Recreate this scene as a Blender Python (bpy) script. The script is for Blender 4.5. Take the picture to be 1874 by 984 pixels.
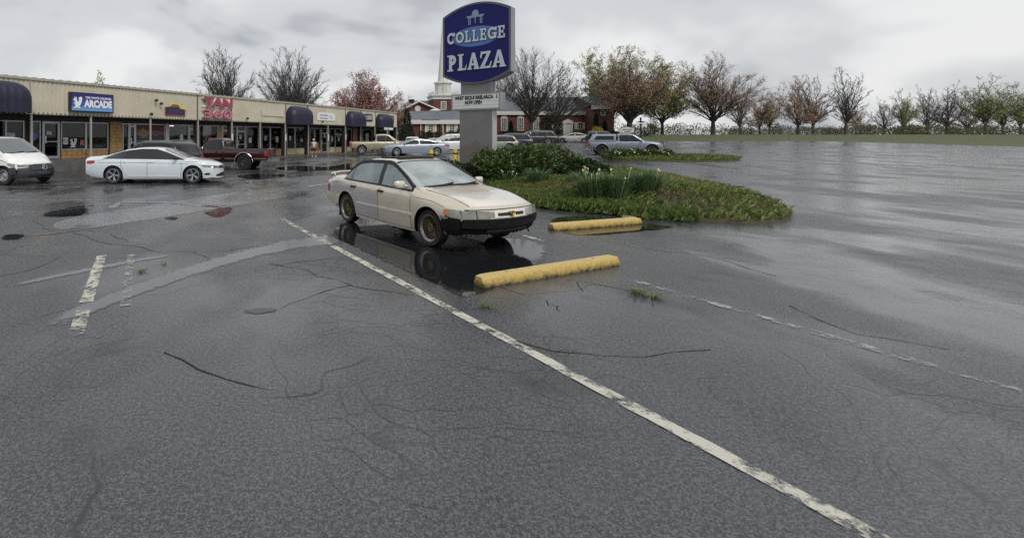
import bpy, bmesh, math, random
from mathutils import Vector, Matrix
R = math.radians
PI = math.pi
for o in list(bpy.data.objects):
    bpy.data.objects.remove(o)
C = bpy.context.scene.collection
SC = bpy.context.scene

# ---------------------------------------------------------------- camera
EYE, FOC, HOR, PCX = 1.75, 900.0, 250.0, 600.0      # eye height, focal length / horizon / principal column in photo pixels
cam = bpy.data.cameras.new('camera')
cam.sensor_fit = 'HORIZONTAL'
cam.sensor_width = 36.0
cam.lens = FOC / 1874.0 * 36.0
cam.shift_x = (937.0 - PCX) / 1874.0
cam.shift_y = -(492.0 - HOR) / 1874.0
cam.clip_start, cam.clip_end = 0.05, 5000
camo = bpy.data.objects.new('camera', cam)
C.objects.link(camo)
camo.location = (0, 0, EYE)
camo.rotation_euler = (R(90), 0, 0)
SC.camera = camo

# ---------------------------------------------------------------- world: overcast deck over a physical sky
SUN_EL, SUN_AZ = R(48), R(152)                       # azimuth clockwise from +Y (north)
w = bpy.data.worlds.new('World')
SC.world = w
w.use_nodes = True
nt = w.node_tree
N, Lk = nt.nodes, nt.links
N.clear()
out = N.new('ShaderNodeOutputWorld')
bg = N.new('ShaderNodeBackground')
sky = N.new('ShaderNodeTexSky')
sky.sky_type = 'NISHITA'
sky.sun_disc = False
sky.sun_elevation = SUN_EL
sky.sun_rotation = SUN_AZ
sky.air_density, sky.dust_density = 1.0, 3.0
tc = N.new('ShaderNodeTexCoord')
sep = N.new('ShaderNodeSeparateXYZ')
Lk.new(tc.outputs['Generated'], sep.inputs[0])
def wm(op, a, b=None, c=None):
    n = N.new('ShaderNodeMath'); n.operation = op
    for i, v in enumerate((a, b, c)):
        if v is None: continue
        if isinstance(v, (int, float)): n.inputs[i].default_value = v
        else: Lk.new(v, n.inputs[i])
    return n.outputs[0]
zz = wm('ADD', wm('MAXIMUM', sep.outputs[2], 0.0), 0.42)
cx, cy = wm('DIVIDE', sep.outputs[0], zz), wm('DIVIDE', sep.outputs[1], zz)
comb = N.new('ShaderNodeCombineXYZ')
Lk.new(cx, comb.inputs[0]); Lk.new(cy, comb.inputs[1])
n1 = N.new('ShaderNodeTexNoise'); n1.inputs['Scale'].default_value = 1.5; n1.inputs['Detail'].default_value = 4; n1.inputs['Roughness'].default_value = 0.5
n1.inputs['Distortion'].default_value = 0.3
Lk.new(comb.outputs[0], n1.inputs['Vector'])
ramp = N.new('ShaderNodeValToRGB')
ramp.color_ramp.interpolation = 'EASE'
e = ramp.color_ramp.elements
e[0].position, e[0].color = 0.36, (3.7, 3.9, 4.2, 1)
e[1].position, e[1].color = 0.62, (8.2, 8.2, 8.2, 1)
m_ = ramp.color_ramp.elements.new(0.485); m_.color = (6.2, 6.35, 6.55, 1)
Lk.new(n1.outputs['Fac'], ramp.inputs[0])
mix = N.new('ShaderNodeMixRGB'); mix.inputs[0].default_value = 0.94
Lk.new(sky.outputs[0], mix.inputs[1]); Lk.new(ramp.outputs[0], mix.inputs[2])
Lk.new(mix.outputs[0], bg.inputs['Color'])
bg.inputs['Strength'].default_value = 0.1
Lk.new(bg.outputs[0], out.inputs[0])

sun = bpy.data.lights.new('sun', 'SUN')
sun.energy, sun.angle, sun.color = 1.7, R(30), (1.0, 0.97, 0.93)
suno = bpy.data.objects.new('sun', sun)
C.objects.link(suno)
sd = Vector((math.sin(SUN_AZ) * math.cos(SUN_EL), math.cos(SUN_AZ) * math.cos(SUN_EL), math.sin(SUN_EL)))
suno.rotation_euler = sd.to_track_quat('Z', 'Y').to_euler()
suno.location = sd * 80
vs = SC.view_settings
vs.view_transform, vs.look, vs.exposure, vs.gamma = 'Standard', 'None', 0.1, 1.0
vs.use_curve_mapping = False
cy_ = SC.cycles
cy_.max_bounces, cy_.diffuse_bounces, cy_.glossy_bounces, cy_.transmission_bounces, cy_.transparent_max_bounces = 5, 2, 3, 3, 8
cy_.use_adaptive_sampling, cy_.adaptive_threshold = True, 0.015
cy_.use_denoising = False

# ---------------------------------------------------------------- helpers
MALL_O = Vector((-15.87, 23.8)); MALL_D = Vector((0.5455, 0.8382))
def sstep(a, b, x):
    t = max(0.0, min(1.0, (x - a) / (b - a)))
    return t * t * (3 - 2 * t)
def G(x, y):                                          # the lot climbs gently away from the mall; a lawn bank behind it
    e = (x - MALL_O.x) * 0.8382 - (y - MALL_O.y) * 0.5455
    s = sstep(1, 9, e) if y < 70 else max(sstep(1, 9, e), sstep(70, 80, y))
    z = 0.02 * max(0.0, min(y, 76) - 25) * s
    return z + 1.15 * sstep(76, 93, y)
def gp(px, py):                                       # where the photo's line of sight meets the ground
    D = EYE * FOC / (py - HOR)
    for _ in range(30):
        x = (px - PCX) / FOC * D
        D = D * 0.5 + 0.5 * (EYE - G(x, D)) * FOC / (py - HOR)
    x = (px - PCX) / FOC * D
    return Vector((x, D, G(x, D)))
def at(px, py, D):
    return Vector(((px - PCX) / FOC * D, D, EYE + (HOR - py) * D / FOC))
def onx(px, D):
    x = (px - PCX) / FOC * D
    return Vector((x, D, G(x, D)))

MATS = {}
def mat(name, col, rough=0.6, metal=0.0, spec=0.5, coat=0.0, var=0.0, vscale=6.0, bump=0.0, bscale=40.0, emit=0.0, col2=None, dirt=None):
    if name in MATS: return MATS[name]
    m = bpy.data.materials.new(name); MATS[name] = m
    m.use_nodes = True
    nt = m.node_tree; b = nt.nodes['Principled BSDF']
    b.inputs['Base Color'].default_value = (*col, 1)
    b.inputs['Roughness'].default_value = rough
    b.inputs['Metallic'].default_value = metal
    b.inputs['Specular IOR Level'].default_value = spec
    b.inputs['Coat Weight'].default_value = coat
    b.inputs['Coat Roughness'].default_value = 0.06
    if emit:
        b.inputs['Emission Color'].default_value = (*col, 1); b.inputs['Emission Strength'].default_value = emit
    tcn = None
    def coords():
        nonlocal tcn
        if tcn is None: tcn = nt.nodes.new('ShaderNodeTexCoord')
        return tcn.outputs['Object']
    if var or col2:
        n = nt.nodes.new('ShaderNodeTexNoise'); n.inputs['Scale'].default_value = vscale; n.inputs['Detail'].default_value = 6
        nt.links.new(coords(), n.inputs['Vector'])
        r = nt.nodes.new('ShaderNodeValToRGB')
        a = r.color_ramp.elements
        a[0].position, a[1].position = 0.32, 0.68
        if col2:
            a[0].color, a[1].color = (*col2, 1), (*col, 1)
        else:
            a[0].color = (*[c * (1 - var) for c in col], 1); a[1].color = (*[min(1, c * (1 + var)) for c in col], 1)
        nt.links.new(n.outputs['Fac'], r.inputs[0]); nt.links.new(r.outputs[0], b.inputs['Base Color'])
    if bump:
        n = nt.nodes.new('ShaderNodeTexNoise'); n.inputs['Scale'].default_value = bscale; n.inputs['Detail'].default_value = 4
        nt.links.new(coords(), n.inputs['Vector'])
        bp = nt.nodes.new('ShaderNodeBump'); bp.inputs['Strength'].default_value = bump; bp.inputs['Distance'].default_value = 0.02
        nt.links.new(n.outputs['Fac'], bp.inputs['Height']); nt.links.new(bp.outputs[0], b.inputs['Normal'])
    return m

class MB:
    def __init__(s): s.v, s.f, s.m = [], [], []
    def add(s, vs, fs, mi=0):
        o = len(s.v); s.v += [tuple(v) for v in vs]; s.f += [tuple(i + o for i in f) for f in fs]; s.m += [mi] * len(fs)
        return s
    def box(s, x0, x1, y0, y1, z0, z1, mi=0, M=None):
        vs = [Vector((x, y, z)) for z in (z0, z1) for x, y in ((x0, y0), (x1, y0), (x1, y1), (x0, y1))]
        if M: vs = [M @ v for v in vs]
        return s.add(vs, [(3, 2, 1, 0), (4, 5, 6, 7), (0, 1, 5, 4), (1, 2, 6, 5), (2, 3, 7, 6), (3, 0, 4, 7)], mi)
    def tube(s, pts, rad, n=6, mi=0, cap=True):
        pts = [Vector(p) for p in pts]
        if not isinstance(rad, (list, tuple)): rad = [rad] * len(pts)
        vs, fs = [], []
        for i, p in enumerate(pts):
            t = (pts[min(i + 1, len(pts) - 1)] - pts[max(i - 1, 0)])
            t = t.normalized() if t.length > 1e-9 else Vector((0, 0, 1))
            a = t.orthogonal() if abs(t.z) > .95 else t.cross(Vector((0, 0, 1)))
            a.normalize(); b = t.cross(a)
            for k in range(n):
                q = 2 * PI * k / n
                vs.append(p + (a * math.cos(q) + b * math.sin(q)) * rad[i])
        for i in range(len(pts) - 1):
            for k in range(n):
                fs.append((i * n + k, i * n + (k + 1) % n, (i + 1) * n + (k + 1) % n, (i + 1) * n + k))
        if cap:
            fs.append(tuple(range(n - 1, -1, -1))); fs.append(tuple((len(pts) - 1) * n + k for k in range(n)))
        return s.add(vs, fs, mi)
    def lathe(s, prof, n=24, axis='z', c=(0, 0, 0), mi=0):        # prof: (radius, height) pairs
        vs, fs = [], []
        for r_, h in prof:
            for k in range(n):
                q = 2 * PI * k / n
                a, b = r_ * math.cos(q), r_ * math.sin(q)
                p = {'z': (a, b, h), 'y': (a, h, b), 'x': (h, a, b)}[axis]
                vs.append((p[0] + c[0], p[1] + c[1], p[2] + c[2]))
        for i in range(len(prof) - 1):
            for k in range(n):
                fs.append((i * n + k, i * n + (k + 1) % n, (i + 1) * n + (k + 1) % n, (i + 1) * n + k))
        return s.add(vs, fs, mi)
    def prism(s, poly, axis, a0, a1, mi=0, M=None):               # 2-D outline pushed along an axis
        def P(u, v, a): return Vector({'y': (u, a, v), 'x': (a, u, v), 'z': (u, v, a)}[axis])
        n = len(poly)
        vs = [P(u, v, a0) for u, v in poly] + [P(u, v, a1) for u, v in poly]
        if M: vs = [M @ v for v in vs]
        fs = [tuple(range(n)), tuple(range(2 * n - 1, n - 1, -1))] + [(i, i + n, (i + 1) % n + n, (i + 1) % n) for i in range(n)]
        return s.add(vs, fs, mi)
    def grid(s, fn, nu, nv, mi=0):
        vs = [fn(i / nu, j / nv) for j in range(nv + 1) for i in range(nu + 1)]
        fs = [(j * (nu + 1) + i, j * (nu + 1) + i + 1, (j + 1) * (nu + 1) + i + 1, (j + 1) * (nu + 1) + i) for j in range(nv) for i in range(nu)]
        return s.add(vs, fs, mi)
    def mesh(s, name, mats, smooth=False, fix=True):
        me = bpy.data.meshes.new(name)
        me.from_pydata(s.v, [], s.f)
        for m in (mats if isinstance(mats, (list, tuple)) else [mats]): me.materials.append(m)
        if any(s.m): me.polygons.foreach_set('material_index', s.m)
        if fix:
            bm = bmesh.new(); bm.from_mesh(me); bmesh.ops.recalc_face_normals(bm, faces=bm.faces); bm.to_mesh(me); bm.free()
        if smooth:
            me.polygons.foreach_set('use_smooth', [True] * len(me.polygons))
            if smooth != 'all': me.set_sharp_from_angle(angle=R(smooth if not isinstance(smooth, bool) else 35))
        me.update()
        return me
    def build(s, name, mats, parent=None, smooth=False, fix=True):
        return link(name, s.mesh(name, mats, smooth, fix), parent)
def link(name, me, parent=None):
    o = bpy.data.objects.new(name, me); C.objects.link(o)
    if parent: o.parent = parent
    return o
def tag(o, label=None, cat=None, group=None, kind=None):
    if label: o['label'] = label
    if cat: o['category'] = cat
    if group: o['group'] = group
    if kind: o['kind'] = kind
    return o
def thing(name, label, cat, loc=(0, 0, 0), rz=0.0, group=None):
    o = bpy.data.objects.new(name, None); C.objects.link(o)
    o.empty_display_size = 0.2; o.location = loc; o.rotation_euler = (0, 0, rz)
    return tag(o, label, cat, group)
def copy_tree(o, parent=None):
    c = o.copy(); C.objects.link(c); c.parent = parent
    for ch in list(o.children): copy_tree(ch, c)
    return c
def node(name, parent, loc=(0, 0, 0), rot=(0, 0, 0)):
    o = bpy.data.objects.new(name, None); C.objects.link(o); o.empty_display_size = 0.1
    o.parent = parent; o.location = loc; o.rotation_euler = rot
    return o
def text_mesh(txt, size, mats, extrude=0.01, offset=0.0, width=None, shear=0.0, bevel=0.0, space=1.0):
    cu = bpy.data.curves.new('lettering', 'FONT'); cu.body = txt; cu.size = size
    cu.align_x, cu.align_y = 'CENTER', 'CENTER'; cu.extrude = extrude; cu.offset = offset; cu.shear = shear; cu.resolution_u = 3
    cu.bevel_depth = bevel; cu.space_character = space
    t = bpy.data.objects.new('lettering', cu); C.objects.link(t)
    bpy.context.view_layer.update()
    me = bpy.data.meshes.new_from_object(t.evaluated_get(bpy.context.evaluated_depsgraph_get()))
    bpy.data.objects.remove(t); bpy.data.curves.remove(cu)
    me.materials.clear()
    for m in (mats if isinstance(mats, (list, tuple)) else [mats]): me.materials.append(m)
    if width:
        xs = [v.co.x for v in me.vertices]; w_ = max(xs) - min(xs); c_ = (max(xs) + min(xs)) / 2
        for v in me.vertices: v.co.x = (v.co.x - c_) * width / w_
    for v in me.vertices: v.co = Vector((v.co.x, -v.co.z, v.co.y))      # stand upright, facing -y
    return me
rnd = random.Random(7)
# ================================================================ materials
M_white = mat('white_paint', (0.78, 0.79, 0.79), 0.3, coat=0.6)
M_black = mat('black_plastic', (0.012, 0.012, 0.013), 0.45)
M_rubber = mat('tyre_rubber', (0.014, 0.014, 0.015), 0.55, bump=0.1, bscale=60)
M_chrome = mat('chrome', (0.65, 0.66, 0.68), 0.16, metal=1.0)
M_alloy = mat('alloy_rim', (0.42, 0.43, 0.45), 0.3, metal=0.8)
M_darkrim = mat('dark_rim', (0.05, 0.05, 0.055), 0.4, metal=0.5)
M_gold = mat('gold_rim', (0.14, 0.112, 0.062), 0.42, metal=0.7, var=0.25, vscale=30)
M_glass = mat('dark_window_glass', (0.012, 0.014, 0.016), 0.04, spec=0.6)
M_glassl = mat('pale_windscreen_glass', (0.06, 0.07, 0.075), 0.05, spec=0.9, coat=1.0)
M_tail = mat('red_tail_lamp', (0.35, 0.012, 0.015), 0.15, coat=0.6)
M_amber = mat('amber_lamp', (0.75, 0.16, 0.02), 0.15, coat=0.6)
M_lamp = mat('headlamp_lens', (0.30, 0.30, 0.26), 0.08, spec=0.6, coat=0.6, col2=(.16, .165, .15), vscale=5)
M_plate = mat('licence_plate', (0.6, 0.6, 0.58), 0.4)

def asphalt(name, base, lo, hi):
    m = bpy.data.materials.new(name); m.use_nodes = True
    nt = m.node_tree; N = nt.nodes; b = N['Principled BSDF']
    tc = N.new('ShaderNodeTexCoord')
    def noise(s, d=4, rough=.55, vec=None):
        n = N.new('ShaderNodeTexNoise'); n.inputs['Scale'].default_value = s; n.inputs['Detail'].default_value = min(d, 3); n.inputs['Roughness'].default_value = rough
        nt.links.new(vec or tc.outputs['Object'], n.inputs['Vector']); return n.outputs['Fac']
    def rng(v, a, b_, c, d):
        n = N.new('ShaderNodeMapRange'); n.inputs[1].default_value, n.inputs[2].default_value, n.inputs[3].default_value, n.inputs[4].default_value = a, b_, c, d
        nt.links.new(v, n.inputs[0]); return n.outputs[0]
    def mth(op, a, b_):
        n = N.new('ShaderNodeMath'); n.operation = op
        for i, v in enumerate((a, b_)):
            if isinstance(v, (int, float)): n.inputs[i].default_value = v
            else: nt.links.new(v, n.inputs[i])
        return n.outputs[0]
    def mixc(f, c1, c2):
        n = N.new('ShaderNodeMixRGB')
        if isinstance(f, float): n.inputs[0].default_value = f
        else: nt.links.new(f, n.inputs[0])
        for i, c in ((1, c1), (2, c2)):
            if isinstance(c, tuple): n.inputs[i].default_value = (*c, 1)
            else: nt.links.new(c, n.inputs[i])
        return n.outputs[0]
    vor = N.new('ShaderNodeTexVoronoi'); vor.inputs['Scale'].default_value = 95; nt.links.new(tc.outputs['Object'], vor.inputs['Vector'])
    stone = rng(vor.outputs['Color'], 0.45, 1.0, 0.0, 1.0)
    big = noise(0.35, 5); mid = noise(2.3, 5)
    k = base
    c = mixc(rng(big, .35, .65, 0., 1.), (k * .70, k * .73, k * .80), (k * 1.4, k * 1.46, k * 1.6))
    c = mixc(mth('MULTIPLY', rng(mid, .4, .7, 0., .5), 1.0), c, (k * 1.7, k * 1.72, k * 1.75))
    c = mixc(mth('MULTIPLY', stone, .55), c, (k * 4.2, k * 4.25, k * 4.4))
    gr = mth('ADD', mth('MULTIPLY', noise(85, 2, .7), .6), mth('MULTIPLY', noise(36, 2, .7), .4))
    c = mixc(rng(gr, .50, .58, 0., .9), c, (k * 4.2, k * 4.4, k * 4.7))
    c = mixc(rng(gr, .42, .49, .9, 0.), c, (k * .30, k * .30, k * .32))
    # hairline cracks
    wv = N.new('ShaderNodeVectorMath'); wv.operation = 'ADD'
    wn = N.new('ShaderNodeTexNoise'); wn.inputs['Scale'].default_value = 0.9; wn.inputs['Detail'].default_value = 2; nt.links.new(tc.outputs['Object'], wn.inputs['Vector'])
    sc_ = N.new('ShaderNodeVectorMath'); sc_.operation = 'SCALE'; sc_.inputs['Scale'].default_value = 1.6; nt.links.new(wn.outputs['Color'], sc_.inputs[0])
    nt.links.new(tc.outputs['Object'], wv.inputs[0]); nt.links.new(sc_.outputs[0], wv.inputs[1])
    ve = N.new('ShaderNodeTexVoronoi'); ve.feature = 'DISTANCE_TO_EDGE'; ve.inputs['Scale'].default_value = 0.42; nt.links.new(wv.outputs[0], ve.inputs['Vector'])
    crack = mth('MULTIPLY', rng(ve.outputs['Distance'], 0.0, 0.006, 1.0, 0.0), rng(noise(.5, 2), .45, .55, 0., 1.))
    c = mixc(mth('MULTIPLY', crack, .85), c, (0.012, 0.012, 0.012))
    vf = N.new('ShaderNodeTexVoronoi'); vf.feature = 'DISTANCE_TO_EDGE'; vf.inputs['Scale'].default_value = 2.6; nt.links.new(wv.outputs[0], vf.inputs['Vector'])
    ali = mth('MULTIPLY', rng(vf.outputs['Distance'], 0.0, 0.030, 1.0, 0.0), rng(noise(.28, 2), .46, .56, 0., 1.))
    crack = mth('MAXIMUM', crack, mth('MULTIPLY', ali, .8))
    c = mixc(mth('MULTIPLY', crack, .85), c, (0.010, 0.010, 0.010))
    stain = rng(noise(.9, 3), .58, .70, 0., .75)
    c = mixc(stain, c, (k * .38, k * .38, k * .40))
    pale = mth('MULTIPLY', rng(noise(1.3, 3, .7), .60, .74, 0., .8), rng(big, .4, .6, 1., .0))
    c = mixc(pale, c, (k * 3.0, k * 3.05, k * 3.15))
    nt.links.new(c, b.inputs['Base Color'])
    mp = N.new('ShaderNodeMapping'); mp.inputs['Scale'].default_value = (1.0, 0.55, 1.0); mp.inputs['Rotation'].default_value = (0, 0, R(-35)); nt.links.new(tc.outputs['Object'], mp.inputs['Vector'])
    wet = noise(.42, 6, .6, mp.outputs[0])
    wetm = rng(wet, .42, .56, 0., 1.)
    rough = mth('ADD', rng(wetm, 0., 1., hi, lo), rng(mid, .3, .7, -.05, .05))
    nt.links.new(rough, b.inputs['Roughness'])
    b.inputs['Specular IOR Level'].default_value = 1.0
    bp = N.new('ShaderNodeBump'); bp.inputs['Distance'].default_value = 0.006
    fine = noise(130, 1); 
    h = mth('SUBTRACT', mth('ADD', mth('MULTIPLY', vor.outputs['Distance'], .8), mth('MULTIPLY', gr, 2.2)), mth('MULTIPLY', crack, 3.0))
    nt.links.new(h, bp.inputs['Height']); nt.links.new(rng(wetm, 0., 1., .40, .08), bp.inputs['Strength'])
    nt.links.new(bp.outputs[0], b.inputs['Normal'])
    return m
M_asphalt = asphalt('wet_asphalt', 0.026, 0.17, 0.38)
M_patch = asphalt('newer_asphalt', 0.085, 0.10, 0.26)

def water_mat(col=(0.012, 0.013, 0.015), rg=.06, nm='rain_water'):
    m = bpy.data.materials.new(nm); m.use_nodes = True
    nt = m.node_tree; b = nt.nodes['Principled BSDF']; o = nt.nodes['Material Output']
    b.inputs['Base Color'].default_value = (*col, 1); b.inputs['Roughness'].default_value = rg; b.inputs['IOR'].default_value = 1.40
    tc = nt.nodes.new('ShaderNodeTexCoord'); n = nt.nodes.new('ShaderNodeTexNoise'); n.inputs['Scale'].default_value = 6; n.inputs['Detail'].default_value = 6; n.inputs['Roughness'].default_value = .75
    nt.links.new(tc.outputs['Object'], n.inputs['Vector'])
    at = nt.nodes.new('ShaderNodeAttribute'); at.attribute_name = 'depth'
    ad = nt.nodes.new('ShaderNodeMath'); ad.operation = 'MULTIPLY_ADD'; ad.inputs[1].default_value = 1.9; nt.links.new(n.outputs['Fac'], ad.inputs[0]); nt.links.new(at.outputs['Fac'], ad.inputs[2])
    r = nt.nodes.new('ShaderNodeMapRange'); r.inputs[1].default_value, r.inputs[2].default_value = 1.30, 1.62; nt.links.new(ad.outputs[0], r.inputs[0])
    t = nt.nodes.new('ShaderNodeBsdfTransparent'); mx = nt.nodes.new('ShaderNodeMixShader')
    nt.links.new(r.outputs[0], mx.inputs[0]); nt.links.new(t.outputs[0], mx.inputs[1]); nt.links.new(b.outputs[0], mx.inputs[2]); nt.links.new(mx.outputs[0], o.inputs[0])
    return m
M_water = water_mat()

def paint_mat(name, col, wear, scale=9.0):
    m = bpy.data.materials.new(name); m.use_nodes = True
    nt = m.node_tree; b = nt.nodes['Principled BSDF']; o = nt.nodes['Material Output']
    b.inputs['Base Color'].default_value = (*col, 1); b.inputs['Roughness'].default_value = 0.45
    tc = nt.nodes.new('ShaderNodeTexCoord'); n = nt.nodes.new('ShaderNodeTexNoise'); n.inputs['Scale'].default_value = scale; n.inputs['Detail'].default_value = 9; n.inputs['Roughness'].default_value = .8
    nt.links.new(tc.outputs['Object'], n.inputs['Vector'])
    r = nt.nodes.new('ShaderNodeMapRange'); r.inputs[1].default_value, r.inputs[2].default_value = wear - .05, wear + .05
    nt.links.new(n.outputs['Fac'], r.inputs[0])
    t = nt.nodes.new('ShaderNodeBsdfTransparent'); mx = nt.nodes.new('ShaderNodeMixShader')
    nt.links.new(r.outputs[0], mx.inputs[0]); nt.links.new(t.outputs[0], mx.inputs[1]); nt.links.new(b.outputs[0], mx.inputs[2]); nt.links.new(mx.outputs[0], o.inputs[0])
    return m
M_line = paint_mat('worn_white_line_paint', (0.52, 0.505, 0.43), 0.465, 4.5)
M_linefaint2 = paint_mat('thin_worn_line_paint', (0.48, 0.47, 0.40), 0.50, 6.0)
M_line2 = paint_mat('chipped_line_paint', (0.54, 0.52, 0.44), 0.485, 7.0)
M_linefaint = paint_mat('faded_line_paint', (0.34, 0.34, 0.33), 0.53, 5.0)

# ================================================================ the setting: terrain, lot, markings, water
M_lawn = mat('lawn', (0.055, 0.085, 0.025), 0.8, col2=(0.09, 0.085, 0.035), vscale=1.5, bump=.6, bscale=25)
def spread(lo, hi, step, far):
    a = []; x = 0.0
    v = lo
    while v < hi: a.append(v); v += step
    a.append(hi)
    return [lo - f for f in reversed(far)] + a + [hi + f for f in far]
def sheet(xs, ys, dz):
    b = MB(); n = len(xs)
    b.add([(x, y, G(x, y) + dz) for y in ys for x in xs], [(j * n + i, j * n + i + 1, (j + 1) * n + i + 1, (j + 1) * n + i) for j in range(len(ys) - 1) for i in range(n - 1)])
    return b
far_ = [20, 60, 150, 400, 1200]
ground = sheet(spread(-60, 130, 4, far_), spread(-20, 120, 2, far_), -0.05).build('ground', M_lawn, smooth='all', fix=False)
tag(ground, kind='structure')
lot = sheet(spread(-60, 78, 1.5, []), spread(-25, 76, 1.5, []), 0.0).build('parking_lot', M_asphalt, smooth='all', fix=False)
tag(lot, 'wet dark grey asphalt parking lot with cracks and puddles', None, kind='structure')

def strip(pts, wd, dz, jit=0.0, seed=1):
    r = random.Random(seed); b = MB(); vs = []
    P = [Vector(p[:2]) for p in pts]
    Q = []
    for i in range(len(P) - 1):
        n = max(1, int((P[i + 1] - P[i]).length / 0.12))
        Q += [P[i].lerp(P[i + 1], k / n) for k in range(n)]
    Q.append(P[-1])
    for i, p in enumerate(Q):
        t = (Q[min(i + 1, len(Q) - 1)] - Q[max(i - 1, 0)]).normalized(); nn = Vector((-t.y, t.x))
        w_ = wd[0] + (wd[1] - wd[0]) * i / len(Q) if isinstance(wd, tuple) else wd
        for s in (-1, 1):
            q = p + nn * s * (w_ / 2 + r.uniform(-jit, jit))
            vs.append((q.x, q.y, G(q.x, q.y) + dz))
    b.add(vs, [(2 * i, 2 * i + 1, 2 * i + 3, 2 * i + 2) for i in range(len(Q) - 1)])
    return b
def blob(pts, dz, jit=.05, seed=1):
    r = random.Random(seed); P = [Vector(p[:2]) for p in pts]; n = len(P); Q = []
    for i in range(n):
        p0, p1, p2, p3 = P[i - 1], P[i], P[(i + 1) % n], P[(i + 2) % n]
        for k in range(8):
            t = k / 8
            q = 0.5 * (2 * p1 + (p2 - p0) * t + (2 * p0 - 5 * p1 + 4 * p2 - p3) * t * t + (3 * p1 - p0 - 3 * p2 + p3) * t ** 3)
            Q.append(q + Vector((r.uniform(-jit, jit), r.uniform(-jit, jit))))
    b = MB(); b.add([(q.x, q.y, G(q.x, q.y) + dz) for q in Q], [tuple(range(len(Q)))])
    return b
def gpl(*pp): return [gp(*p) for p in pp]
# parking lines (each its own painted strip on the lot)
for pts, wd, m in (
        (gpl((516, 401), (560, 424.6), (604, 448)), .11, M_linefaint2),
        (gpl((608, 450), (700, 499), (830, 569)) + [Vector((2.07, 2.95, 0)), Vector((2.5, 1.9, 0))], .11, M_line),
        (gpl((186, 468), (158, 553)), .13, M_line2),
        (gpl((153, 567), (140, 612)), .13, M_linefaint2),
        (gpl((240, 466), (230, 560)), .10, M_linefaint),
        (gpl((955, 431), (996, 441)), .11, M_line),
        (gpl((564, 341), (606, 336)), .11, M_line),
        (gpl((0, 343), (416, 341)), .11, M_linefaint),
        (gpl((0, 367), (190, 366)), .11, M_linefaint),
        (gpl((75, 339), (165, 332), (250, 322)), .10, M_linefaint),
        (gpl((105, 313), (140, 312)), .12, M_line),
        (gpl((385, 322), (420, 316)), .10, M_linefaint),
        ([Vector((3.7, 6.0, 0)), Vector((4.5, 4.05, 0)), Vector((5.3, 2.1, 0))], .11, M_linefaint)):
    strip(pts, wd, .0055, .006, len(pts)).build('parking_line', m, lot, fix=False)
# a paler smooth overlay of newer asphalt and the long seam
blob(gpl((120, 402), (300, 372), (470, 347), (560, 352), (420, 378), (250, 405), (120, 420)), .0015, .02, 3).build('asphalt_patch', M_patch, lot, fix=False)
strip(gpl((0, 437), (110, 425), (300, 397), (520, 362), (600, 350)), .05, .003, .02, 4).build('seam', M_patch, lot, fix=False)
M_crack = mat('open_crack', (0.014, 0.014, 0.013), 0.9)
rc = random.Random(5)
def crack(pp, wd=.013):
    P = gpl(*pp); Q = []
    for i in range(len(P) - 1):
        n = max(2, int((P[i + 1] - P[i]).length / .25))
        for k in range(n):
            q = P[i].lerp(P[i + 1], k / n); Q.append(q + Vector((rc.uniform(-.05, .05), rc.uniform(-.05, .05), 0)))
    Q.append(P[-1])
    strip(Q, (wd, wd * .4), .0025, wd * .35, rc.randrange(999)).build('crack', M_crack, lot, fix=False)
for pp in (((490, 484), (560, 496), (640, 522), (760, 541)), ((640, 521), (560, 548), (512, 566)), ((140, 426), (175, 442), (232, 450), (300, 461), (420, 458), (500, 446)),
           ((1035, 511), (1080, 518), (1135, 528), (1200, 545)), ((1065, 518), (1068, 533)), ((350, 462), (395, 478)), ((500, 486), (610, 470), (690, 462)),
           ((0, 505), (60, 492), (110, 470)), ((1000, 552), (1012, 560), (1024, 569)), ((760, 470), (840, 500), (960, 540)), 
           ((60, 402), (80, 418), (112, 427)), ((205, 430), (235, 445)), ((540, 402), (580, 392), (620, 386)), ((430, 352), (500, 341), (560, 338)),
           ((1180, 455), (1300, 470), (1420, 505)), ((900, 610), (1000, 640), (1180, 655), (1300, 640)), ((300, 640), (420, 690), (560, 720)), ((1450, 560), (1560, 610), (1740, 640))):
    crack(pp)
# standing water
def set_depth(me, vals):
    at = me.attributes.new('depth', 'FLOAT', 'POINT'); at.data.foreach_set('value', vals)
def puddle(pp, seed, jit=.03, dz=.0045, edge=.22):
    P = [Vector(gp(*p)[:2]) for p in pp]; n = len(P); Q = []; r = random.Random(seed)
    for i in range(n):
        p0, p1, p2, p3 = P[i - 1], P[i], P[(i + 1) % n], P[(i + 2) % n]
        for k in range(6):
            t = k / 6
            Q.append(0.5 * (2 * p1 + (p2 - p0) * t + (2 * p0 - 5 * p1 + 4 * p2 - p3) * t * t + (3 * p1 - p0 - 3 * p2 + p3) * t ** 3))
    m = len(Q); c = sum(Q, Vector((0, 0))) / m; b = MB()
    inner = [c + (q - c) * (.5 if edge is None else max(.4, 1 - edge / max(.1, (q - c).length))) for q in Q]
    V = Q + inner + [c]; vals = [0.0] * m + [1.0] * (m + 1)
    b.add([(q.x, q.y, G(q.x, q.y) + dz) for q in V], [(i, (i + 1) % m, (i + 1) % m + m, i + m) for i in range(m)] + [(m + i, m + (i + 1) % m, 2 * m) for i in range(m)])
    o = b.build('puddle', M_water, lot, fix=False); set_depth(o.data, vals)
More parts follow.
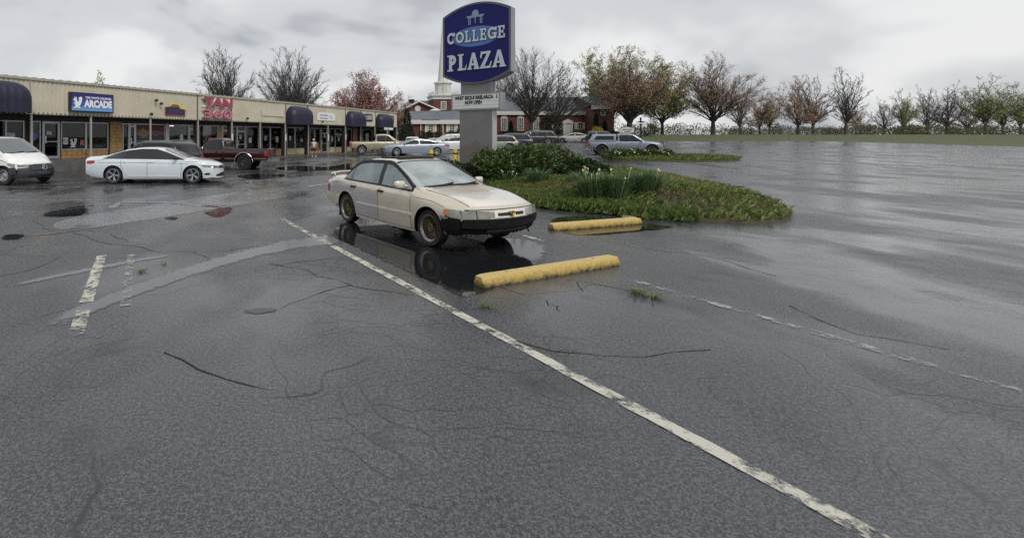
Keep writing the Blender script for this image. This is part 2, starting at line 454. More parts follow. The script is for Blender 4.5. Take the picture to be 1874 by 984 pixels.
def rivulet(pp, wd, dz=.0040):
    P = [Vector(gp(*p)[:2]) for p in pp]; Q = []
    for i in range(len(P) - 1):
        for k in range(8): Q.append(P[i].lerp(P[i + 1], k / 8))
    Q.append(P[-1]); b = MB(); vs, vals = [], []
    for i, p in enumerate(Q):
        t = (Q[min(i + 1, len(Q) - 1)] - Q[max(i - 1, 0)]).normalized(); nn = Vector((-t.y, t.x)); u = i / (len(Q) - 1); w_ = interp0(wd, u)
        for s_, a in ((-1.7, 0.), (-.45, 1.), (.45, 1.), (1.7, 0.)):
            q = p + nn * s_ * w_; vs.append((q.x, q.y, G(q.x, q.y) + dz)); vals.append(a * min(1, u * 6, (1 - u) * 6))
    b.add(vs, [(4 * i + k, 4 * i + k + 1, 4 * i + k + 5, 4 * i + k + 4) for i in range(len(Q) - 1) for k in range(3)])
    o = b.build('puddle', M_water, lot, fix=False); set_depth(o.data, vals)
def interp0(P, x):
    for (a, b_), (c_, d) in zip(P, P[1:]):
        if x <= c_: return b_ + (d - b_) * (x - a) / (c_ - a)
    return P[-1][1]
puddle([(600, 428), (640, 402), (700, 398), (790, 420), (880, 432), (985, 440), (1010, 462), (985, 490), (930, 520), (860, 548), (790, 520), (700, 482), (640, 452)], 1)
M_water0 = M_water
M_water = water_mat((.12, .125, .132), .14, 'pale_grey_water')  # paler grey base colour for the narrow water channels
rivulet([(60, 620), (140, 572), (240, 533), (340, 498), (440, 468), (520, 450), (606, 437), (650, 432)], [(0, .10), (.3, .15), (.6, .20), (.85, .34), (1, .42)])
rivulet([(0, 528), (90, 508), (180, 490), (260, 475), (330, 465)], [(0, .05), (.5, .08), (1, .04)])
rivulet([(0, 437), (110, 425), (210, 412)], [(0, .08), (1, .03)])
M_water = M_water0
puddle([(66, 396), (82, 387), (120, 382), (165, 379), (168, 390), (140, 397), (95, 399)], 3, .03, .0045, .3)
puddle([(192, 378), (210, 371), (226, 369), (228, 373), (214, 381), (196, 383)], 15, .03, .0045, .3)
puddle([(366, 391), (385, 384), (402, 379), (428, 379), (430, 388), (415, 396), (390, 399)], 16, .03, .0045, .3)
rivulet([(90, 386), (150, 378), (222, 370), (300, 370), (372, 377), (420, 380)], [(0, .05), (.5, .12), (1, .1)])
puddle([(0, 431), (20, 427), (50, 429), (40, 438), (0, 441)], 5)
puddle([(296, 400), (310, 396), (330, 398), (318, 404)], 6)
puddle([(430, 569), (460, 563), (500, 562), (520, 566), (500, 574), (450, 576)], 7)
puddle([(500, 308), (540, 303), (600, 305), (640, 299), (690, 302), (660, 310), (600, 313), (540, 314)], 8, .2)
puddle([(430, 322), (470, 318), (530, 320), (500, 327), (450, 328)], 9, .1)
puddle([(1035, 290), (1060, 288), (1085, 290), (1075, 295), (1045, 294)], 10, .15)
puddle([(1035, 302), (1090, 300), (1110, 303), (1060, 309), (1030, 308)], 11, .15)
puddle([(1000, 404), (1030, 395), (1130, 398), (1185, 408), (1240, 416), (1180, 425), (1060, 432), (1010, 418)], 12, .04)
# ================================================================ vehicles
def interp(pts, x):
    if x <= pts[0][0]: return pts[0][1]
    for (a, b), (c, d) in zip(pts, pts[1:]):
        if x <= c: return b + (d - b) * (x - a) / (c - a) if c > a else d
    return pts[-1][1]
def smooth_fn(pts, r=.07):
    def f(x):
        return sum(interp(pts, x + r * k / 3) * w_ for k, w_ in zip(range(-3, 4), (1, 2, 3, 4, 3, 2, 1))) / 16
    return f

M_matte = mat('shade_matte_black', (.006, .006, .006), .9, spec=.15)  # flat black for liners and bumper; puts recess shade into the bare nose
class Car:
    """A lofted vehicle body; x forward, y left, z up, origin on the ground between the axles."""
    def __init__(s, name, label, cat, loc, head, sp, group=None):
        s.sp = sp; sx, sz = sp.get('sx', 1), sp.get('sz', 1)
        s.sx, s.sz = sx, sz
        s.root = thing(name, label, cat, loc, head, group)
        sc = lambda P, k: [(x * sx, v * k) for x, v in P]
        s.top = smooth_fn(sc(sp['top'], sz), sp.get('rt', .08)); s.sh = smooth_fn(sc(sp['sh'], sz), .12)
        s.bot = smooth_fn(sc(sp['bot'], sz), .05); s.w = smooth_fn(sc(sp['w'], 1), .10); s.wr = smooth_fn(sc(sp['wr'], 1), .08)
        s.x0, s.x1 = sp['x0'] * sx, sp['x1'] * sx
        s.bf, s.br = sp.get('bowf', .22), sp.get('bowr', .12)
        s.rf = [(z * sz, d) for z, d in sp.get('rakef', [(0, 0), (2, 0)])]; s.rr = [(z * sz, d) for z, d in sp.get('raker', [(0, 0), (2, 0)])]
        s.paint = sp['paint']
    def section(s, x):
        w, b, sh, t, wr = s.w(x), s.bot(x), s.sh(x), s.top(x), s.wr(x)
        t = max(t, sh + .012); d = sh - b; g = t - sh; cr = min(.085, .55 * g)
        wr = min(wr, w * .93)
        return [(0, b), (w * .72, b), (w * .93, b + .015), (w * .965, b + .10 * d), (w * .99, b + .38 * d), (w, b + .66 * d), (w * .992, b + .86 * d), (w * .972, b + .96 * d),
                (w * .945, sh), (w * .925, sh + min(.02, .3 * g)), (w * .925 + (wr - w * .925) * .5 + .012 * min(1, g * 3), sh + (g - cr) * .5), (wr, t - cr), (wr - .045, t - cr * .45), (wr * .78, t - cr * .12), (wr * .4, t - .005), (0, t)]
    def warp(s, x, y, z):
        w = max(s.w(x), .1); q = min(1.0, abs(y) / w) ** 2.2
        kf = sstep(s.x1 - .9, s.x1, x); kr = sstep(s.x0 + .8, s.x0, x) if False else 1 - sstep(s.x0, s.x0 + .8, x)
        return Vector((x - (s.bf * q + interp(s.rf, z)) * kf + (s.br * q + interp(s.rr, z)) * kr, y, z))
    def side_y(s, x, z):
        P = s.section(x)[2:12]
        for (y0, z0), (y1, z1) in zip(P, P[1:]):
            if z <= z1: return y0 + (y1 - y0) * max(0, (z - z0)) / max(1e-6, z1 - z0)
        return P[-1][0]
    def top_z(s, x, y):
        P = s.section(x)[8:]; y = abs(y)
        for (y0, z0), (y1, z1) in zip(P, P[1:]):
            if y >= y1: return z1 + (z0 - z1) * min(1, (y - y1) / max(1e-6, y0 - y1))
        return P[-1][1]
    def body(s, cutters=(), arch=1.14, nst=64):
        b = MB(); n = nst; xs = [s.x0 + (s.x1 - s.x0) * i / n for i in range(n + 1)]
        H = [s.section(x) for x in xs]; m = len(H[0])
        ring = 2 * m - 2
        vs = []
        for x, h in zip(xs, H):
            vs += [s.warp(x, -y, z) for y, z in h] + [s.warp(x, y, z) for y, z in reversed(h[1:-1])]
        fs = [(i * ring + k, i * ring + (k + 1) % ring, (i + 1) * ring + (k + 1) % ring, (i + 1) * ring + k) for i in range(n) for k in range(ring)]
        b.add(vs, fs)
        for x, h in ((xs[0], H[0]), (xs[-1], H[-1])):
            K = 6; rows = []
            for y, z in h: rows.append([s.warp(x, y * k / K, z) for k in range(-K, K + 1)])
            b.add([p for r_ in rows for p in r_], [(j * (2 * K + 1) + i, j * (2 * K + 1) + i + 1, (j + 1) * (2 * K + 1) + i + 1, (j + 1) * (2 * K + 1) + i) for j in range(1, len(rows) - 2) for i in range(2 * K)] +
                  [((2 * K + 1) + i, (2 * K + 1) + i + 1, K) for i in range(2 * K)] + [((len(rows) - 2) * (2 * K + 1) + i, (len(rows) - 2) * (2 * K + 1) + i + 1, (len(rows) - 1) * (2 * K + 1) + K) for i in range(2 * K)])
        me = b.mesh('body', [s.paint, M_matte])
        bm = bmesh.new(); bm.from_mesh(me); bmesh.ops.remove_doubles(bm, verts=bm.verts, dist=.0008); bmesh.ops.dissolve_degenerate(bm, edges=bm.edges, dist=.0005)
        bmesh.ops.holes_fill(bm, edges=bm.edges); bmesh.ops.recalc_face_normals(bm, faces=bm.faces); bm.to_mesh(me); bm.free()
        o = link('body', me, None)
        r = s.sp['r']; tmp = []
        for xa in (s.sp['xr'] * s.sx, s.sp['xf'] * s.sx):
            for sg in (-1, 1):
                w_ = s.w(xa); c = MB(); A = r * arch
                prof = [(A * math.cos(R(a)), r + A * math.sin(R(a))) for a in range(0, 181, 10)] + [(-A, -.3), (A, -.3)]
                c.prism([(xa + u, v) for u, v in prof], 'y', sg * (w_ - .30), sg * (w_ + .3), 0)
                tmp.append(c)
        for c in cutters: tmp.append(c)
        dg = None
        for c in tmp:
            co = c.build('cut', M_matte); md = o.modifiers.new('b', 'BOOLEAN'); md.operation = 'DIFFERENCE'; md.object = co; md.solver = 'EXACT'; md.material_mode = 'TRANSFER'
            c.o = co
        bpy.context.view_layer.update()
        me2 = bpy.data.meshes.new_from_object(o.evaluated_get(bpy.context.evaluated_depsgraph_get()))
        o.modifiers.clear()
        for c in tmp: bpy.data.objects.remove(c.o)
        o.data = me2; me2.polygons.foreach_set('use_smooth', [True] * len(me2.polygons)); me2.set_sharp_from_angle(angle=R(42))
        if 'bare_front' in s.sp:
            for p_ in me2.polygons:
                c_ = p_.center
                if c_.x > s.sp['bare_front'][0] * s.sx and c_.z < s.sp['bare_front'][1] * s.sz: p_.material_index = 1
        o.name = 'body'; o.parent = s.root
        s.bodyo = o
        return o
    # proud panels: cols = [(u, v0, v1)], a surface map, an outward push
    def _panel(s, cols, fn, nv, nsub=4):
        C2 = []
        for (u0, a0, b0), (u1, a1, b1) in zip(cols, cols[1:]):
            for k in range(nsub): t = k / nsub; C2.append((u0 + (u1 - u0) * t, a0 + (a1 - a0) * t, b0 + (b1 - b0) * t))
        C2.append(cols[-1])
        nu = len(C2); b = MB()
        P = [[fn(u, v0 + (v1 - v0) * j / nv, 1) for j in range(nv + 1)] for u, v0, v1 in C2]
        Q = [[fn(u, v0 + (v1 - v0) * j / nv, 0) for j in range(nv + 1)] for u, v0, v1 in C2]
        m = nv + 1
        b.add([p for r_ in P for p in r_], [(i * m + j, i * m + j + 1, (i + 1) * m + j + 1, (i + 1) * m + j) for i in range(nu - 1) for j in range(nv)])
        edge = [(i, 0) for i in range(nu)] + [(nu - 1, j) for j in range(1, m)] + [(i, nv) for i in range(nu - 2, -1, -1)] + [(0, j) for j in range(nv - 1, 0, -1)]
        e = len(edge)
        b.add([P[i][j] for i, j in edge] + [Q[i][j] for i, j in edge], [(k, (k + 1) % e, (k + 1) % e + e, k + e) for k in range(e)])
        return b
    def side(s, name, cols, mtl, d=.006, sides=(-1, 1), parent=None, nv=5, depth=.03, raw=False):
        out = []
        k = 1 if raw else s.sz
        cc = [(u * s.sx, a * k, b * k) for u, a, b in cols]
        for sg in sides:
            fn = lambda x, z, on: s.warp(x, sg * (s.side_y(x, z)), z) + Vector((0, sg * (d if on else -depth), 0))
            out.append(s._panel(cc, fn, nv).build(name, mtl, parent or s.root, smooth=30))
        return out
    def topp(s, name, cols, mtl, d=.006, parent=None, nv=10, depth=.02):      # cols: (x, y0, y1)
        cc = [(u * s.sx, a, b) for u, a, b in cols]
        fn = lambda x, y, on: s.warp(x, y, s.top_z(x, y)) + Vector((0, 0, d if on else -depth))
        return s._panel(cc, fn, nv).build(name, mtl, parent or s.root, smooth=30)
    def front(s, name, cols, mtl, d=.008, parent=None, nv=3, depth=.03, mirror=False, end=1):  # cols: (y, z0, z1)
        x = s.x1 if end > 0 else s.x0; out = []
        for sg in ((1, -1) if mirror else (1,)):
            cc = [(u * sg, a * s.sz, b * s.sz) for u, a, b in cols]
            fn = lambda y, z, on: s.warp(x, y, z) + Vector((end * (d if on else -depth), 0, 0))
            out.append(s._panel(cc, fn, nv).build(name, mtl, parent or s.root, smooth=30))
        return out
    def glass_x(s, name, x0, x1, mtl, mg=.07, trim=True, k0=1.0, k1=1.0):
        if trim:
            s.topp('window_trim', [(x0 + (x1 - x0) * t - 0, -(s.wr((x0 + (x1 - x0) * t) * s.sx) - mg + .028), s.wr((x0 + (x1 - x0) * t) * s.sx) - mg + .028) for t in [i / 8 for i in range(-1, 10)][1:-1]], M_black, .003)
        a, b = x0 + (x1 - x0) * .045, x1 - (x1 - x0) * .045
        return s.topp(name, [(a + (b - a) * t, -(s.wr((a + (b - a) * t) * s.sx) - mg), s.wr((a + (b - a) * t) * s.sx) - mg) for t in [i / 8 for i in range(9)]], mtl, .008)
    def wheels(s, rim='spoke', rim_m=None, rr=.68, n=5, track=None, dish=None):
        r, tw = s.sp['r'], s.sp.get('tw', .2)
        tyre = MB().lathe([(r * rr, -tw / 2 + .01), (r * .93, -tw / 2), (r * .985, -tw / 2 + .025), (r, -tw * .25), (r, tw * .25), (r * .985, tw / 2 - .025), (r * .93, tw / 2), (r * rr, tw / 2 - .01), (r * rr - .012, tw / 2 - .05), (r * rr - .012, -tw / 2 + .05), (r * rr, -tw / 2 + .01)], 36, 'y').mesh('tyre', M_rubber, 40)
        R0 = r * rr; b = MB()                                # outboard face at y = -tw/2 (right-hand wheel)
        f = -tw / 2
        b.lathe([(R0 + .004, f + .006), (R0 - .012, f + .002), (R0 - .02, f + .03), (R0 - .03, f + .09)], 32, 'y')
        b.lathe([(R0 - .02, f + .11), (.0, f + .115)], 24, 'y', mi=1)
        if rim == 'spoke':
            for k in range(n):
                for dk in (-.12, .12):
                    a = 2 * PI * k / n + dk
                    M = Matrix.Rotation(a, 4, 'Y')
                    b.add([M @ Vector(v) for v in [(.03, f + .05, -.014), (R0 - .012, f + .012, -.017), (R0 - .012, f + .012, .017), (.03, f + .05, .014), (.03, f + .08, -.014), (R0 - .012, f + .06, -.017), (R0 - .012, f + .06, .017), (.03, f + .08, .014)]],
                          [(0, 1, 2, 3), (0, 4, 5, 1), (3, 2, 6, 7)])
            b.lathe([(.055, f + .05), (.05, f + .035), (0, f + .033)], 14, 'y')
        elif rim == 'mesh':
            for k in range(20):
                for dk in (-.32, .32):
                    a = 2 * PI * k / 20
                    p0 = Vector((.062 * math.cos(a), f + .045, .062 * math.sin(a))); p1 = Vector(((R0 - .028) * math.cos(a + dk), f + .022, (R0 - .028) * math.sin(a + dk)))
                    b.tube([p0, p1], .0034, 4)
            b.lathe([(.075, f + .06), (.07, f + .035), (.045, f + .03), (.03, f + .04), (0, f + .04)], 16, 'y')
            b.lathe([(R0 - .03, f + .03), (R0 - .026, f + .018), (R0 + .002, f + .0)], 32, 'y', mi=2)
        else:                                                # steel disc with holes
            b.lathe([(R0 - .015, f + .05), (R0 * .72, f + .035), (R0 * .55, f + .055), (R0 * .3, f + .04), (0, f + .035)], 24, 'y')
            for k in range(12):
                a = 2 * PI * k / 12
                b.lathe([(.0, f + .03), (.022, f + .031)], 8, 'y', c=(R0 * .78 * math.cos(a), 0, R0 * .78 * math.sin(a)), mi=1)
        rm = b.mesh('rim', [rim_m or M_alloy, M_black, M_alloy], 30)
        tr = track or (s.w(0) - tw / 2 - .035)
        for xa in (s.sp['xf'] * s.sx, s.sp['xr'] * s.sx):
            for sg in (-1, 1):
                wn = node('wheel', s.root, (xa, sg * tr, r), (0, rnd.uniform(0, 1), 0 if sg < 0 else PI))
                link('tyre', tyre, wn); link('rim', rm, wn)
    def mirrors(s, x, z, mtl, big=1.0):
        for sg in (-1, 1):
            y = s.side_y(x * s.sx, z * s.sz) - .02
            b = MB(); L = .2 * big
            def f(u, v):
                a, c = 2 * PI * u, -1 + 2 * v; k = (1 - abs(c) ** 5) ** .5; sq = lambda q: math.copysign(abs(q) ** .6, q)
                return Vector((x * s.sx + .045 * k * sq(math.cos(a)) + .02 - .03 * (c + 1) / 2, sg * (y + .06 + L / 2 + c * L / 2), z * s.sz + .055 + .060 * big * k * sq(math.sin(a))))
            b.grid(f, 14, 10)
            b.tube([(x * s.sx + .03, sg * (y - .02), z * s.sz + .02), (x * s.sx + .02, sg * (y + .1), z * s.sz + .035)], .022, 6)
            b.build('mirror', mtl, s.root, smooth='all')
    def handle(s, x, z, mtl=None, sides=(-1, 1)):
        for sg in sides:
            y = s.side_y(x * s.sx, z * s.sz)
            MB().box(x * s.sx - .085, x * s.sx + .085, sg * (y - .01), sg * (y + .022), z * s.sz - .018, z * s.sz + .018).build('door_handle', mtl or s.paint, s.root)
    def seam(s, pts, sides=(-1, 1), name='door_seam', wd=.007, mtl=None):
        for sg in sides:
            P = []
            for (xa, za), (xb, zb) in zip(pts, pts[1:]):
                P += [(xa + (xb - xa) * k / 6, za + (zb - za) * k / 6) for k in range(6)]
            P.append(pts[-1])
            Q = [s.warp(x * s.sx, sg * (s.side_y(x * s.sx, z * s.sz) + .0005), z * s.sz) for x, z in P]
            MB().tube(Q, wd, 4).build(name, mtl or M_black, s.root)
def paint(name, col, rough=.28, metal=.25, var=.06):
    metal = max(metal, .0)
    m = mat(name, col, rough, metal=metal, coat=.7, var=var, vscale=1.2)
    return m

def sedan_spec(**k):
    d = dict(x0=-2.28, x1=2.22, xr=-1.24, xf=1.24, r=.31, tw=.2,
        top=[(-2.28, .98), (-2.2, 1.0), (-1.75, 1.03), (-1.6, 1.05), (-.95, 1.36), (-.55, 1.405), (-.1, 1.41), (.2, 1.37), (.98, .99), (1.15, .95), (1.7, .86), (2.05, .76), (2.22, .68)],
        sh=[(-2.28, .90), (-1.6, .95), (-.8, .93), (.8, .89), (1.2, .86), (1.8, .78), (2.22, .64)],
        bot=[(-2.28, .36), (-2.1, .28), (-1.7, .24), (-1, .20), (1, .18), (1.7, .20), (2.22, .26)],
        w=[(-2.28, .76), (-1.9, .82), (-1.2, .845), (1.2, .845), (1.9, .81), (2.22, .74)],
        wr=[(-2.28, .66), (-1.65, .66), (-1.5, .62), (-.9, .56), (.2, .56), (.9, .69), (1.1, .72), (2.22, .66)], bowf=.26, bowr=.14)
    d.update(k); return d
def suv_spec(**k):
    d = dict(x0=-2.3, x1=2.3, xr=-1.38, xf=1.38, r=.36, tw=.24, bowf=.24, bowr=.10,
        top=[(-2.3, 1.02), (-2.24, 1.12), (-2.0, 1.55), (-1.85, 1.68), (-1.0, 1.73), (0, 1.72), (.35, 1.66), (1.1, 1.16), (1.25, 1.12), (1.9, 1.05), (2.2, .94), (2.3, .84)],
        sh=[(-2.3, 1.0), (-1.5, 1.06), (1.0, 1.03), (1.5, 1.0), (2.1, .9), (2.3, .78)],
        bot=[(-2.3, .42), (-2, .32), (-1, .26), (1, .26), (2, .3), (2.3, .38)],
        w=[(-2.3, .83), (-1.9, .90), (1.7, .93), (2.1, .88), (2.3, .8)],
        wr=[(-2.3, .80), (-2.0, .72), (-1.5, .68), (.2, .66), (1.0, .80), (2.3, .74)])
    d.update(k); return d

def place(near_f, near_r, half, right=True):
    """mid-axle point and heading from the ground contacts of the two wheels on the seen side"""
    a, b = Vector(near_f[:2]), Vector(near_r[:2]); h = (a - b).normalized()
    side = Vector((h.y, -h.x)) if right else Vector((-h.y, h.x))
    c = (a + b) / 2 - side * half
    return (c.x, c.y, G(c.x, c.y)), math.atan2(h.y, h.x), (a - b).length

# ---------------------------------------------------------------- the gold sedan in front
def hero():
    p_beige = paint('champagne_car_paint', (0.66, 0.60, 0.485), .28, .32, .05)
    p_grey = paint('lavender_grey_car_paint', (0.54, 0.52, 0.525), .30, .35, .05)
    p_pale = paint('pale_champagne_paint', (0.78, 0.75, 0.67), .26, .2, .04)
    def fogged(nm, col, fac):
        m = bpy.data.materials.new(nm); m.use_nodes = True; nt = m.node_tree; bs = nt.nodes['Principled BSDF']; bs.inputs['Base Color'].default_value = (*col, 1); bs.inputs['Roughness'].default_value = .07; bs.inputs['Coat Weight'].default_value = .6
        tc = nt.nodes.new('ShaderNodeTexCoord'); n = nt.nodes.new('ShaderNodeTexNoise'); n.inputs['Scale'].default_value = 2.2; n.inputs['Detail'].default_value = 5; nt.links.new(tc.outputs['Object'], n.inputs['Vector'])
        r_ = nt.nodes.new('ShaderNodeMapRange'); r_.inputs[1].default_value, r_.inputs[2].default_value, r_.inputs[3].default_value, r_.inputs[4].default_value = .35, .65, fac - .16, fac + .14; nt.links.new(n.outputs['Fac'], r_.inputs[0])
        t = nt.nodes.new('ShaderNodeBsdfTransparent'); t.inputs[0].default_value = (.86, .92, .92, 1); mx = nt.nodes.new('ShaderNodeMixShader'); nt.links.new(r_.outputs[0], mx.inputs[0]); nt.links.new(t.outputs[0], mx.inputs[1]); nt.links.new(bs.outputs[0], mx.inputs[2]); nt.links.new(mx.outputs[0], nt.nodes['Material Output'].inputs[0])
        return m
    fog = fogged('fogged_side_glass', (.36, .45, .47), .62)
    wsc = fogged('fogged_windscreen', (.50, .57, .58), .62)
    loc, hd, wb = place(gp(786.6, 450.7), gp(636, 406.5), .80)
    k = wb / 2.465
    sp = sedan_spec(bare_front=(1.6, .56), x0=-2.24, x1=2.17, xr=-1.2325, xf=1.2325, r=.295, tw=.185, sx=k, sz=.95, paint=p_beige, rt=.085,
        top=[(-2.24, .88), (-2.12, .965), (-1.72, .995), (-1.50, 1.015), (-1.02, 1.33), (-.68, 1.40), (-.15, 1.415), (.10, 1.385), (.93, .955), (1.06, .935), (1.55, .885), (1.95, .805), (2.12, .745), (2.17, .70)],
        sh=[(-2.24, .83), (-1.6, .915), (-.8, .90), (.8, .865), (1.2, .825), (1.8, .745), (2.17, .645)],
        bot=[(-2.24, .40), (-2.05, .30), (-1.7, .25), (-1, .19), (1, .175), (1.5, .22), (2.17, .31)],
        w=[(-2.24, .77), (-1.9, .825), (-1.2, .855), (1.2, .86), (1.8, .845), (2.17, .805)],
        wr=[(-2.24, .69), (-1.65, .71), (-1.5, .70), (-.9, .645), (.1, .64), (.88, .775), (1.05, .785), (2.17, .73)],
        bowf=.22, bowr=.12, rakef=[(.25, .12), (.42, .05), (.56, .03), (.72, .06)], raker=[(.3, .08), (.45, 0), (.6, .03), (.95, .05)])
    c = Car('parked_sedan', 'worn champagne four-door sedan missing its front bumper, parked by yellow wheel stops', 'car', loc, hd, sp)
    K = .95
    cab = MB(); cab.prism([(u * k, v * K) for u, v in ((.97, .985), (.15, 1.45), (.085, 1.345), (-.86, 1.32), (-1.0, 1.44), (-1.53, 1.05), (-1.42, .86), (-1.2, .42), (.80, .42), (.92, .86))], 'y', -.585, .585)
    wc = []
    for P in ([(-1.34, .965), (-1.20, 1.10), (-1.10, 1.165), (-1.10, .955)], [(-1.07, .955), (-1.07, 1.18), (-.9, 1.25), (-.6, 1.29), (-.19, 1.30), (-.19, .94)], [(-.05, .94), (-.05, 1.30), (.08, 1.285), (.3, 1.185), (.55, 1.055), (.72, .945), (.72, .925)]):
        q = MB(); q.prism([(u * k, v * K) for u, v in P], 'y', -1.0, 1.0); wc.append(q)
    c.body([cab] + wc, arch=1.17, nst=80)
    M_seat = mat('dark_seat_cloth', (.035, .036, .04), .9)
    def seat(nm, x, y, w_, hd):
        b = MB(); b.box(x - .22, x + .26, y - w_, y + w_, .40, .56); b.box(x - .34, x - .2, y - w_, y + w_, .5, 1.02)
        if hd: b.box(x - .36, x - .25, y - .13, y + .13, 1.05, 1.21)
        b.build(nm, M_seat, c.root)
    seat('front_seat', .02, -.34, .25, 1); seat('front_seat', .02, .34, .25, 1); seat('rear_seat', -.78, 0, .52, 0)
    MB().box(.62, .84, -.57, .57, .62, .88).build('dashboard', M_black, c.root)
    b = MB(); b.tube([(.50 + .06 * math.sin(q), .34 + .18 * math.cos(q), .86 + .17 * math.sin(q)) for q in [2 * PI * i / 20 for i in range(21)]], .014, 5); b.tube([(.5, .34, .86), (.66, .34, .80)], .03, 5); b.build('steering_wheel', M_black, c.root)
    c.wheels('mesh', M_gold, rr=.72)
    # doors: the rear door and quarter are a greyer paint than the rest
    c.side('front_door', [(-.10, .24, .86), (.0, .235, .865), (.55, .235, .865), (.80, .25, .85)], p_beige, .006)
    for o in c.side('rear_door', [(-1.02, .66, .885), (-.95, .52, .885), (-.86, .36, .885), (-.76, .255, .885), (-.5, .245, .882), (-.125, .24, .87)], p_grey, .006): o['label'] = 'greyer lavender-toned rear door'
    for o in c.side('quarter_panel', [(-2.1, .545, .80), (-1.9, .545, .845), (-1.66, .565, .875), (-1.5, .655, .885), (-1.25, .68, .89), (-1.045, .665, .888)], p_grey, .004): o['label'] = 'greyer lavender-toned rear quarter panel'
    c.side('side_moulding', [(-.80, .475, .505), (-.125, .475, .505)], p_pale, .016)
    c.side('side_moulding', [(-.10, .475, .505), (.84, .475, .505)], p_pale, .016)
    c.side('rocker_strip', [(-.9, .185, .215), (.85, .185, .21)], p_pale, .004)
    # glass
    for nm, cols in (('quarter_window', [(-1.36, .958, .985), (-1.20, .945, 1.115), (-1.10, .943, 1.185)]),
                     ('rear_window', [(-1.07, .942, 1.20), (-.9, .94, 1.27), (-.6, .935, 1.305), (-.18, .928, 1.318)]),
                     ('front_window', [(-.06, .925, 1.318), (.08, .92, 1.30), (.3, .915, 1.20), (.55, .91, 1.07), (.76, .905, .935)])):
        big = [(cols[0][0] - .045, cols[0][1] - .035, cols[0][2] + .06)] + [(u, a - .035, b + .065) for u, a, b in cols] + [(cols[-1][0] + .06, cols[-1][1] - .035, cols[-1][2] + .045)]
        c.side('window_trim', big, M_black, .004)
        c.side(nm, cols, fog, .010)
    c.side('pillar_cover', [(-.185, .925, 1.325), (-.055, .92, 1.325)], M_black, .007)
    c.glass_x('windscreen', .93, .12, wsc, .045)
    c.glass_x('rear_windscreen', -1.50, -.96, fog, .05)
    MB().box(.36, .37, .10, .17, 1.02, 1.16).build('hanging_air_freshener', mat('pink_card', (.7, .2, .16), .5), c.root).rotation_euler = (0, 0, .6)
    c.topp('sunroof', [(-.62, -.40, .40), (-.10, -.40, .40)], M_glass, .03)
    c.topp('wind_deflector', [(-.10, -.42, .42), (-.02, -.40, .40)], M_black, .045)
    c.topp('bonnet', [(1.06, -.67, .67), (1.5, -.65, .65), (1.9, -.62, .62), (2.10, -.62, .62)], p_pale, .0035)
    c.topp('faded_bonnet_patch', [(1.12, -.30, .30), (1.35, -.34, .34), (1.52, -.24, .24)], mat('faded_bonnet_paint', (.47, .43, .335), .36, coat=.3), .0055)
    for pts in ([(.815, .24), (.82, .5), (.80, .86)], [(-.112, .24), (-.112, .87)], [(-.99, .62), (-1.03, .72), (-1.03, .885)], [(.815, .80), (1.3, .775), (1.72, .70)]): c.seam(pts, wd=.0038)
    for sg in (-1, 1): MB().tube([c.warp(x * k, sg * y, c.top_z(x * k, y) + .004) for x, y in ((1.02, .70), (1.5, .685), (1.9, .66), (2.08, .64))], .0038, 4).build('bonnet_seam', M_black, c.root)
    # wipers
    for y0, y1 in ((-.50, .02), (.10, .56)):
        MB().tube([c.warp(x * k, y, c.top_z(x * k, y) + .03) for x, y in ((.99, y0), (.95, (y0 + y1) / 2), (.90, y1))], .013, 5).build('wiper', M_black, c.root)
    c.mirrors(.62, .93, p_beige, 1.05)
    for x in (-.93, -.03): c.handle(x, .80, M_black)
    # front end: lamps, slim grille with badge, exposed black beam where the bumper cover is missing
    c.front('headlamp', [(.33, .60, .655), (.42, .575, .675), (.6, .565, .69), (.80, .565, .69)], M_lamp, .012, mirror=True)
    for o in c.side('indicator', [(1.72, .605, .675), (1.80, .585, .69), (2.0, .572, .69), (2.168, .568, .685)], M_lamp, .012, nv=3): pass
    c.side('amber_lens', [(1.735, .612, .668), (1.86, .592, .672)], M_amber, .018, nv=3)
    c.front('lamp_divider', [(.60, .565, .69), (.615, .565, .69)], M_black, .014, mirror=True)
    c.front('bonnet_shut_line', [(-.74, .693, .704), (0, .70, .712), (.74, .693, .704)], M_black, .006)
    c.front('grille_panel', [(-.33, .575, .68), (0, .57, .69), (.33, .575, .68)], p_pale, .008)
    c.front('grille', [(-.27, .60, .645), (0, .598, .65), (.27, .60, .645)], M_black, .016)
    M_br = mat('gold_badge', (.55, .36, .06), .3, metal=.9)
    b = MB()
    def ring(cy, cz, ry, rz):
        b.tube([(bxx + .012, cy + ry * math.cos(q), cz + rz * math.sin(q)) for q in [2 * PI * i / 20 for i in range(21)]], .006, 5)
    zc = .625 * .95
    bxx = c.warp(c.x1, 0, zc).x + .016
    ring(0, zc, .055, .038); ring(0, zc + .008, .020, .030); ring(0, zc + .014, .040, .014)
    b.box(bxx - .02, bxx + .004, -.05, .05, zc - .033, zc + .033, 1)
    b.build('badge', [M_br, M_black], c.root)
    beam = mat('bare_bumper_beam', (.007, .007, .008), .7, spec=.25, bump=.8, bscale=9)
    c.front('bumper_beam', [(-.80, .43, .555), (-.6, .41, .555), (0, .40, .555), (.6, .42, .555), (.80, .44, .555)], beam, .03, nv=6)
    c.front('lower_intake', [(-.42, .34, .385), (.42, .34, .385)], mat('rusty_grey_bracket', (.035, .03, .028), .7), .004)
    c.side('bumper_mount', [(1.62, .43, .56), (1.75, .30, .565), (1.95, .27, .56), (2.148, .29, .56)], beam, .012)
    c.side('torn_liner_edge', [(1.585, .535, .572), (1.75, .525, .566), (1.86, .545, .563)], mat('torn_grey_plastic', (.25, .24, .21), .6, var=.5, vscale=30), .02)
    r5 = random.Random(3); b = MB()
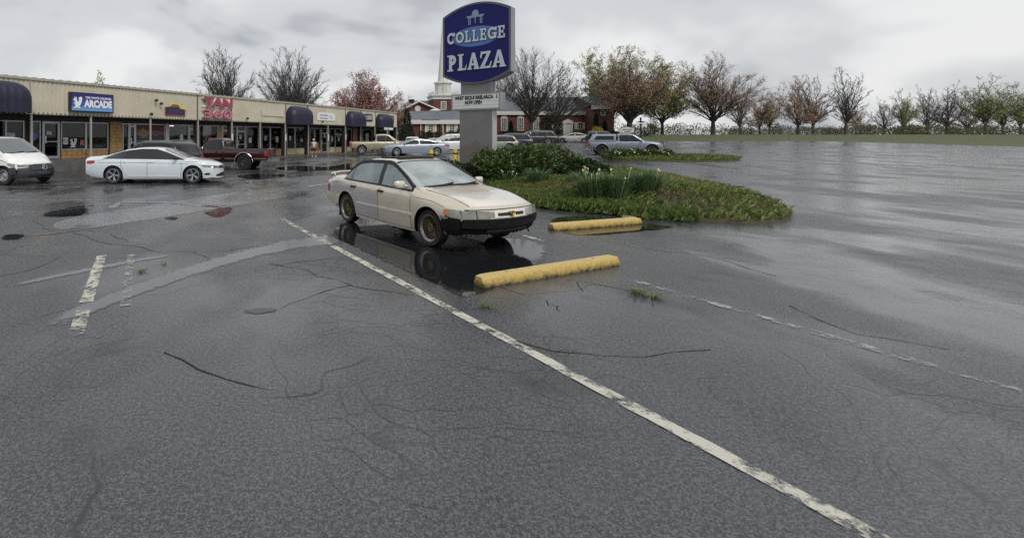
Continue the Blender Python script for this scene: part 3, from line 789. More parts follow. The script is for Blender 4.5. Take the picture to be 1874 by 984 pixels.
    for i in range(11):
        y = r5.uniform(-.7, .7); x = c.warp(c.x1, y, .3).x - r5.uniform(0, .1); z = r5.uniform(.23, .30)
        b.tube([(x, y, z + .09), (x + r5.uniform(-.03, .03), y + r5.uniform(-.06, .06), z)], r5.uniform(.006, .02), 4)
    tag(b.build('hanging_splash_shield', beam, c.root), kind='stuff')
    # rear end
    c.side('rear_bumper', [(-2.235, .40, .545), (-1.95, .33, .55), (-1.66, .32, .555), (-1.60, .37, .555)], p_beige, .03)
    c.front('rear_bumper', [(-.74, .38, .535), (0, .36, .54), (.74, .38, .535)], p_beige, .05, end=-1)
    c.front('tail_lamp', [(.35, .62, .76), (.72, .60, .78)], M_tail, .012, mirror=True, end=-1)
    c.side('tail_lamp', [(-2.205, .60, .77), (-2.12, .60, .77)], M_tail, .012, nv=3)
    c.front('licence_plate', [(-.15, .62, .74), (.15, .62, .74)], M_plate, .02, end=-1)
    b = MB()
    b.tube([(-2.12 * k, y, .945 + (.03 if abs(y) < .6 else 0)) for y in (-.68, -.62, -.4, 0, .4, .62, .68)], .016, 6)
    for y in (-.6, .6): b.tube([(-2.06 * k, y, .90), (-2.11 * k, y, .97)], .02, 6)
    b.build('boot_spoiler', p_beige, c.root, smooth='all')
    for xa in (-1.2325,):
        for sg in (-1, 1):
            MB().box((xa - .345) * k, (xa - .325) * k, sg * .60, sg * .79, .10, .34).build('mud_flap', M_black, c.root)
    MB().tube([(.78 * k, .74, .86), (-.05, .66, 1.36)], .006, 5).build('antenna', M_black, c.root)
    # dark floor pan so nothing shows through under the body
    return c
hero()

# ---------------------------------------------------------------- white sedan beside the van
def white_sedan():
    P = paint('cool_white_car_paint', (.66, .72, .76), .22, .1, .03)
    loc, hd, wb = place(gp(352.5, 336.4), gp(206.8, 336.7), .86)
    k = wb / 2.686
    sp = sedan_spec(x0=-2.42, x1=2.24, xr=-1.343, xf=1.343, r=.325, tw=.215, sx=k, sz=.93, paint=P,
        top=[(-2.42, .98), (-2.34, 1.08), (-1.95, 1.10), (-1.75, 1.13), (-1.0, 1.37), (-.5, 1.445), (-.05, 1.455), (.3, 1.41), (1.12, 1.02), (1.3, .98), (1.8, .90), (2.1, .80), (2.24, .70)],
        sh=[(-2.42, .92), (-1.9, 1.0), (-1.0, .985), (.9, .94), (1.4, .90), (1.9, .82), (2.24, .66)],
        bot=[(-2.42, .38), (-2.2, .28), (-1.7, .22), (-1, .18), (1, .18), (1.7, .18), (2.24, .22)],
        w=[(-2.42, .78), (-2.0, .86), (-1.2, .90), (1.3, .90), (1.9, .86), (2.24, .76)],
        wr=[(-2.42, .66), (-1.9, .68), (-1.6, .62), (-.9, .57), (.2, .58), (1.0, .72), (1.3, .76), (2.24, .66)])
    c = Car('white_sedan', 'bluish white four-door sedan with dark tinted windows beside the white van', 'car', loc, hd, sp)
    c.body(nst=72)
    c.wheels('spoke', M_alloy, rr=.70, n=5)
    c.side('front_door', [(-.18, .25, .93), (.5, .245, .93), (.93, .26, .90)], P, .005)
    c.side('rear_door', [(-1.05, .70, .965), (-.96, .5, .965), (-.84, .30, .965), (-.7, .25, .962), (-.2, .25, .935)], P, .005)
    c.side('window_trim', [(-1.72, 1.0, 1.03), (-1.3, .995, 1.21), (-.9, .99, 1.325), (-.45, .985, 1.385), (.05, .975, 1.38), (.4, .965, 1.26), (.75, .955, 1.1), (1.05, .945, .965)], M_black, .004)
    c.side('rear_window', [(-1.56, 1.01, 1.07), (-1.3, 1.008, 1.19), (-.9, 1.005, 1.30), (-.55, 1.0, 1.352), (-.235, .995, 1.362)], M_glass, .009)
    c.side('front_window', [(-.165, .992, 1.362), (.05, .988, 1.352), (.4, .98, 1.235), (.72, .97, 1.085), (.94, .962, .985)], M_glass, .009)
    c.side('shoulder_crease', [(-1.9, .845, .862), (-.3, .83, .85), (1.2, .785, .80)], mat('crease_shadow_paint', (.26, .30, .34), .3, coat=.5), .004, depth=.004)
    for pts in ([(-.19, .25), (-.19, .97)], [(.94, .26), (.97, .6), (.95, .93)], [(-1.0, .55), (-1.07, .72), (-1.07, .97)], [(-1.9, .93), (-1.5, .985)], [(1.0, .90), (1.6, .85), (1.9, .77)]): c.seam(pts, wd=.0065)
    c.side('sill_crease', [(-.8, .30, .325), (.85, .29, .315)], P, .014)
    c.glass_x('windscreen', 1.10, .32, M_glassl, .04)
    c.glass_x('rear_windscreen', -1.72, -1.0, M_glass, .05)
    c.mirrors(.78, .965, M_black, 1.05)
    for x in (-.95, -.07): c.handle(x, .865)
    c.side('headlamp', [(1.70, .715, .74), (1.9, .66, .755), (2.1, .645, .735), (2.19, .64, .70)], M_lamp, .010)
    c.front('headlamp', [(.45, .615, .70), (.74, .62, .72)], M_lamp, .012, mirror=True)
    c.front('grille', [(-.44, .60, .71), (0, .59, .72), (.44, .60, .71)], M_black, .012)
    for z in (.63, .665): c.front('grille_bar', [(-.42, z - .006, z + .006), (.42, z - .006, z + .006)], M_chrome, .018)
    b = MB(); b.lathe([(.055, c.x1 - .06), (.055, c.x1 + .022), (.0, c.x1 + .022)], 18, 'x', c=(0, 0, .655 * .93)); b.build('badge', M_chrome, c.root)
    c.front('lower_grille', [(-.62, .29, .34), (-.3, .27, .42), (.3, .27, .42), (.62, .29, .34)], M_black, .012)
    c.side('bumper_vent', [(1.86, .37, .40), (2.0, .34, .43), (2.15, .36, .425)], M_black, .008)
    c.side('tail_lamp', [(-2.38, .80, .915), (-2.2, .80, .93), (-2.02, .84, .93)], M_tail, .010)
    c.front('tail_lamp', [(.4, .80, .91), (.74, .79, .92)], M_tail, .012, mirror=True, end=-1)
    c.front('licence_plate', [(-.2, .5, .62), (.2, .5, .62)], M_plate, .015, end=-1)
white_sedan()

# ---------------------------------------------------------------- white van cut by the left frame edge
def van():
    P = mat('van_white_paint', (.80, .80, .79), .25, coat=.7, var=.02)
    D = mat('van_dark_bumper', (.030, .034, .042), .42)
    near = gp(9.6, 339); hd = R(-16); h = Vector((math.cos(hd), math.sin(hd))); rt = Vector((h.y, -h.x))
    c0 = Vector(near[:2]) - rt * .84 - h * 1.6
    sp = dict(bare_front=(1.98, .66), x0=-2.6, x1=2.48, xr=-1.6, xf=1.6, r=.335, tw=.215, sx=1.0, sz=.93, paint=P, bowf=.36, bowr=.06,
        top=[(-2.6, 1.80), (-2.45, 1.87), (-1, 1.90), (.2, 1.89), (.62, 1.83), (1.55, 1.22), (1.7, 1.17), (2.2, 1.02), (2.4, .92), (2.48, .84)],
        sh=[(-2.6, 1.12), (1.2, 1.10), (1.6, 1.06), (2.1, .93), (2.48, .78)], bot=[(-2.6, .4), (-2.3, .3), (1.6, .24), (2.48, .26)],
        w=[(-2.6, .90), (-2.3, .955), (1.6, .955), (2.1, .91), (2.48, .80)], wr=[(-2.6, .80), (-2, .84), (.5, .82), (1.4, .88), (2.48, .74)], rakef=[(.2, .06), (.4, 0), (.6, .02), (.9, .12)])
    c = Car('delivery_van', 'white van with dark grey bumper and round chrome grille badge at the left edge', 'van', (c0.x, c0.y, 0), hd, sp)
    c.body(nst=64)
    c.wheels('steel', M_alloy, rr=.64)
    c.side('front_door', [(.15, .34, 1.12), (.7, .33, 1.12), (1.12, .36, 1.08)], P, .006)
    c.side('window_trim', [(.18, 1.13, 1.72), (.5, 1.13, 1.72), (.8, 1.13, 1.60), (1.3, 1.12, 1.25)], M_black, .004)
    c.side('front_window', [(.24, 1.16, 1.68), (.5, 1.16, 1.68), (.8, 1.16, 1.56), (1.2, 1.16, 1.27)], M_glass, .009)
    c.glass_x('windscreen', 1.54, .66, M_glassl, .05)
    c.mirrors(1.05, 1.14, M_black, 1.5)
    for pts in ([(.13, .34), (.13, 1.7)], [(1.14, .36), (1.2, 1.05)], [(1.3, 1.02), (1.95, .84)], [(-2.0, .98), (1.1, .96)]): c.seam(pts, wd=.008)
    c.side('headlamp', [(1.92, .80, .845), (2.15, .73, .86), (2.34, .70, .83), (2.42, .70, .80)], M_lamp, .012)
    c.front('headlamp', [(.5, .70, .79), (.78, .70, .80)], M_lamp, .014, mirror=True)
    c.side('bumper_side', [(2.0, .30, .60), (2.02, .27, .64), (2.2, .27, .69), (2.44, .27, .68)], D, .010, nv=8)
    c.front('bumper', [(-.80, .28, .66), (-.5, .26, .68), (.5, .26, .68), (.80, .28, .66)], D, .02, nv=8)
    c.front('grille', [(-.5, .60, .78), (-.3, .56, .80), (.3, .56, .80), (.5, .60, .78)], M_black, .03)
    for z in (.63, .71): c.front('grille_bar', [(-.45, z - .012, z + .012), (0, z - .016, z + .016), (.45, z - .012, z + .012)], mat('grille_grey', (.1, .11, .13), .35), .04)
    b = MB(); zc = .68 * .93; X = c.x1 + .03
    b.tube([(X, .105 * math.cos(q), zc + .105 * math.sin(q)) for q in [2 * PI * i / 24 for i in range(25)]], .012, 6)
    for q in (90, 210, 330): b.tube([(X, 0, zc), (X, .1 * math.cos(R(q)), zc + .1 * math.sin(R(q)))], [.018, .006], 5)
    b.build('badge', M_chrome, c.root)
    c.front('licence_plate', [(-.26, .40, .52), (.26, .40, .52)], mat('dark_plate', (.05, .055, .075), .4), .035)
    c.front('lower_grille', [(-.55, .29, .36), (.55, .29, .36)], M_black, .03)
    c.side('fog_lamp_recess', [(2.2, .36, .42), (2.36, .35, .43)], M_black, .016)
    for y0, y1 in ((-.6, .0), (.0, .6)):
        MB().tube([c.warp(x, y, c.top_z(x, y) + .03) for x, y in ((1.58, y0), (1.5, y1))], .014, 5).build('wiper', M_black, c.root)
van()

def far_suv(name, label, loc, hd, col, k=1.0, sz=.94, rim=None, dark=True, **kw):
    P = paint(name + '_paint', col, .26, .2, .04)
    sp = suv_spec(paint=P, sx=k, sz=sz, **kw)
    c = Car(name, label, 'suv', loc, hd, sp)
    c.body(nst=36); c.wheels('spoke', rim or M_alloy, rr=.66, n=5)
    h = lambda x: c.sh(x * k) / sz
    t = lambda x: c.top(x * k) / sz
    tops = [(-2.02, h(-2.02) + .03, h(-2.02) + .22), (-1.75, h(-1.75) + .03, t(-1.75) - .13), (-1.2, h(-1.2) + .03, t(-1.2) - .12), (0, h(0) + .03, t(0) - .12), (.3, h(.3) + .03, t(.3) - .13), (.9, h(.9) + .03, t(.9) - .12)]
    if kw.get('long'): pass
    c.side('window_trim', [(u, a - .015, b + .02) for u, a, b in tops], M_black, .004)
    for nm, a, b in (('quarter_window', -1.95, -1.32), ('rear_window', -1.24, -.42), ('front_window', -.34, .82)):
        cols = []
        for i in range(7):
            x = a + (b - a) * i / 6
            cols.append((x, interp([(u, v) for u, v, _ in tops], x) + .015, interp([(u, v) for u, _, v in tops], x) - .01))
        c.side(nm, cols, M_glass, .009)
    c.side('front_door', [(-.36, .36, h(-.3) - .02), (.4, .35, h(.4) - .02), (.9, .38, h(.9) - .04)], P, .005)
    c.side('rear_door', [(-1.22, .85, h(-1.2) - .02), (-1.05, .6, h(-1) - .02), (-.9, .38, h(-.9) - .02), (-.38, .36, h(-.4) - .02)], P, .005)
    c.side('sill_cladding', [(-.95, .27, .35), (.95, .27, .35)], M_black, .012)
    c.glass_x('windscreen', 1.08, .4, M_glassl, .05)
    c.glass_x('rear_windscreen', -2.2, -1.98, M_glass, .10)
    c.mirrors(.72, 1.06, M_black if dark else P, 1.15)
    for x in (-1.05, -.2): c.handle(x, .93)
    c.side('headlamp', [(1.9, .82, .90), (2.2, .76, .88)], M_lamp, .010)
    c.front('headlamp', [(.5, .72, .82), (.82, .72, .84)], M_lamp, .012, mirror=True)
    c.front('grille', [(-.45, .62, .82), (.45, .62, .82)], M_black, .012)
    c.front('bumper', [(-.8, .40, .56), (.8, .40, .56)], M_black, .012)
    c.side('tail_lamp', [(-2.27, .86, 1.0), (-2.0, .92, 1.02)], M_tail, .010)
    c.front('tail_lamp', [(.5, .84, 1.0), (.82, .84, 1.0)], M_tail, .014, mirror=True, end=-1)
    c.front('rear_bumper', [(-.82, .44, .60), (.82, .44, .60)], M_black, .03, end=-1)
    c.front('licence_plate', [(-.16, .68, .80), (.16, .68, .80)], M_plate, .018, end=-1)
    for sg in (-1, 1):
        MB().tube([(x * k, sg * (c.wr(x * k) - .03), c.top(x * k) + .02) for x in (-1.75, -1.2, -.4, .15)], .017, 5).build('roof_rail', M_alloy if dark else M_black, c.root)
    return c
def far_sedan(name, label, loc, hd, col, k=1.0, sz=.93, rim=None, **kw):
    P = paint(name + '_paint', col, .24, .3, .03)
    sp = sedan_spec(paint=P, sx=k, sz=sz, x0=-2.4, x1=2.4, xr=-1.4, xf=1.4, r=.325, tw=.21,
        top=[(-2.4, .98), (-2.33, 1.07), (-1.95, 1.11), (-1.75, 1.14), (-.9, 1.40), (-.4, 1.465), (.05, 1.47), (.35, 1.42), (1.25, 1.02), (1.4, .98), (1.95, .88), (2.25, .78), (2.4, .68)],
        sh=[(-2.4, .93), (-1.9, 1.02), (-1, .99), (1, .93), (1.5, .89), (2.0, .80), (2.4, .64)],
        bot=[(-2.4, .38), (-2.1, .27), (-1, .19), (1, .19), (2.4, .24)], w=[(-2.4, .78), (-2, .87), (1.4, .91), (2.0, .86), (2.4, .74)],
        wr=[(-2.4, .68), (-1.9, .68), (-1.6, .62), (-.8, .57), (.3, .58), (1.2, .74), (2.4, .64)], **kw)
    c = Car(name, label, 'car', loc, hd, sp)
    c.body(nst=36); c.wheels('spoke', rim or M_alloy, rr=.69, n=7)
    c.side('window_trim', [(-1.72, 1.02, 1.05), (-1.2, 1.01, 1.25), (-.8, 1.0, 1.345), (-.3, .99, 1.395), (.1, .985, 1.39), (.5, .975, 1.25), (1.12, .955, .985)], M_chrome, .003)
    c.side('rear_window', [(-1.5, 1.03, 1.10), (-1.2, 1.03, 1.22), (-.8, 1.02, 1.315), (-.22, 1.01, 1.365)], M_glass, .009)
    c.side('front_window', [(-.15, 1.01, 1.365), (.1, 1.005, 1.355), (.5, .995, 1.22), (.98, .98, 1.0)], M_glass, .009)
    c.side('front_door', [(-.18, .26, .95), (.5, .26, .95), (1.0, .28, .91)], P, .005)
    c.side('rear_door', [(-1.08, .75, .975), (-.98, .5, .975), (-.85, .28, .975), (-.2, .26, .955)], P, .005)
    c.glass_x('windscreen', 1.22, .4, M_glassl, .04)
    c.glass_x('rear_windscreen', -1.72, -.95, M_glassl, .05)
    c.mirrors(.85, .975, P, 1.0)
    for x in (-.97, -.05): c.handle(x, .86, M_chrome)
    c.side('headlamp', [(1.85, .70, .75), (2.1, .64, .75), (2.33, .62, .68)], M_lamp, .010)
    c.front('headlamp', [(.45, .60, .68), (.72, .61, .70)], M_lamp, .012, mirror=True)
    c.front('grille', [(-.36, .44, .66), (.36, .44, .66)], M_black, .012)
    c.front('lower_grille', [(-.6, .27, .36), (.6, .27, .36)], M_black, .012)
    c.side('tail_lamp', [(-2.36, .80, .95), (-2.15, .83, .965), (-1.95, .90, .965)], M_tail, .010)
    c.front('tail_lamp', [(.4, .80, .93), (.74, .79, .93)], M_tail, .012, mirror=True, end=-1)
    c.front('licence_plate', [(-.18, .62, .74), (.18, .62, .74)], M_plate, .015, end=-1)
    c.front('lower_valance', [(-.7, .32, .46), (.7, .32, .46)], M_black, .012, end=-1)
    return c

def pickup(name, label, loc, hd, col, crew, k=1.0, sz=.94, old=False, cap=False, rim=None, r=.38):
    P = paint(name + '_paint', col, .28, .25, .05)
    if crew:
        cab0, cab1 = -.62, 1.22
        top = [(-2.75, 1.10), (-2.7, 1.14), (-.80, 1.14), (-.66, 1.15), (-.60, 1.66), (-.40, 1.78), (.2, 1.80), (.55, 1.74), (1.25, 1.22), (1.4, 1.18), (2.3, 1.08), (2.52, .98), (2.6, .88)]
        x0, x1, xr, xf = -2.75, 2.6, -1.75, 1.72
    else:
        cab0, cab1 = -.30, .95
        top = [(-2.75, 1.14), (-2.72, 1.17), (-.42, 1.17), (-.36, 1.18), (-.30, 1.66), (-.15, 1.74), (.3, 1.75), (.45, 1.70), (1.0, 1.24), (1.12, 1.20), (2.3, 1.14), (2.45, 1.08), (2.5, .98)]
        x0, x1, xr, xf = -2.75, 2.5, -1.45, 1.62
    sp = dict(x0=x0, x1=x1, xr=xr, xf=xf, r=r, tw=.26, sx=k, sz=sz, paint=P, bowf=.08 if old else .2, bowr=.03, rt=.03, top=top,
        sh=[(x0, 1.06), (cab0 - .1, 1.07), (cab1, 1.08), (cab1 + .4, 1.06), (x1 - .3, .98), (x1, .84)], bot=[(x0, .56), (-2.3, .48), (-1, .40), (1.5, .38), (x1, .46)],
        w=[(x0, .88), (-2.5, .92), (1.7, .93), (x1 - .2, .90), (x1, .84)], wr=[(x0, .86), (cab0 - .1, .86), (cab0, .74), (cab0 + .2, .70), (.3, .69), (cab1, .80), (x1, .80)])
    c = Car(name, label, 'pickup', loc, hd, sp)
    cuts = []
    if not cap:
        cut = MB(); cut.box((x0 + .08) * k, (cab0 - .16) * k, -.78, .78, .72, 1.6); cuts.append(cut)
    c.body(cuts, arch=1.2, nst=64); c.wheels('steel' if old else 'spoke', rim or M_alloy, rr=.6, n=6)
    zt = c.top(cab0 * k + .3) / sz
    if crew:
        tr = [(-.52, 1.12, 1.60), (-.40, 1.12, 1.66), (.2, 1.12, 1.68), (.5, 1.12, 1.60), (1.08, 1.12, 1.19)]
        wins = (('rear_window', -.47, .18), ('front_window', .25, 1.0))
    else:
        tr = [(-.24, 1.12, 1.56), (-.14, 1.12, 1.63), (.3, 1.12, 1.63), (.42, 1.12, 1.58), (.86, 1.12, 1.22)]
        wins = (('front_window', -.12, .80),)
    c.side('window_trim', tr, M_black, .004)
    for nm, a, b in wins:
        cols = [(a + (b - a) * i / 5, 1.145, interp([(u, v) for u, _, v in tr], a + (b - a) * i / 5) - .03) for i in range(6)]
        c.side(nm, cols, M_glass, .009)
    c.glass_x('windscreen', cab1 - .0, .56 if crew else .46, M_glassl, .05)
    if not crew: c.side('rear_corner_window', [(-.285, 1.2, 1.48), (-.255, 1.2, 1.5)], M_glass, .006)
    bx = MB(); xx = (cab0 - .045) * k
    bx.box(xx - .02, xx, -.58, .58, 1.22 * sz, 1.55 * sz); bx.build('rear_windscreen', M_glass, c.root)
    c.side('front_door', [((-.26 if not crew else .22), .50, 1.06), (.5, .49, 1.06), (cab1 - .12, .50, 1.06)], P, .005)
    if crew: c.side('rear_door', [(-.56, .51, 1.06), (.18, .50, 1.06)], P, .005)
    c.seam([(cab0 - .09, .45), (cab0 - .09, 1.05)], wd=.012, name='bed_gap')
    if old:
        for z0, z1, m_ in ((.60, .635, mat('tan_pinstripe', (.30, .22, .16), .4)), (.955, .97, mat('pale_pinstripe', (.32, .14, .13), .4))):
            for a, b in ((-2.68, -2.0 if z0 < .9 else -.42), (-.93 if z0 < .9 else -.42, -.42), (-.22, .85)):
                if b > a: c.side('pinstripe', [(a, z0, z1), (b, z0, z1)], m_, .007, depth=.01)
        b = MB()
        for sg in (-1, 1):
            b = MB(); b.tube([(xr * k + r * 1.24 * math.cos(R(q)), sg * (.925), r + r * 1.24 * math.sin(R(q))) for q in range(0, 181, 12)], .018, 6); b.build('wheel_arch_trim', M_chrome, c.root)
    else:
        for xa in (xr, xf):
            for sg in (-1, 1):
                b = MB(); b.tube([(xa * k + r * 1.24 * math.cos(R(q)), sg * .925, r + r * 1.24 * math.sin(R(q))) for q in range(-10, 191, 10)], .035, 6); b.build('wheel_arch_flare', P, c.root, smooth='all')
    c.mirrors(cab1 - .22, 1.12, M_chrome if old else P, 1.3)
    for x in ((.02,) if not crew else (-.42, .34)): c.handle(x, .97, M_chrome if old else P)
    c.side('tail_lamp', [(-2.73, .74, 1.04), (-2.60, .74, 1.04)], M_tail, .010)
    c.front('tail_lamp', [(.68, .74, 1.04), (.87, .74, 1.04)], M_tail, .014, mirror=True, end=-1)
    c.front('tailgate', [(-.66, .66, 1.08), (.66, .66, 1.08)], P, .012, end=-1)
    c.front('licence_plate', [(-.16, .50, .60), (.16, .50, .60)], M_plate, .16, end=-1, depth=.02)
    b = MB(); b.box((x0 - .17) * k, (x0 + .02) * k, -.86, .86, .44 * sz, .62 * sz); b.build('rear_bumper', M_chrome if old or not cap else P, c.root)
    c.front('grille', [(-.6, .66, .90), (.6, .66, .90)], M_black, .012)
    c.front('headlamp', [(.62, .72, .90), (.84, .72, .90)], M_lamp, .014, mirror=True)
    c.side('headlamp', [(x1 - .3, .78, .92), (x1 - .08, .76, .9)], M_lamp, .010)
    c.front('front_bumper', [(-.84, .46, .62), (.84, .46, .62)], M_chrome if old else P, .05)
    if cap:
        b = MB()
        a0, a1 = (x0 + .02) * k, (cab0 - .13) * k; z0 = 1.145 * sz; z1 = 1.74 * sz
        sec = [(.86, 0), (.85, .08), (.74, .80), (.70, .93), (.55, .99), (0, 1.0)]
        def f(u, v):
            x = a0 + (a1 - a0) * u; i = v * 10; j = int(min(9, i)); q = sec + [(-y, z) for y, z in reversed(sec[:-1])]
            y = q[j][0] + (q[j + 1][0] - q[j][0]) * (i - j); z = q[j][1] + (q[j + 1][1] - q[j][1]) * (i - j)
            return Vector((x + .34 * z * (1 - u) ** 3, y, z0 + z * (z1 - z0)))
        b.grid(f, 14, 10)
        cp = b.build('truck_cap', P, c.root, smooth=30)
        for sg in (-1, 1):
            m = MB(); xa, xb = a0 + .42, a1 - .14
            def g(x, t): y = .85 + (.74 - .85) * (t - .08) / .72; return (x, sg * (y + .008), z0 + t * (z1 - z0))
            m.add([g(xa, .26), g(xa + .02, .18), g(xb, .18), g(xb, .74), g(xa + .18, .74)], [(0, 1, 2, 3, 4)]); m.build('side_window', M_glass, cp)
        m = MB(); m.add([(a0 + .04, -.66, z0 + .1), (a0 + .04, .66, z0 + .1), (a0 + .24, .6, z0 + .46), (a0 + .24, -.6, z0 + .46)], [(0, 1, 2, 3)])
        for v in range(4): m.v[v] = (m.v[v][0] - .02, m.v[v][1], m.v[v][2])
        m.build('rear_window', M_glass, cp)
        m = MB(); m.box(a0 - .005, a0 + .06, -.84, .84, z0 - .01, z0 + .06); m.box(a1 - .05, a1, -.70, .70, z0, z1 - .05); m.build('cap_frame', P, cp)
    return c

# ---------------------------------------------------------------- the parked vehicles
def lay(px, D, hd):
    p = onx(px, D); return (p.x, p.y, p.z), R(hd)
l, h = lay(283, 22.5, 152)
far_suv('black_suv', 'black estate-style car with chrome window line, half hidden behind the white sedan', l, h, (.013, .013, .016), 1.0, .90)
def maroon():
    near = gp(447, 311); hd = R(171); h = Vector((math.cos(hd), math.sin(hd))); lf = Vector((-h.y, h.x))
    k = 1.0; c0 = Vector(near[:2]) - lf * .80 + h * 1.45 * k
    pickup('maroon_pickup', 'old dark maroon single-cab pickup truck facing the shops', (c0.x, c0.y, G(c0.x, c0.y)), hd, (.030, .006, .009), False, k, .94, old=True, rim=M_darkrim, r=.40)
maroon()
l, h = lay(699, 40.5, 0); l = (l[0], l[1], l[2])
pickup('tan_pickup', 'tan crew-cab pickup truck parked near the far end of the shops', l, h, (.36, .32, .22), True, .98, .93, rim=M_alloy)
l, h = lay(759.5, 38.5, 180)
far_sedan('silver_sedan', 'silver blue sedan in front of the tan pickup, facing left', l, h, (.30, .34, .40), 1.10, .90)
l, h = lay(822, 42.5, 180)
far_suv('white_suv', 'white SUV behind the silver blue sedan, beside the sign column', l, h, (.70, .72, .73), .98, .95, dark=False)
l, h = lay(755, 58, 80)
far_suv('white_hatchback', 'small white SUV seen from behind by the dark conifer', l, h, (.72, .73, .73), .9, .95, dark=False)
l, h = lay(793, 62, 200)
far_sedan('pale_sedan', 'pale car roof showing between two SUVs below the church windows', l, h, (.55, .56, .56), .95, .95)
l, h = lay(835, 66, 190)
far_sedan('grey_sedan', 'grey car half hidden left of the sign column in the back row', l, h, (.22, .23, .24), .95, .95)
l, h = lay(899, 45.0, 170)
far_suv('sage_wagon', 'sage green wagon with red tail lamp just right of the sign column', l, h, (.26, .27, .22), 1.0, .84)
l, h = lay(930, 50, 168)
far_suv('navy_suv', 'dark slate blue SUV between the sage wagon and the long black SUV', l, h, (.045, .05, .07), 1.0, .90)
l, h = lay(973, 60, 172)
far_suv('long_black_suv', 'long black full-size SUV with chrome wheels in the church row', l, h, (.014, .014, .018), 1.22, 1.02, r=.40)
l, h = lay(1009, 70, 60)
far_sedan('dark_sedan', 'dark sedan seen from behind next to the long black SUV', l, h, (.016, .016, .022), 1.0, .95)
l, h = lay(1052, 70, 140)
far_sedan('cream_sedan', 'pale cream sedan parked alone before the church door', l, h, (.62, .60, .55), 1.0, .95)
l, h = lay(1103, 66, 20)
far_suv('charcoal_suv', 'charcoal SUV roof showing behind the grey pickup', l, h, (.06, .06, .065), 1.0, .95)
p = gp(1101, 283.3)
_h = R(-20); c0 = Vector((p.x + 1.75 * math.cos(_h) - .8 * math.sin(_h), p.y + 1.75 * math.sin(_h) + .8 * math.cos(_h)))
pickup('grey_pickup', 'blue grey crew-cab pickup truck with a matching camper cap', (c0.x, c0.y, G(c0.x, c0.y)), _h, (.21, .245, .29), True, .99, .95, cap=True, rim=M_darkrim, r=.40)
# ================================================================ the strip of shops
MO, MD = MALL_O, MALL_D
def St(px, off=0.0):                                   # distance along the shop front for a photo column, on a plane set back by off
    bx, by = MO.x - MD.y * off, MO.y + MD.x * off
    r = (px - PCX) / FOC
    return (r * by - bx) / (MD.x - MD.y * r)
def Sz(py, t, off=0.0):
    return EYE + (HOR - py) * (MO.y + MD.x * off + MD.y * t) / FOC
MANG = math.atan2(MD.y, MD.x)
def mall_thing(name, label, cat, t, z, off=0.0, group=None):
    p = MO + MD * t + Vector((-MD.y, MD.x)) * off
    return thing(name, label, cat, (p.x, p.y, z), MANG, group)
mall = thing('strip_mall', 'long low beige metal-fronted strip of shops with dark blue dome awnings', 'building', (MO.x, MO.y, 0), MANG)
ZT, ZB, OFF, T0, T1 = 4.72, 2.90, 1.75, -9.0, 44.9
M_fascia = mat('beige_ribbed_metal', (.53, .485, .38), .42, var=.10, vscale=.7)
M_trim = mat('grey_beige_trim', (.36, .34, .28), .45)
M_dark = mat('dark_brown_steel', (.032, .027, .024), .5)
M_post = mat('pale_post_paint', (.36, .34, .29), .45)
M_frame = mat('aluminium_frame', (.42, .43, .44), .35, metal=.6)
M_block = mat('tan_glazed_block', (.42, .24, .095), .5, var=.16, vscale=5)
M_grout = mat('block_grout', (.20, .15, .09), .8)
M_conc = mat('wet_concrete', (.105, .10, .095), .35, var=.2, vscale=2, bump=.2)
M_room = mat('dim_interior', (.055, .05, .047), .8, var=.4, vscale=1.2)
M_yell = mat('yellow_cream_wall', (.46, .40, .22), .6, var=.1)
def pane_mat(name, tint, refl=.12):
    m = bpy.data.materials.new(name); m.use_nodes = True
    nt = m.node_tree; nt.nodes.remove(nt.nodes['Principled BSDF']); o = nt.nodes['Material Output']
    t = nt.nodes.new('ShaderNodeBsdfTransparent'); t.inputs[0].default_value = (*tint, 1)
    g = nt.nodes.new('ShaderNodeBsdfGlossy'); g.inputs['Roughness'].default_value = .02
    f = nt.nodes.new('ShaderNodeFresnel'); f.inputs[0].default_value = 1.45
    mx = nt.nodes.new('ShaderNodeMixShader')
    nt.links.new(f.outputs[0], mx.inputs[0]); nt.links.new(t.outputs[0], mx.inputs[1]); nt.links.new(g.outputs[0], mx.inputs[2]); nt.links.new(mx.outputs[0], o.inputs[0])
    return m
M_pane = pane_mat('shop_window_glass', (.55, .56, .58))
def curbz(t): return interp([(-9, .55), (3, .50), (22, .06), (60, .06)], t)
# roof, walls, back room
MB().box(T0, T1, .12, 15, ZT - .12, ZT - .02).build('roof', mat('grey_roof_membrane', (.25, .25, .25), .7, var=.2), mall)
MB().box(T0, T1, .02, OFF - .02, ZB + .02, ZB + .08).build('soffit', mat('soffit_brown', (.10, .09, .075), .6), mall)
b = MB(); b.box(T0, T1, OFF, OFF + .15, 2.62, ZT - .14); b.build('header_wall', M_dark, mall)
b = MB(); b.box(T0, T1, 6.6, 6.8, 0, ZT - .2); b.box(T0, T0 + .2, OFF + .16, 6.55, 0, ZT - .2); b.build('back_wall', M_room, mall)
b = MB(); b.box(T1 - .25, T1, OFF + .2, 14.8, 0, ZT - .14); b.build('end_wall', mat('end_brick', (.20, .09, .06), .8, var=.3, vscale=3), mall)
b = MB(); b.box(T0 + .2, T1 - .3, OFF + .16, 6.6, ZB - .1, ZB); b.build('ceiling', M_room, mall)
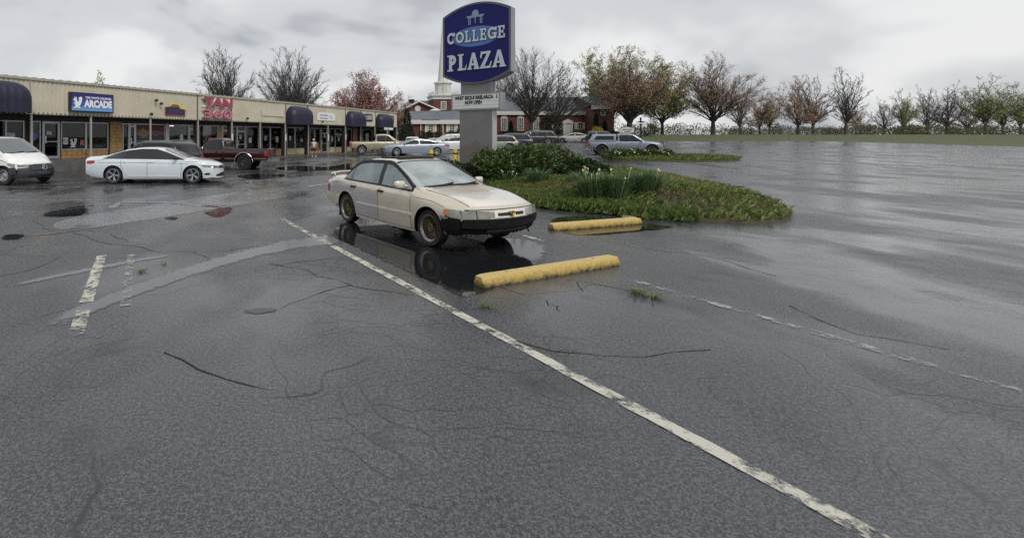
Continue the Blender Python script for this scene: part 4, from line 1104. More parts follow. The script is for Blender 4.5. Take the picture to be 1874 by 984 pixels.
# sidewalk: a raised slab on the left that runs out to grade on the right
b = MB(); n = 24; vs = []
for i in range(n + 1):
    t = T0 + (T1 + 2 - T0) * i / n
    for y, z in ((-.55, -.1), (-.55, curbz(t)), (OFF + .1, curbz(t) + .02), (6.6, curbz(t) + .02)): vs.append((t, y, z))
b.add(vs, [(4 * i + k, 4 * i + k + 1, 4 * i + k + 5, 4 * i + k + 4) for i in range(n) for k in range(3)] + [(0, 1, 2, 3), (4 * n + 3, 4 * n + 2, 4 * n + 1, 4 * n)])
b.build('sidewalk', M_conc, mall)
strip([MO + MD * t - Vector((-MD.y, MD.x)) * .75 for t in (-6, 3, 8)], .1, .008, .01, 9).build('kerb_line', M_linefaint, lot, fix=False)
# fascia bays with real ribs
bays = [T0, St(55), St(361), St(423), St(523), St(563), St(632), St(660), St(687), St(709), T1]
for a, c_ in zip(bays, bays[1:]):
    b = MB(); x = a + .03; prof = []
    p = .23
    while x < c_ - .03:
        for dx, y in ((0, 0), (.11, 0), (.135, .03), (.205, .03)):
            if x + dx < c_ - .03: prof.append((x + dx, y))
        x += p
    prof.append((c_ - .03, 0))
    vs = [(u, y, z) for z in (ZB, ZT - .10) for u, y in prof]; k = len(prof)
    b.add(vs, [(i, i + 1, i + 1 + k, i + k) for i in range(k - 1)])
    b.box(a + .02, c_ - .02, .045, .10, ZB, ZT - .11)
    b.build('fascia_panel', M_fascia, mall, fix=False)
for a in bays[1:-1]: MB().box(a - .035, a + .035, -.03, .05, ZB - .02, ZT - .1).build('fascia_joint', M_dark if a > 12 else M_trim, mall)
MB().box(T0, T1, -.07, .14, ZT - .10, ZT + .02).build('roof_edge_trim', M_trim, mall)
MB().box(T0, T1, -.02, .10, ZB - .045, ZB - .002).build('fascia_drip_edge', M_dark, mall)
b = MB()
for i in range(110): b.box(T0 + .2 + i * .45, T0 + .34 + i * .45, -.04, .30, ZT + .021, ZT + .055)
tag(b.build('roof_rib_ends', M_trim, mall), kind='stuff')
# posts along the walk
for px, fat in ((57, 1), (166, 0), (275, 0), (362, 1), (424, 1), (476, 0), (522, 1), (564, 1), (600, 0), (632, 1), (660, 1), (686, 1), (710, 0), (726, 1)):
    t = min(St(px), T1 - .1)
    po = MB().box(t - .045, t + .045, -.05, .04, curbz(t) - .3, ZB - .05).build('post', M_post, mall)
    if fat: MB().box(t - .05, t + .05, .045, .42, curbz(t) - .3, ZB - .05).build('post_channel', M_dark, po)
    if px in (424, 522, 600, 632): MB().box(t - .09, t + .09, -.075, -.055, 1.35, 1.95).build('notice_plate', mat('notice_white', (.6, .6, .58), .5), po)
# shop fronts: (left, right) photo columns, kind
def bottom_of(t): return curbz(t) + .55
def shopwin(p0, p1, sill='block', zt=2.60, mul=True, low=None):
    a, c_ = St(p0, OFF), St(p1, OFF); zc = curbz((a + c_) / 2); zb = low if low is not None else zc + .52
    wn = node('shop_window', mall)
    MB().box(a, c_, OFF + .03, OFF + .045, zb + .04, zt - .04).build('pane', M_pane, wn)
    fr = MB()
    fr.box(a - .03, a + .03, OFF - .03, OFF + .08, zb, zt); fr.box(c_ - .03, c_ + .03, OFF - .029, OFF + .079, zb, zt)
    fr.box(a + .03, c_ - .03, OFF - .028, OFF + .078, zt - .06, zt - .001); fr.box(a + .03, c_ - .03, OFF - .027, OFF + .077, zb + .001, zb + .06)
    fr.build('frame', M_frame, wn)
    MB().box(a - .05, c_ + .05, OFF - .02, OFF + .1, zt + .001, 2.63).build('header', M_dark, wn)
    if zb - zc > .1:
        if sill == 'block':
            bb = MB(); bb.box(a - .02, c_ + .02, OFF + .0, OFF + .12, zc - .05, zb - .005, 1)
            x = a
            while x < c_ - .05:
                z = zc + .03; 
                while z < zb - .05:
                    bb.box(x + .012, min(x + .29, c_), OFF - .03, OFF - .005, z, min(z + .19, zb - .01)); z += .205
                x += .305
            tag(bb.build('block_sill', [M_block, M_grout], wn), kind='stuff')
        else:
            MB().box(a - .02, c_ + .02, OFF - .03, OFF + .1, zc - .05, zb - .005).build('sill_panel', M_yell, wn)
    return wn
def shopdoor(p0, p1):
    a, c_ = St(p0, OFF), St(p1, OFF); zc = curbz((a + c_) / 2) + .03; zd = zc + 2.0
    d = node('shop_door', mall)
    MB().box(a + .06, c_ - .06, OFF + .02, OFF + .035, zc + .05, zd - .05).build('pane', M_pane, d)
    fr = MB()
    for x in (a, c_): fr.box(x - .06, x + .06, OFF - .04, OFF + .08, zc, 2.6)
    fr.box(a + .06, c_ - .06, OFF - .038, OFF + .078, zd - .05, zd + .07); fr.box(a + .06, c_ - .06, OFF - .037, OFF + .077, zc, zc + .14)
    fr.box(a + .06, c_ - .06, OFF - .036, OFF + .076, zc + .92, zc + .97); fr.box(a + .06, c_ - .06, OFF - .036, OFF + .076, 2.54, 2.6)
    fr.build('frame', M_frame, d)
    MB().box(a + .06, c_ - .06, OFF + .02, OFF + .035, zd + .08, 2.53).build('transom_pane', M_pane, d)
    MB().box(a + .07, a + .11, OFF - .10, OFF - .03, zc + .85, zc + 1.25).build('handle', M_chrome, d)
    return d
for p0, p1 in ((-70, -30), (-29, 10), (11, 43)): shopwin(p0, p1)
shopwin(59, 73, low=.62); shopdoor(79, 107)
shopwin(112, 156); shopwin(158, 197)
shopwin(225, 235, low=.5); shopdoor(237, 246)
shopwin(248, 274); shopwin(276, 301); shopwin(309, 344, low=.45); shopdoor(346, 357)
shopwin(365, 398); shopdoor(407, 420); shopwin(426, 432, low=.35); shopdoor(434, 448); shopwin(451, 473, low=.35)
shopwin(479, 494); shopwin(495, 516); shopwin(525, 539, 'y'); shopwin(540, 560, 'y'); shopwin(567, 575, 'y', low=.3); shopwin(576, 586, 'y', low=.3); shopdoor(588, 598)
shopwin(603, 613, 'y'); shopwin(614, 630, 'y'); shopwin(634, 643, 'y'); shopwin(663, 682, 'y', low=.5); shopwin(689, 708, low=.3); shopwin(712, 724, low=.3)
def pier(p0, p1, m, block):
    a, c_ = St(p0, OFF), St(p1, OFF)
    if block:
        bb = MB(); bb.box(a, c_, OFF, OFF + .3, 0, 2.62, 1); z = curbz(a) + .03; r_ = 0
        nb = max(1, round((c_ - a) / .42)); wv = (c_ - a) / nb
        while z < 2.5:
            for i in range(nb): bb.box(a + i * wv + .008, a + (i + 1) * wv - .008, OFF - .03, OFF - .004, z, z + .19)
            z += .205
        o = tag(bb.build('block_pier', [M_block, M_grout], mall), kind='stuff')
    else:
        MB().box(a, c_, OFF - .03, OFF + .3, 0, 2.62).build('wall_pier', m, mall)
pier(201, 224, None, True); pier(399, 406, mat('ochre_panel', (.42, .28, .12), .6), False); pier(303, 308.5, mat('white_trim', (.62, .62, .60), .5), False)
pier(646, 660, mat('wood_panel', (.20, .10, .055), .5, var=.25, vscale=4), False)
pier(516.5, 524.5, M_dark, False); pier(560.5, 566.5, M_dark, False); pier(630.5, 633.5, M_dark, False); pier(44, 58, M_dark, False)
pier(682.5, 688.5, M_dark, False); pier(357.5, 364.5, M_dark, False); pier(420.5, 425.5, M_dark, False)
# things glimpsed inside the shops
M_inA = mat('shelf_goods_brown', (.22, .15, .10), .7, var=.6, vscale=7); M_inB = mat('shelf_goods_blue', (.12, .17, .24), .7, var=.6, vscale=8); M_inC = mat('shelf_goods_pale', (.38, .37, .34), .7, var=.4, vscale=9)
rs = random.Random(11)
for i in range(34):
    t = rs.uniform(-4, 44); z0 = curbz(t) + .05; w_ = rs.uniform(.3, 1.0); y0 = OFF + rs.uniform(.5, 2.2)
    MB().box(t, t + w_, y0, y0 + .4, z0, z0 + rs.uniform(.5, 1.25)).build('display_shelf', rs.choice((M_inA, M_inB, M_inC)), mall)
MB().box(St(528, 4), St(556, 4), 3.6, 4.4, ZB - .16, ZB - .12).build('ceiling_light', mat('lit_tube', (1.0, .95, .55), .5, emit=2.2), mall)
MB().box(St(525, 5), St(560, 5), 5.6, 5.7, .1, 2.75).build('shop_back_wall', mat('olive_yellow_wall', (.30, .29, .10), .7), mall)
MB().box(St(311, 3.0), St(318, 3.0), 3.0, 3.1, 2.5, 2.56).build('ceiling_light', mat('lit_spot', (1., .95, .85), .5, emit=4), mall)
MB().box(St(308, 3.4), St(330, 3.4), 3.5, 3.6, .5, 2.8).build('shop_back_wall', mat('grey_partition', (.25, .26, .27), .7), mall)
# painted mountain mural on two windows
a, c_ = St(248.5, OFF), St(300.5, OFF)
mm = node('window_mural', mall); yy = OFF - .012; zb, zt = 1.05, 2.52; zm = zt - zb
def mpoly(nm, pts, col, d):
    b = MB(); b.add([(a + (c_ - a) * u, yy - d, zb + zm * v) for u, v in pts], [tuple(range(len(pts)))]); b.build(nm, mat('mural_' + nm, col, .5), mm)
mpoly('red_sky', [(0, .55), (1, .55), (1, 1), (0, 1)], (.10, .025, .035), .0)
mpoly('pale_sky', [(0, .4), (1, .4), (1, .72), (0, .78)], (.20, .10, .09), .002)
mpoly('sun', [(.05, .62), (.24, .38), (.44, .62), (.24, .88)], (.26, .21, .08), .004)
mpoly('dark_hills', [(0, .2), (1, .2), (1, .5), (.85, .58), (.7, .46), (.58, .56), (.5, .5), (.34, .40), (.24, .36), (.1, .52), (0, .56)], (.035, .055, .075), .006)
mpoly('blue_ridge', [(0, 0), (1, 0), (1, .24), (.9, .30), (.8, .22), (.65, .31), (.5, .2), (.36, .28), (.2, .2), (.1, .30), (0, .24)], (.11, .19, .28), .008)
mpoly('dark_foot', [(0, 0), (1, 0), (1, .1), (.8, .06), (.6, .12), (.4, .05), (.2, .11), (0, .08)], (.02, .03, .05), .010)
# white animal decal and small marks on the arcade window
def squirrel(cx, z0, h, m, parent, y):
    b = MB()
    def ell(u, v, a_, b_, rot=0, d=0):
        pts = []
        for i in range(18):
            q = 2 * PI * i / 18; x_, z_ = a_ * math.cos(q), b_ * math.sin(q); cr, sr = math.cos(rot), math.sin(rot)
            pts.append((cx + (u + x_ * cr - z_ * sr) * h, y - d, z0 + (v + x_ * sr + z_ * cr) * h))
        b.add(pts, [tuple(range(18))])
    ell(.0, .36, .17, .27, .25, .000); ell(-.14, .70, .15, .12, -.2, .0015); ell(-.17, .86, .035, .09, .3, .003); ell(-.06, .85, .035, .09, -.1, .0045)
    ell(.24, .52, .13, .34, -.35, .006); ell(.28, .82, .16, .13, .3, .0075); ell(-.12, .10, .16, .06, .2, .009); ell(.14, .10, .15, .06, -.2, .0105); ell(-.2, .45, .12, .04, .7, .012)
    return b.build('white_animal_emblem', m, parent, fix=False)
M_decal = mat('white_decal', (.62, .66, .66), .5)
squirrel(St(133, OFF), 1.10, .58, M_decal, mall, OFF - .005)
MB().box(St(128, OFF), St(136, OFF), OFF - .004, OFF - .002, 1.95, 2.0).build('window_sticker', mat('violet_sticker', (.14, .10, .30), .5), mall)
b = MB(); b.lathe([(.20, -.003), (0, -.004)], 20, 'y', c=(St(62, OFF), OFF - .01, 1.75)); b.build('round_window_sign', mat('blue_neon', (.10, .12, .42), .4), mall)
me = text_mesh('OPEN', .30, mat('red_neon', (.75, .05, .10), .4, emit=.35), .01, .0); o = link('window_lettering', me, mall); o.location = (St(371.5, OFF), OFF + .25, 1.98)
me = text_mesh('ANTIQUE MALL', .34, mat('pale_lettering', (.5, .52, .55), .5), .002, .0, width=3.0); o = link('window_lettering', me, mall); o.location = (St(624, OFF), OFF - .045, 2.0)
rs = random.Random(19)
for px, z, w_, h_, col in ((120, 1.3, .3, .4, (.5, .5, .48)), (150, 1.2, .22, .3, (.35, .1, .1)), (20, 1.5, .4, .5, (.45, .45, .42)), (332, 1.5, .3, .42, (.6, .58, .5)), (385, 1.3, .5, .35, (.5, .1, .12)), (458, 1.25, .35, .45, (.5, .5, .5)), (486, 1.4, .3, .4, (.25, .3, .45)), (507, 1.3, .35, .5, (.5, .45, .3)), (531, 1.4, .3, .4, (.5, .5, .45)), (552, 1.2, .4, .3, (.2, .3, .25)), (608, 1.3, .3, .5, (.45, .42, .38)), (620, 1.25, .3, .35, (.55, .55, .52)), (672, 1.6, .8, .7, (.30, .34, .38)), (672, 1.0, .8, .4, (.38, .42, .46)), (698, 1.5, .3, .4, (.4, .4, .4)), (594, 1.6, .25, .35, (.55, .52, .5)), (90, 1.75, .28, .2, (.5, .5, .5)), (440, 1.5, .25, .3, (.5, .5, .5))):
    t = St(px, OFF); MB().box(t - w_ / 2, t + w_ / 2, OFF - .004, OFF + .012, z - h_ / 2 + .2, z + h_ / 2 + .2).build('poster', mat('poster_%d_%d' % (px, int(z * 10)), col, .5, var=.5, vscale=9), mall)
# penthouse box on the roof
MB().box(1.5, 7.2, 8.5, 12, ZT, ZT + .98).build('roof_plant_box', mat('plant_box_beige', (.42, .40, .32), .6, var=.1), mall)
# awnings
M_awn = mat('navy_canvas', (.013, .013, .036), .5, var=.15, vscale=3, spec=.5)
def awning(p0, p1, ztop, zbot, dep):
    a, c_ = St(p0 + 0, -.2), St(p1, -.2); W = c_ - a; cx = (a + c_) / 2; H = ztop - zbot
    b = MB()
    def f(u, v):
        uu = -1 + 2 * u; kz = (1 - abs(uu) ** 4.0) ** .5; ky = (1 - abs(uu) ** 7) ** .35
        ang = v * 1.4; rib = .012 * math.cos(uu * PI * 8)
        if ang <= 1:
            q = ang * PI / 2
            z = zbot + .38 * H + .62 * H * (.02 + .98 * kz) * math.cos(q) ** .75; y = -dep * ky * math.sin(q) ** .75
        else:
            z = zbot + .38 * H * (1 - (ang - 1) / .4); y = -dep * ky
        return Vector((cx + uu * W / 2, min(-.05, y - rib * ky), z))
    b.grid(f, 48, 20)
    o = b.build('awning', M_awn, mall, smooth='all')
    return o
awning(-62, 52.5, 4.45, 2.92, 1.0); awning(526, 566, 4.45, 2.80, .95); awning(635, 664, 4.45, 2.80, .9); awning(690, 714, 4.42, 2.80, .9)

# ---------------------------------------------------------------- signs on the fascia
def board(name, label, p0, p1, y0, y1, m, d=.12):
    t0, t1 = St(p0, -.1), St(p1, -.1); tm = (t0 + t1) / 2; zc = (Sz(y0, tm) + Sz(y1, tm)) / 2; hh = abs(Sz(y0, tm) - Sz(y1, tm)) / 2
    r_ = mall_thing(name, label, 'sign', tm, zc); hw = (t1 - t0) / 2
    MB().box(-hw, hw, -d, -.035, -hh, hh).build('panel', m, r_)
    return r_, hw, hh
def print_mat(name, stops):
    m = bpy.data.materials.new(name); m.use_nodes = True; nt = m.node_tree; b = nt.nodes['Principled BSDF']; b.inputs['Roughness'].default_value = .35
    tc = nt.nodes.new('ShaderNodeTexCoord'); sp = nt.nodes.new('ShaderNodeSeparateXYZ'); r_ = nt.nodes.new('ShaderNodeValToRGB'); nt.links.new(tc.outputs['Generated'], sp.inputs[0]); nt.links.new(sp.outputs[2], r_.inputs[0])
    el = r_.color_ramp.elements
    while len(el) > 2: el.remove(el[-1])
    el[0].position, el[0].color = stops[0][0], (*stops[0][1], 1); el[1].position, el[1].color = stops[-1][0], (*stops[-1][1], 1)
    for p, c in stops[1:-1]: e = el.new(p); e.color = (*c, 1)
    nt.links.new(r_.outputs[0], b.inputs['Base Color']); return m
s1, hw, hh = board('arcade_sign', 'blue light box sign with white lettering and a white animal emblem', 126, 205, 171.5, 206, M_black, .25)
MB().box(-hw + .07, hw - .07, -.262, -.255, -hh + .07, hh - .07).build('printed_face', print_mat('arcade_print', [(0, (.16, .38, .66)), (.18, (.10, .28, .60)), (.3, (.05, .10, .38)), (.68, (.035, .05, .27)), (.72, (.025, .025, .19)), (1, (.02, .018, .17))]), s1)
M_wl = mat('white_lettering', (.82, .82, .82), .4)
o = link('lettering', text_mesh('ARCADE', .52, M_wl, .004, .03, width=hw * 1.32), s1); o.location = (hw * .25, -.27, -.08)
o = link('lettering', text_mesh('THE WHITE SQUIRREL', .17, M_wl, .004, .004, width=hw * 1.25), s1); o.location = (hw * .27, -.27, .26)
squirrel(-hw * .72, -.36, .68, M_wl, s1, -.27)
b = MB()
for i in range(3): b.box(hw * .55 + i * .01, hw * .56, -.27, -.266, -.1, -.09)
s2, hw, hh = board('sunset_sign', 'small dark sign with a yellow arched sun and a red border', 303, 340, 197, 212, mat('sign_red_border', (.42, .06, .07), .5), .06)
b = MB(); b.prism([(-hw * .96, -hh * .75), (hw * .9, -hh * .75), (hw * .92, hh * .95), (hw * .3, hh * 1.25), (-hw * .4, hh * 1.25), (-hw * .94, hh * .95)], 'y', -.085, -.065); b.build('dark_field', mat('sign_dark_field', (.035, .022, .06), .5), s2)
b = MB(); b.prism([(-hw * .62 + hw * .62 + hw * .62 * math.cos(R(q)) - .05, hh * .95 + hh * 1.0 * math.sin(R(q))) for q in range(0, 181, 12)], 'y', -.075, -.04); b.build('sun_arch', mat('sign_yellow', (.72, .55, .04), .5), s2)
b = MB(); b.prism([(hw * .48 * math.cos(R(q)) - .05, hh * 1.05 + hh * .72 * math.sin(R(q))) for q in range(0, 181, 15)], 'y', -.094, -.086); b.build('brown_medallion', mat('sign_brown', (.20, .10, .04), .5), s2)
b = MB(); b.prism([(hw * .35, hh * .85), (hw * 1.0, hh * .55), (hw * 1.0, hh * 1.1), (hw * .5, hh * 1.35)], 'y', -.098, -.09); b.build('yellow_ray', MATS['sign_yellow'], s2)
for z in (-.3, .1, .42): MB().box(-hw * .7, hw * .7, -.0895, -.086, hh * z, hh * z + .03).build('violet_stripe', mat('sign_violet', (.07, .045, .17), .5), s2)
tm = (St(367) + St(423)) / 2; wd = St(423) - St(367)
ts = mall_thing('channel_letter_sign', 'big red and white channel letters in two rows on the beige fascia', 'sign', tm, 3.80)
M_red = mat('faded_red_acrylic', (.36, .045, .08), .4); M_wr = mat('white_return', (.66, .64, .62), .45)
for txt, z, m2 in (('TAN', .36, None), ('360', -.46, 1)):
    o = link('lettering', text_mesh(txt, .84, M_wr, .09, .048, width=wd * .94), ts); o.location = (0, -.14, z)
    o = link('lettering', text_mesh(txt, .84, M_red, .008, .048, width=wd * .94), ts); o.location = (0, -.245, z)
    if m2: o = link('lettering', text_mesh(txt, .86, mat('faded_pink_face', (.42, .20, .21), .4), .004, .008, width=wd * .92), ts); o.location = (0, -.262, z)
for z in (.02, -.78): MB().box(-wd * .48, wd * .48, -.06, -.005, z, z + .14).build('raceway', M_wr, ts)
s4, hw, hh = board('blank_sign_panel', 'blank pale cream sign panel on the beige fascia', 480, 519.5, 202, 213, mat('blank_cream', (.56, .52, .40), .5), .05)
for x in (-.35, 0.1, .5): MB().box(hw * x, hw * x + .012, -.053, -.0505, -hh, hh).build('panel_joint', M_trim, s4)
MB().box(hw * .78, hw * .98, -.056, -.051, -hh * .95, hh * .95).build('newer_panel', mat('newer_cream', (.62, .59, .46), .5), s4)
s5, hw, hh = board('white_shop_sign', 'white shop sign with purple script and an oval on top', 583, 612.5, 206.5, 221, mat('sign_white', (.74, .73, .70), .5), .05)
MB().box(-hw * 1.12, hw * 1.15, -.045, -.036, -hh * .9, hh * .62).build('backing_panel', MATS['sign_white'], s5)
b = MB(); b.prism([(hw * .1 + .25 * math.cos(R(q)), hh + .28 * math.sin(R(q))) for q in range(0, 360, 15)], 'y', -.044, -.037); b.build('oval_crest', mat('crest_cream', (.60, .58, .44), .5), s5)
rs = random.Random(4)
for z, n_, sc in ((.32, 11, .09), (-.42, 12, .08)):
    b = MB(); P = []
    for i in range(n_ * 4): P.append((-hw * .82 + hw * 1.0 * i / (n_ * 4), -.058, hh * z + sc * math.sin(i * 1.7) * rs.uniform(.4, 1)))
    b.tube(P, .018, 4); b.build('script_stroke', mat('purple_ink', (.16, .13, .36), .5), s5)
b = MB()
for i in range(9): q = rs.uniform(0, 6); b.tube([(hw * .55 + .2 * math.cos(q), -.058, .12 * math.sin(q)), (hw * .55 + .26 * math.cos(q + .5), -.058, -.1 + .1 * math.sin(q))], .02, 4)
tag(b.build('flower_drawing', mat('grey_ink', (.14, .14, .15), .5), s5), kind='stuff')
s6, hw, hh = board('framed_shop_sign', 'black-framed sign with pale letters between two navy awnings', 664, 682.5, 209.5, 222, M_black, .06)
MB().box(-hw * .93, hw * .93, -.066, -.0605, -hh * .72, hh * .72).build('face', mat('sign_charcoal', (.05, .05, .055), .5), s6)
o = link('lettering', text_mesh('SHOP', .62, mat('sign_pale_letter', (.55, .55, .52), .5), .003, .02, width=hw * .85), s6); o.location = (hw * .45, -.07, 0)
for i in range(5): MB().box(-hw * .85 + i * hw * .17, -hw * .77 + i * hw * .17, -.072, -.067, -.24, .2 + .05 * (i % 2)).build('letter_stroke', MATS['sign_pale_letter'], s6)
for x in (-.3, .1, .55): MB().prism([(hw * x, hh * 1.1), (hw * x + .3, hh * 1.1), (hw * x + .2, hh * 1.3), (hw * x + .1, hh * 1.35)], 'y', -.05, -.037).build('cut_out_ornament', M_black, s6)
s7, hw, hh = board('dark_end_sign', 'small dark sign at the far end of the shops, past the last awning', 712, 721.5, 212, 226, mat('sign_near_black', (.02, .02, .03), .5), .06)
for z in (-.1, .35): MB().box(-hw * .3, hw * .7, -.066, -.061, hh * z, hh * z + .12).build('letter_stroke', MATS['sign_pale_letter'], s7)
# little flood lamps on the fascia
for px, py, lb in ((283, 184, 'small dark flood lamp on the fascia left of the sunset sign'), (292, 190, 'bent lamp bracket on the fascia beside the sunset sign'), (274, 209, 'small lamp over the post by the mural windows'), (588, 223, 'small lamp under the white shop sign'), (450, 217, 'small lamp at the fascia edge right of the red letters')):
    t = St(px); r_ = mall_thing('flood_lamp', lb, 'lamp', t, Sz(py, t))
    b = MB(); b.tube([(0, 0, 0), (0, -.16, .02)], .025, 6); b.build('arm', M_black, r_)
    b = MB(); b.lathe([(.03, -.05), (.09, .0), (.10, .08), (0, .08)], 10, 'y', c=(0, -.24, 0)); b.build('lamp_head', M_black, r_)
# wooden rocking chair by the post where the person walks
t = St(583, .9); ch = mall_thing('wooden_chair', 'brown wooden rocking chair on the walk behind the person', 'chair', t, curbz(t), 0.9)
M_wood = mat('chair_wood', (.30, .16, .07), .5)
MB().box(-.28, .28, -.25, .25, .36, .41).build('seat', M_wood, ch)
for x in (-.26, .26):
    for y in (-.22, .22): MB().tube([(x, y, .05), (x, y, .62 if y < 0 else 1.1)], .025, 6).build('leg', M_wood, ch)
    MB().tube([(x, -.45, .08), (x, -.2, .03), (x, .2, .03), (x, .5, .1)], .022, 6).build('rocker', M_wood, ch)
    MB().box(x - .035, x + .035, -.3, .22, .60, .63).build('armrest', M_wood, ch)
for i in range(5): MB().box(-.22 + i * .1, -.16 + i * .1, .21, .235, .42, 1.1).build('back_slat', M_wood, ch)
MB().box(-.27, .27, .205, .24, 1.05, 1.14).build('top_rail', M_wood, ch)
# ================================================================ pylon sign
def pylon():
    right = Vector((.748, -.663)); Dc = 17.5
    rc_ = Vector(((935 - PCX) / FOC * Dc, Dc)); W = .1525 * Dc
    ctr = rc_ - right * W / 2 + Vector((.663, .748)) * .2
    r_ = thing('pylon_sign', 'tall pylon sign with blue arched face and message board on a grey column', 'sign', (ctr.x, ctr.y, 0), math.atan2(right.y, right.x))
    M_cab = mat('brushed_metal', (.30, .30, .31), .38, metal=.7, var=.1, vscale=2); M_col = mat('grey_sign_column', (.215, .21, .215), .45, metal=.3, col2=(.175, .16, .15), vscale=1.4)
    M_face = mat('royal_blue_face', (.013, .014, .115), .4, spec=.2, var=.10, vscale=1); M_ell = mat('mid_blue_print', (.045, .15, .42), .3, coat=.3); M_let = mat('pale_letter', (.50, .56, .62), .35)
    h = W / 2; d = .2
    def outline(g):
        z0, z1, a = 4.08 + g, 6.38 - g, .37
        P = [(-h + g, z0)]
        for i in range(1, 24): u = -1 + 2 * i / 24; P.append((u * (h - g), z0 - a * (1 - u * u)))
        P += [(h - g, z0), (h - g, z1)]
        for i in range(23, 0, -1): u = -1 + 2 * i / 24; P.append((u * (h - g), z1 + a * (1 - u * u)))
        return P + [(-h + g, z1)]
    MB().prism(outline(0), 'y', -d, d).build('cabinet', M_cab, r_)
    b = MB()
    for a0, a1 in ((-d - .012, -d + .01),):
        O, I = outline(0), outline(.07); n = len(O)
        b.add([(u, -d - .02, v) for u, v in O] + [(u, -d - .02, v) for u, v in I] + [(u, -d + .01, v) for u, v in O], [(i, (i + 1) % n, (i + 1) % n + n, i + n) for i in range(n)] + [(i, (i + 1) % n, (i + 1) % n + 2 * n, i + 2 * n) for i in range(n)])
    b.build('retainer_frame', mat('dark_retainer', (.10, .10, .13), .35, metal=.5), r_)
    face = MB().prism(outline(.06), 'y', -d - .008, -d - .002).build('face', M_face, r_)
    MB().prism(outline(.06), 'y', d + .002, d + .008).build('face', M_face, r_)
    b = MB(); b.prism([(.95 * math.cos(q), 5.49 + .37 * math.sin(q)) for q in [2 * PI * i / 40 for i in range(40)]], 'y', -d - .013, -d - .009); b.build('blue_oval', M_ell, face)
    # slab lettering
    def ringarc(cx, cz, rx, rz, th, a0, a1, n=18):
        P = [(cx + rx * math.cos(R(a0 + (a1 - a0) * i / n)), cz + rz * math.sin(R(a0 + (a1 - a0) * i / n))) for i in range(n + 1)]
        Q = [(cx + (rx - th) * math.cos(R(a0 + (a1 - a0) * i / n)), cz + (rz - th) * math.sin(R(a0 + (a1 - a0) * i / n))) for i in range(n + 1)]
        return [[P[i], P[i + 1], Q[i + 1], Q[i]] for i in range(n)]
    rect = lambda x0, x1, z0, z1: [[(x0, z0), (x1, z0), (x1, z1), (x0, z1)]]
    def letter(ch):
        t = .22
        if ch == 'C': return ringarc(.5, .5, .5, .5, t, 42, 318) + rect(.80, .98, .66, .98)
        if ch == 'O': return ringarc(.5, .5, .5, .5, t, 0, 360, 24)
        if ch == 'L': return rect(.16, .40, .15, .86) + rect(.02, .54, .86, 1) + rect(.02, .92, 0, .15) + rect(.76, .92, .15, .36)
        if ch == 'E': return rect(.16, .40, .15, .86) + rect(.02, .88, .86, 1) + rect(.02, .92, 0, .15) + rect(.76, .92, .15, .34) + rect(.72, .88, .68, .86) + rect(.40, .66, .44, .57) + rect(.60, .72, .36, .65)
        if ch == 'G': return ringarc(.5, .5, .5, .5, t, 42, 335) + rect(.52, 1.0, .38, .52) + rect(.74, .94, .06, .38) + rect(.80, .98, .68, .98)
        if ch == 'P': return rect(.20, .50, .10, .90) + rect(.02, .62, 0, .10) + [[(.02, .90), (.5, .90), (.5, 1.0), (.0, 1.0)]] + ringarc(.46, .68, .48, .32, .24, -90, 90, 14)
        if ch == 'l': return rect(.20, .50, .12, .90) + rect(.06, .64, .90, 1) + rect(.04, .80, 0, .12) + [[(.60, .12), (.80, .12), (.98, .36), (.90, .0)]]
        if ch == 'A': return [[(.06, .08), (.28, .08), (.56, 1.0), (.40, 1.0)], [(.40, 1.0), (.62, 1.0), (.96, .08), (.62, .08)]] + rect(.28, .70, .24, .36) + rect(-.02, .36, 0, .085) + rect(.54, 1.04, 0, .085)
        if ch == 'Z': return [[(.04, 1), (.96, 1), (.90, .86), (.10, .86)], [(.62, .86), (.92, .90), (.40, .14), (.04, .10)], [(.04, .10), (.0, 0), (.92, 0), (.96, .14)], [(.04, .86), (.22, .86), (.10, .60), (.02, .64)], [(.84, .14), (.96, .14), (1.04, .40), (.96, .40)]]
    def word(w_, x0, x1, z0, z1, widths):
        tot = sum(widths); x = x0; k = (x1 - x0) / tot
        for ch, wd in zip(w_, widths):
            for dd, gr, m_ in ((.0, .018, mat('letter_edge_navy', (.012, .012, .06), .5)), (.014, 0, M_let)):  # slightly larger navy copy outlines each letter all round
                b = MB(); y1 = -d - .016 - dd - .012
                for i, P in enumerate(letter(ch)):
                    cxp = sum(p[0] for p in P) / len(P); czp = sum(p[1] for p in P) / len(P); Q = []
                    for u, v in P:
                        X, Z = x + u * k * wd * .92, z0 + v * (z1 - z0)
                        if gr:
                            X += gr * (1 if u > cxp else -1); Z += gr * (1 if v > czp else -1)
                        Q.append((X, Z))
                    b.prism(Q, 'y', -d - .009 - dd - i * .00012, y1 - i * .00015)
                b.build('lettering' if not gr else 'lettering_outline', m_, face)
            x += k * wd
    word('COLLEGE', -h + .20, h - .16, 5.30, 5.74, (1.1, 1.12, .92, .92, .96, 1.15, .96))
    word('PlAZA', -h + .20, h - .14, 4.26, 4.88, (.86, .86, 1.0, .96, 1.08))
    # gateway emblem
    b = MB(); y = -d - .010; dz_ = .10
    b.prism([(-.36, 6.18), (.36, 6.18), (.30, 6.10), (-.30, 6.10)], 'y', y - .006, y); b.prism([(-.13, 6.181), (.13, 6.181), (.13, 6.27), (.09, 6.35), (0, 6.385), (-.09, 6.35), (-.13, 6.27)], 'y', y - .006, y)
    for x in (-.26, -.20, .0, .20, .26): b.box(x - .016, x + .016, y - .006, y, 5.84 if abs(x) > .1 else 5.88, 6.10)
    b.build('gateway_emblem', mat('emblem_blue_grey', (.20, .28, .42), .4), face).location = (0, 0, dz_)
    b = MB(); b.box(-.60, .60, -.17, .17, 3.30, 3.80); b.build('neck', M_col, r_)
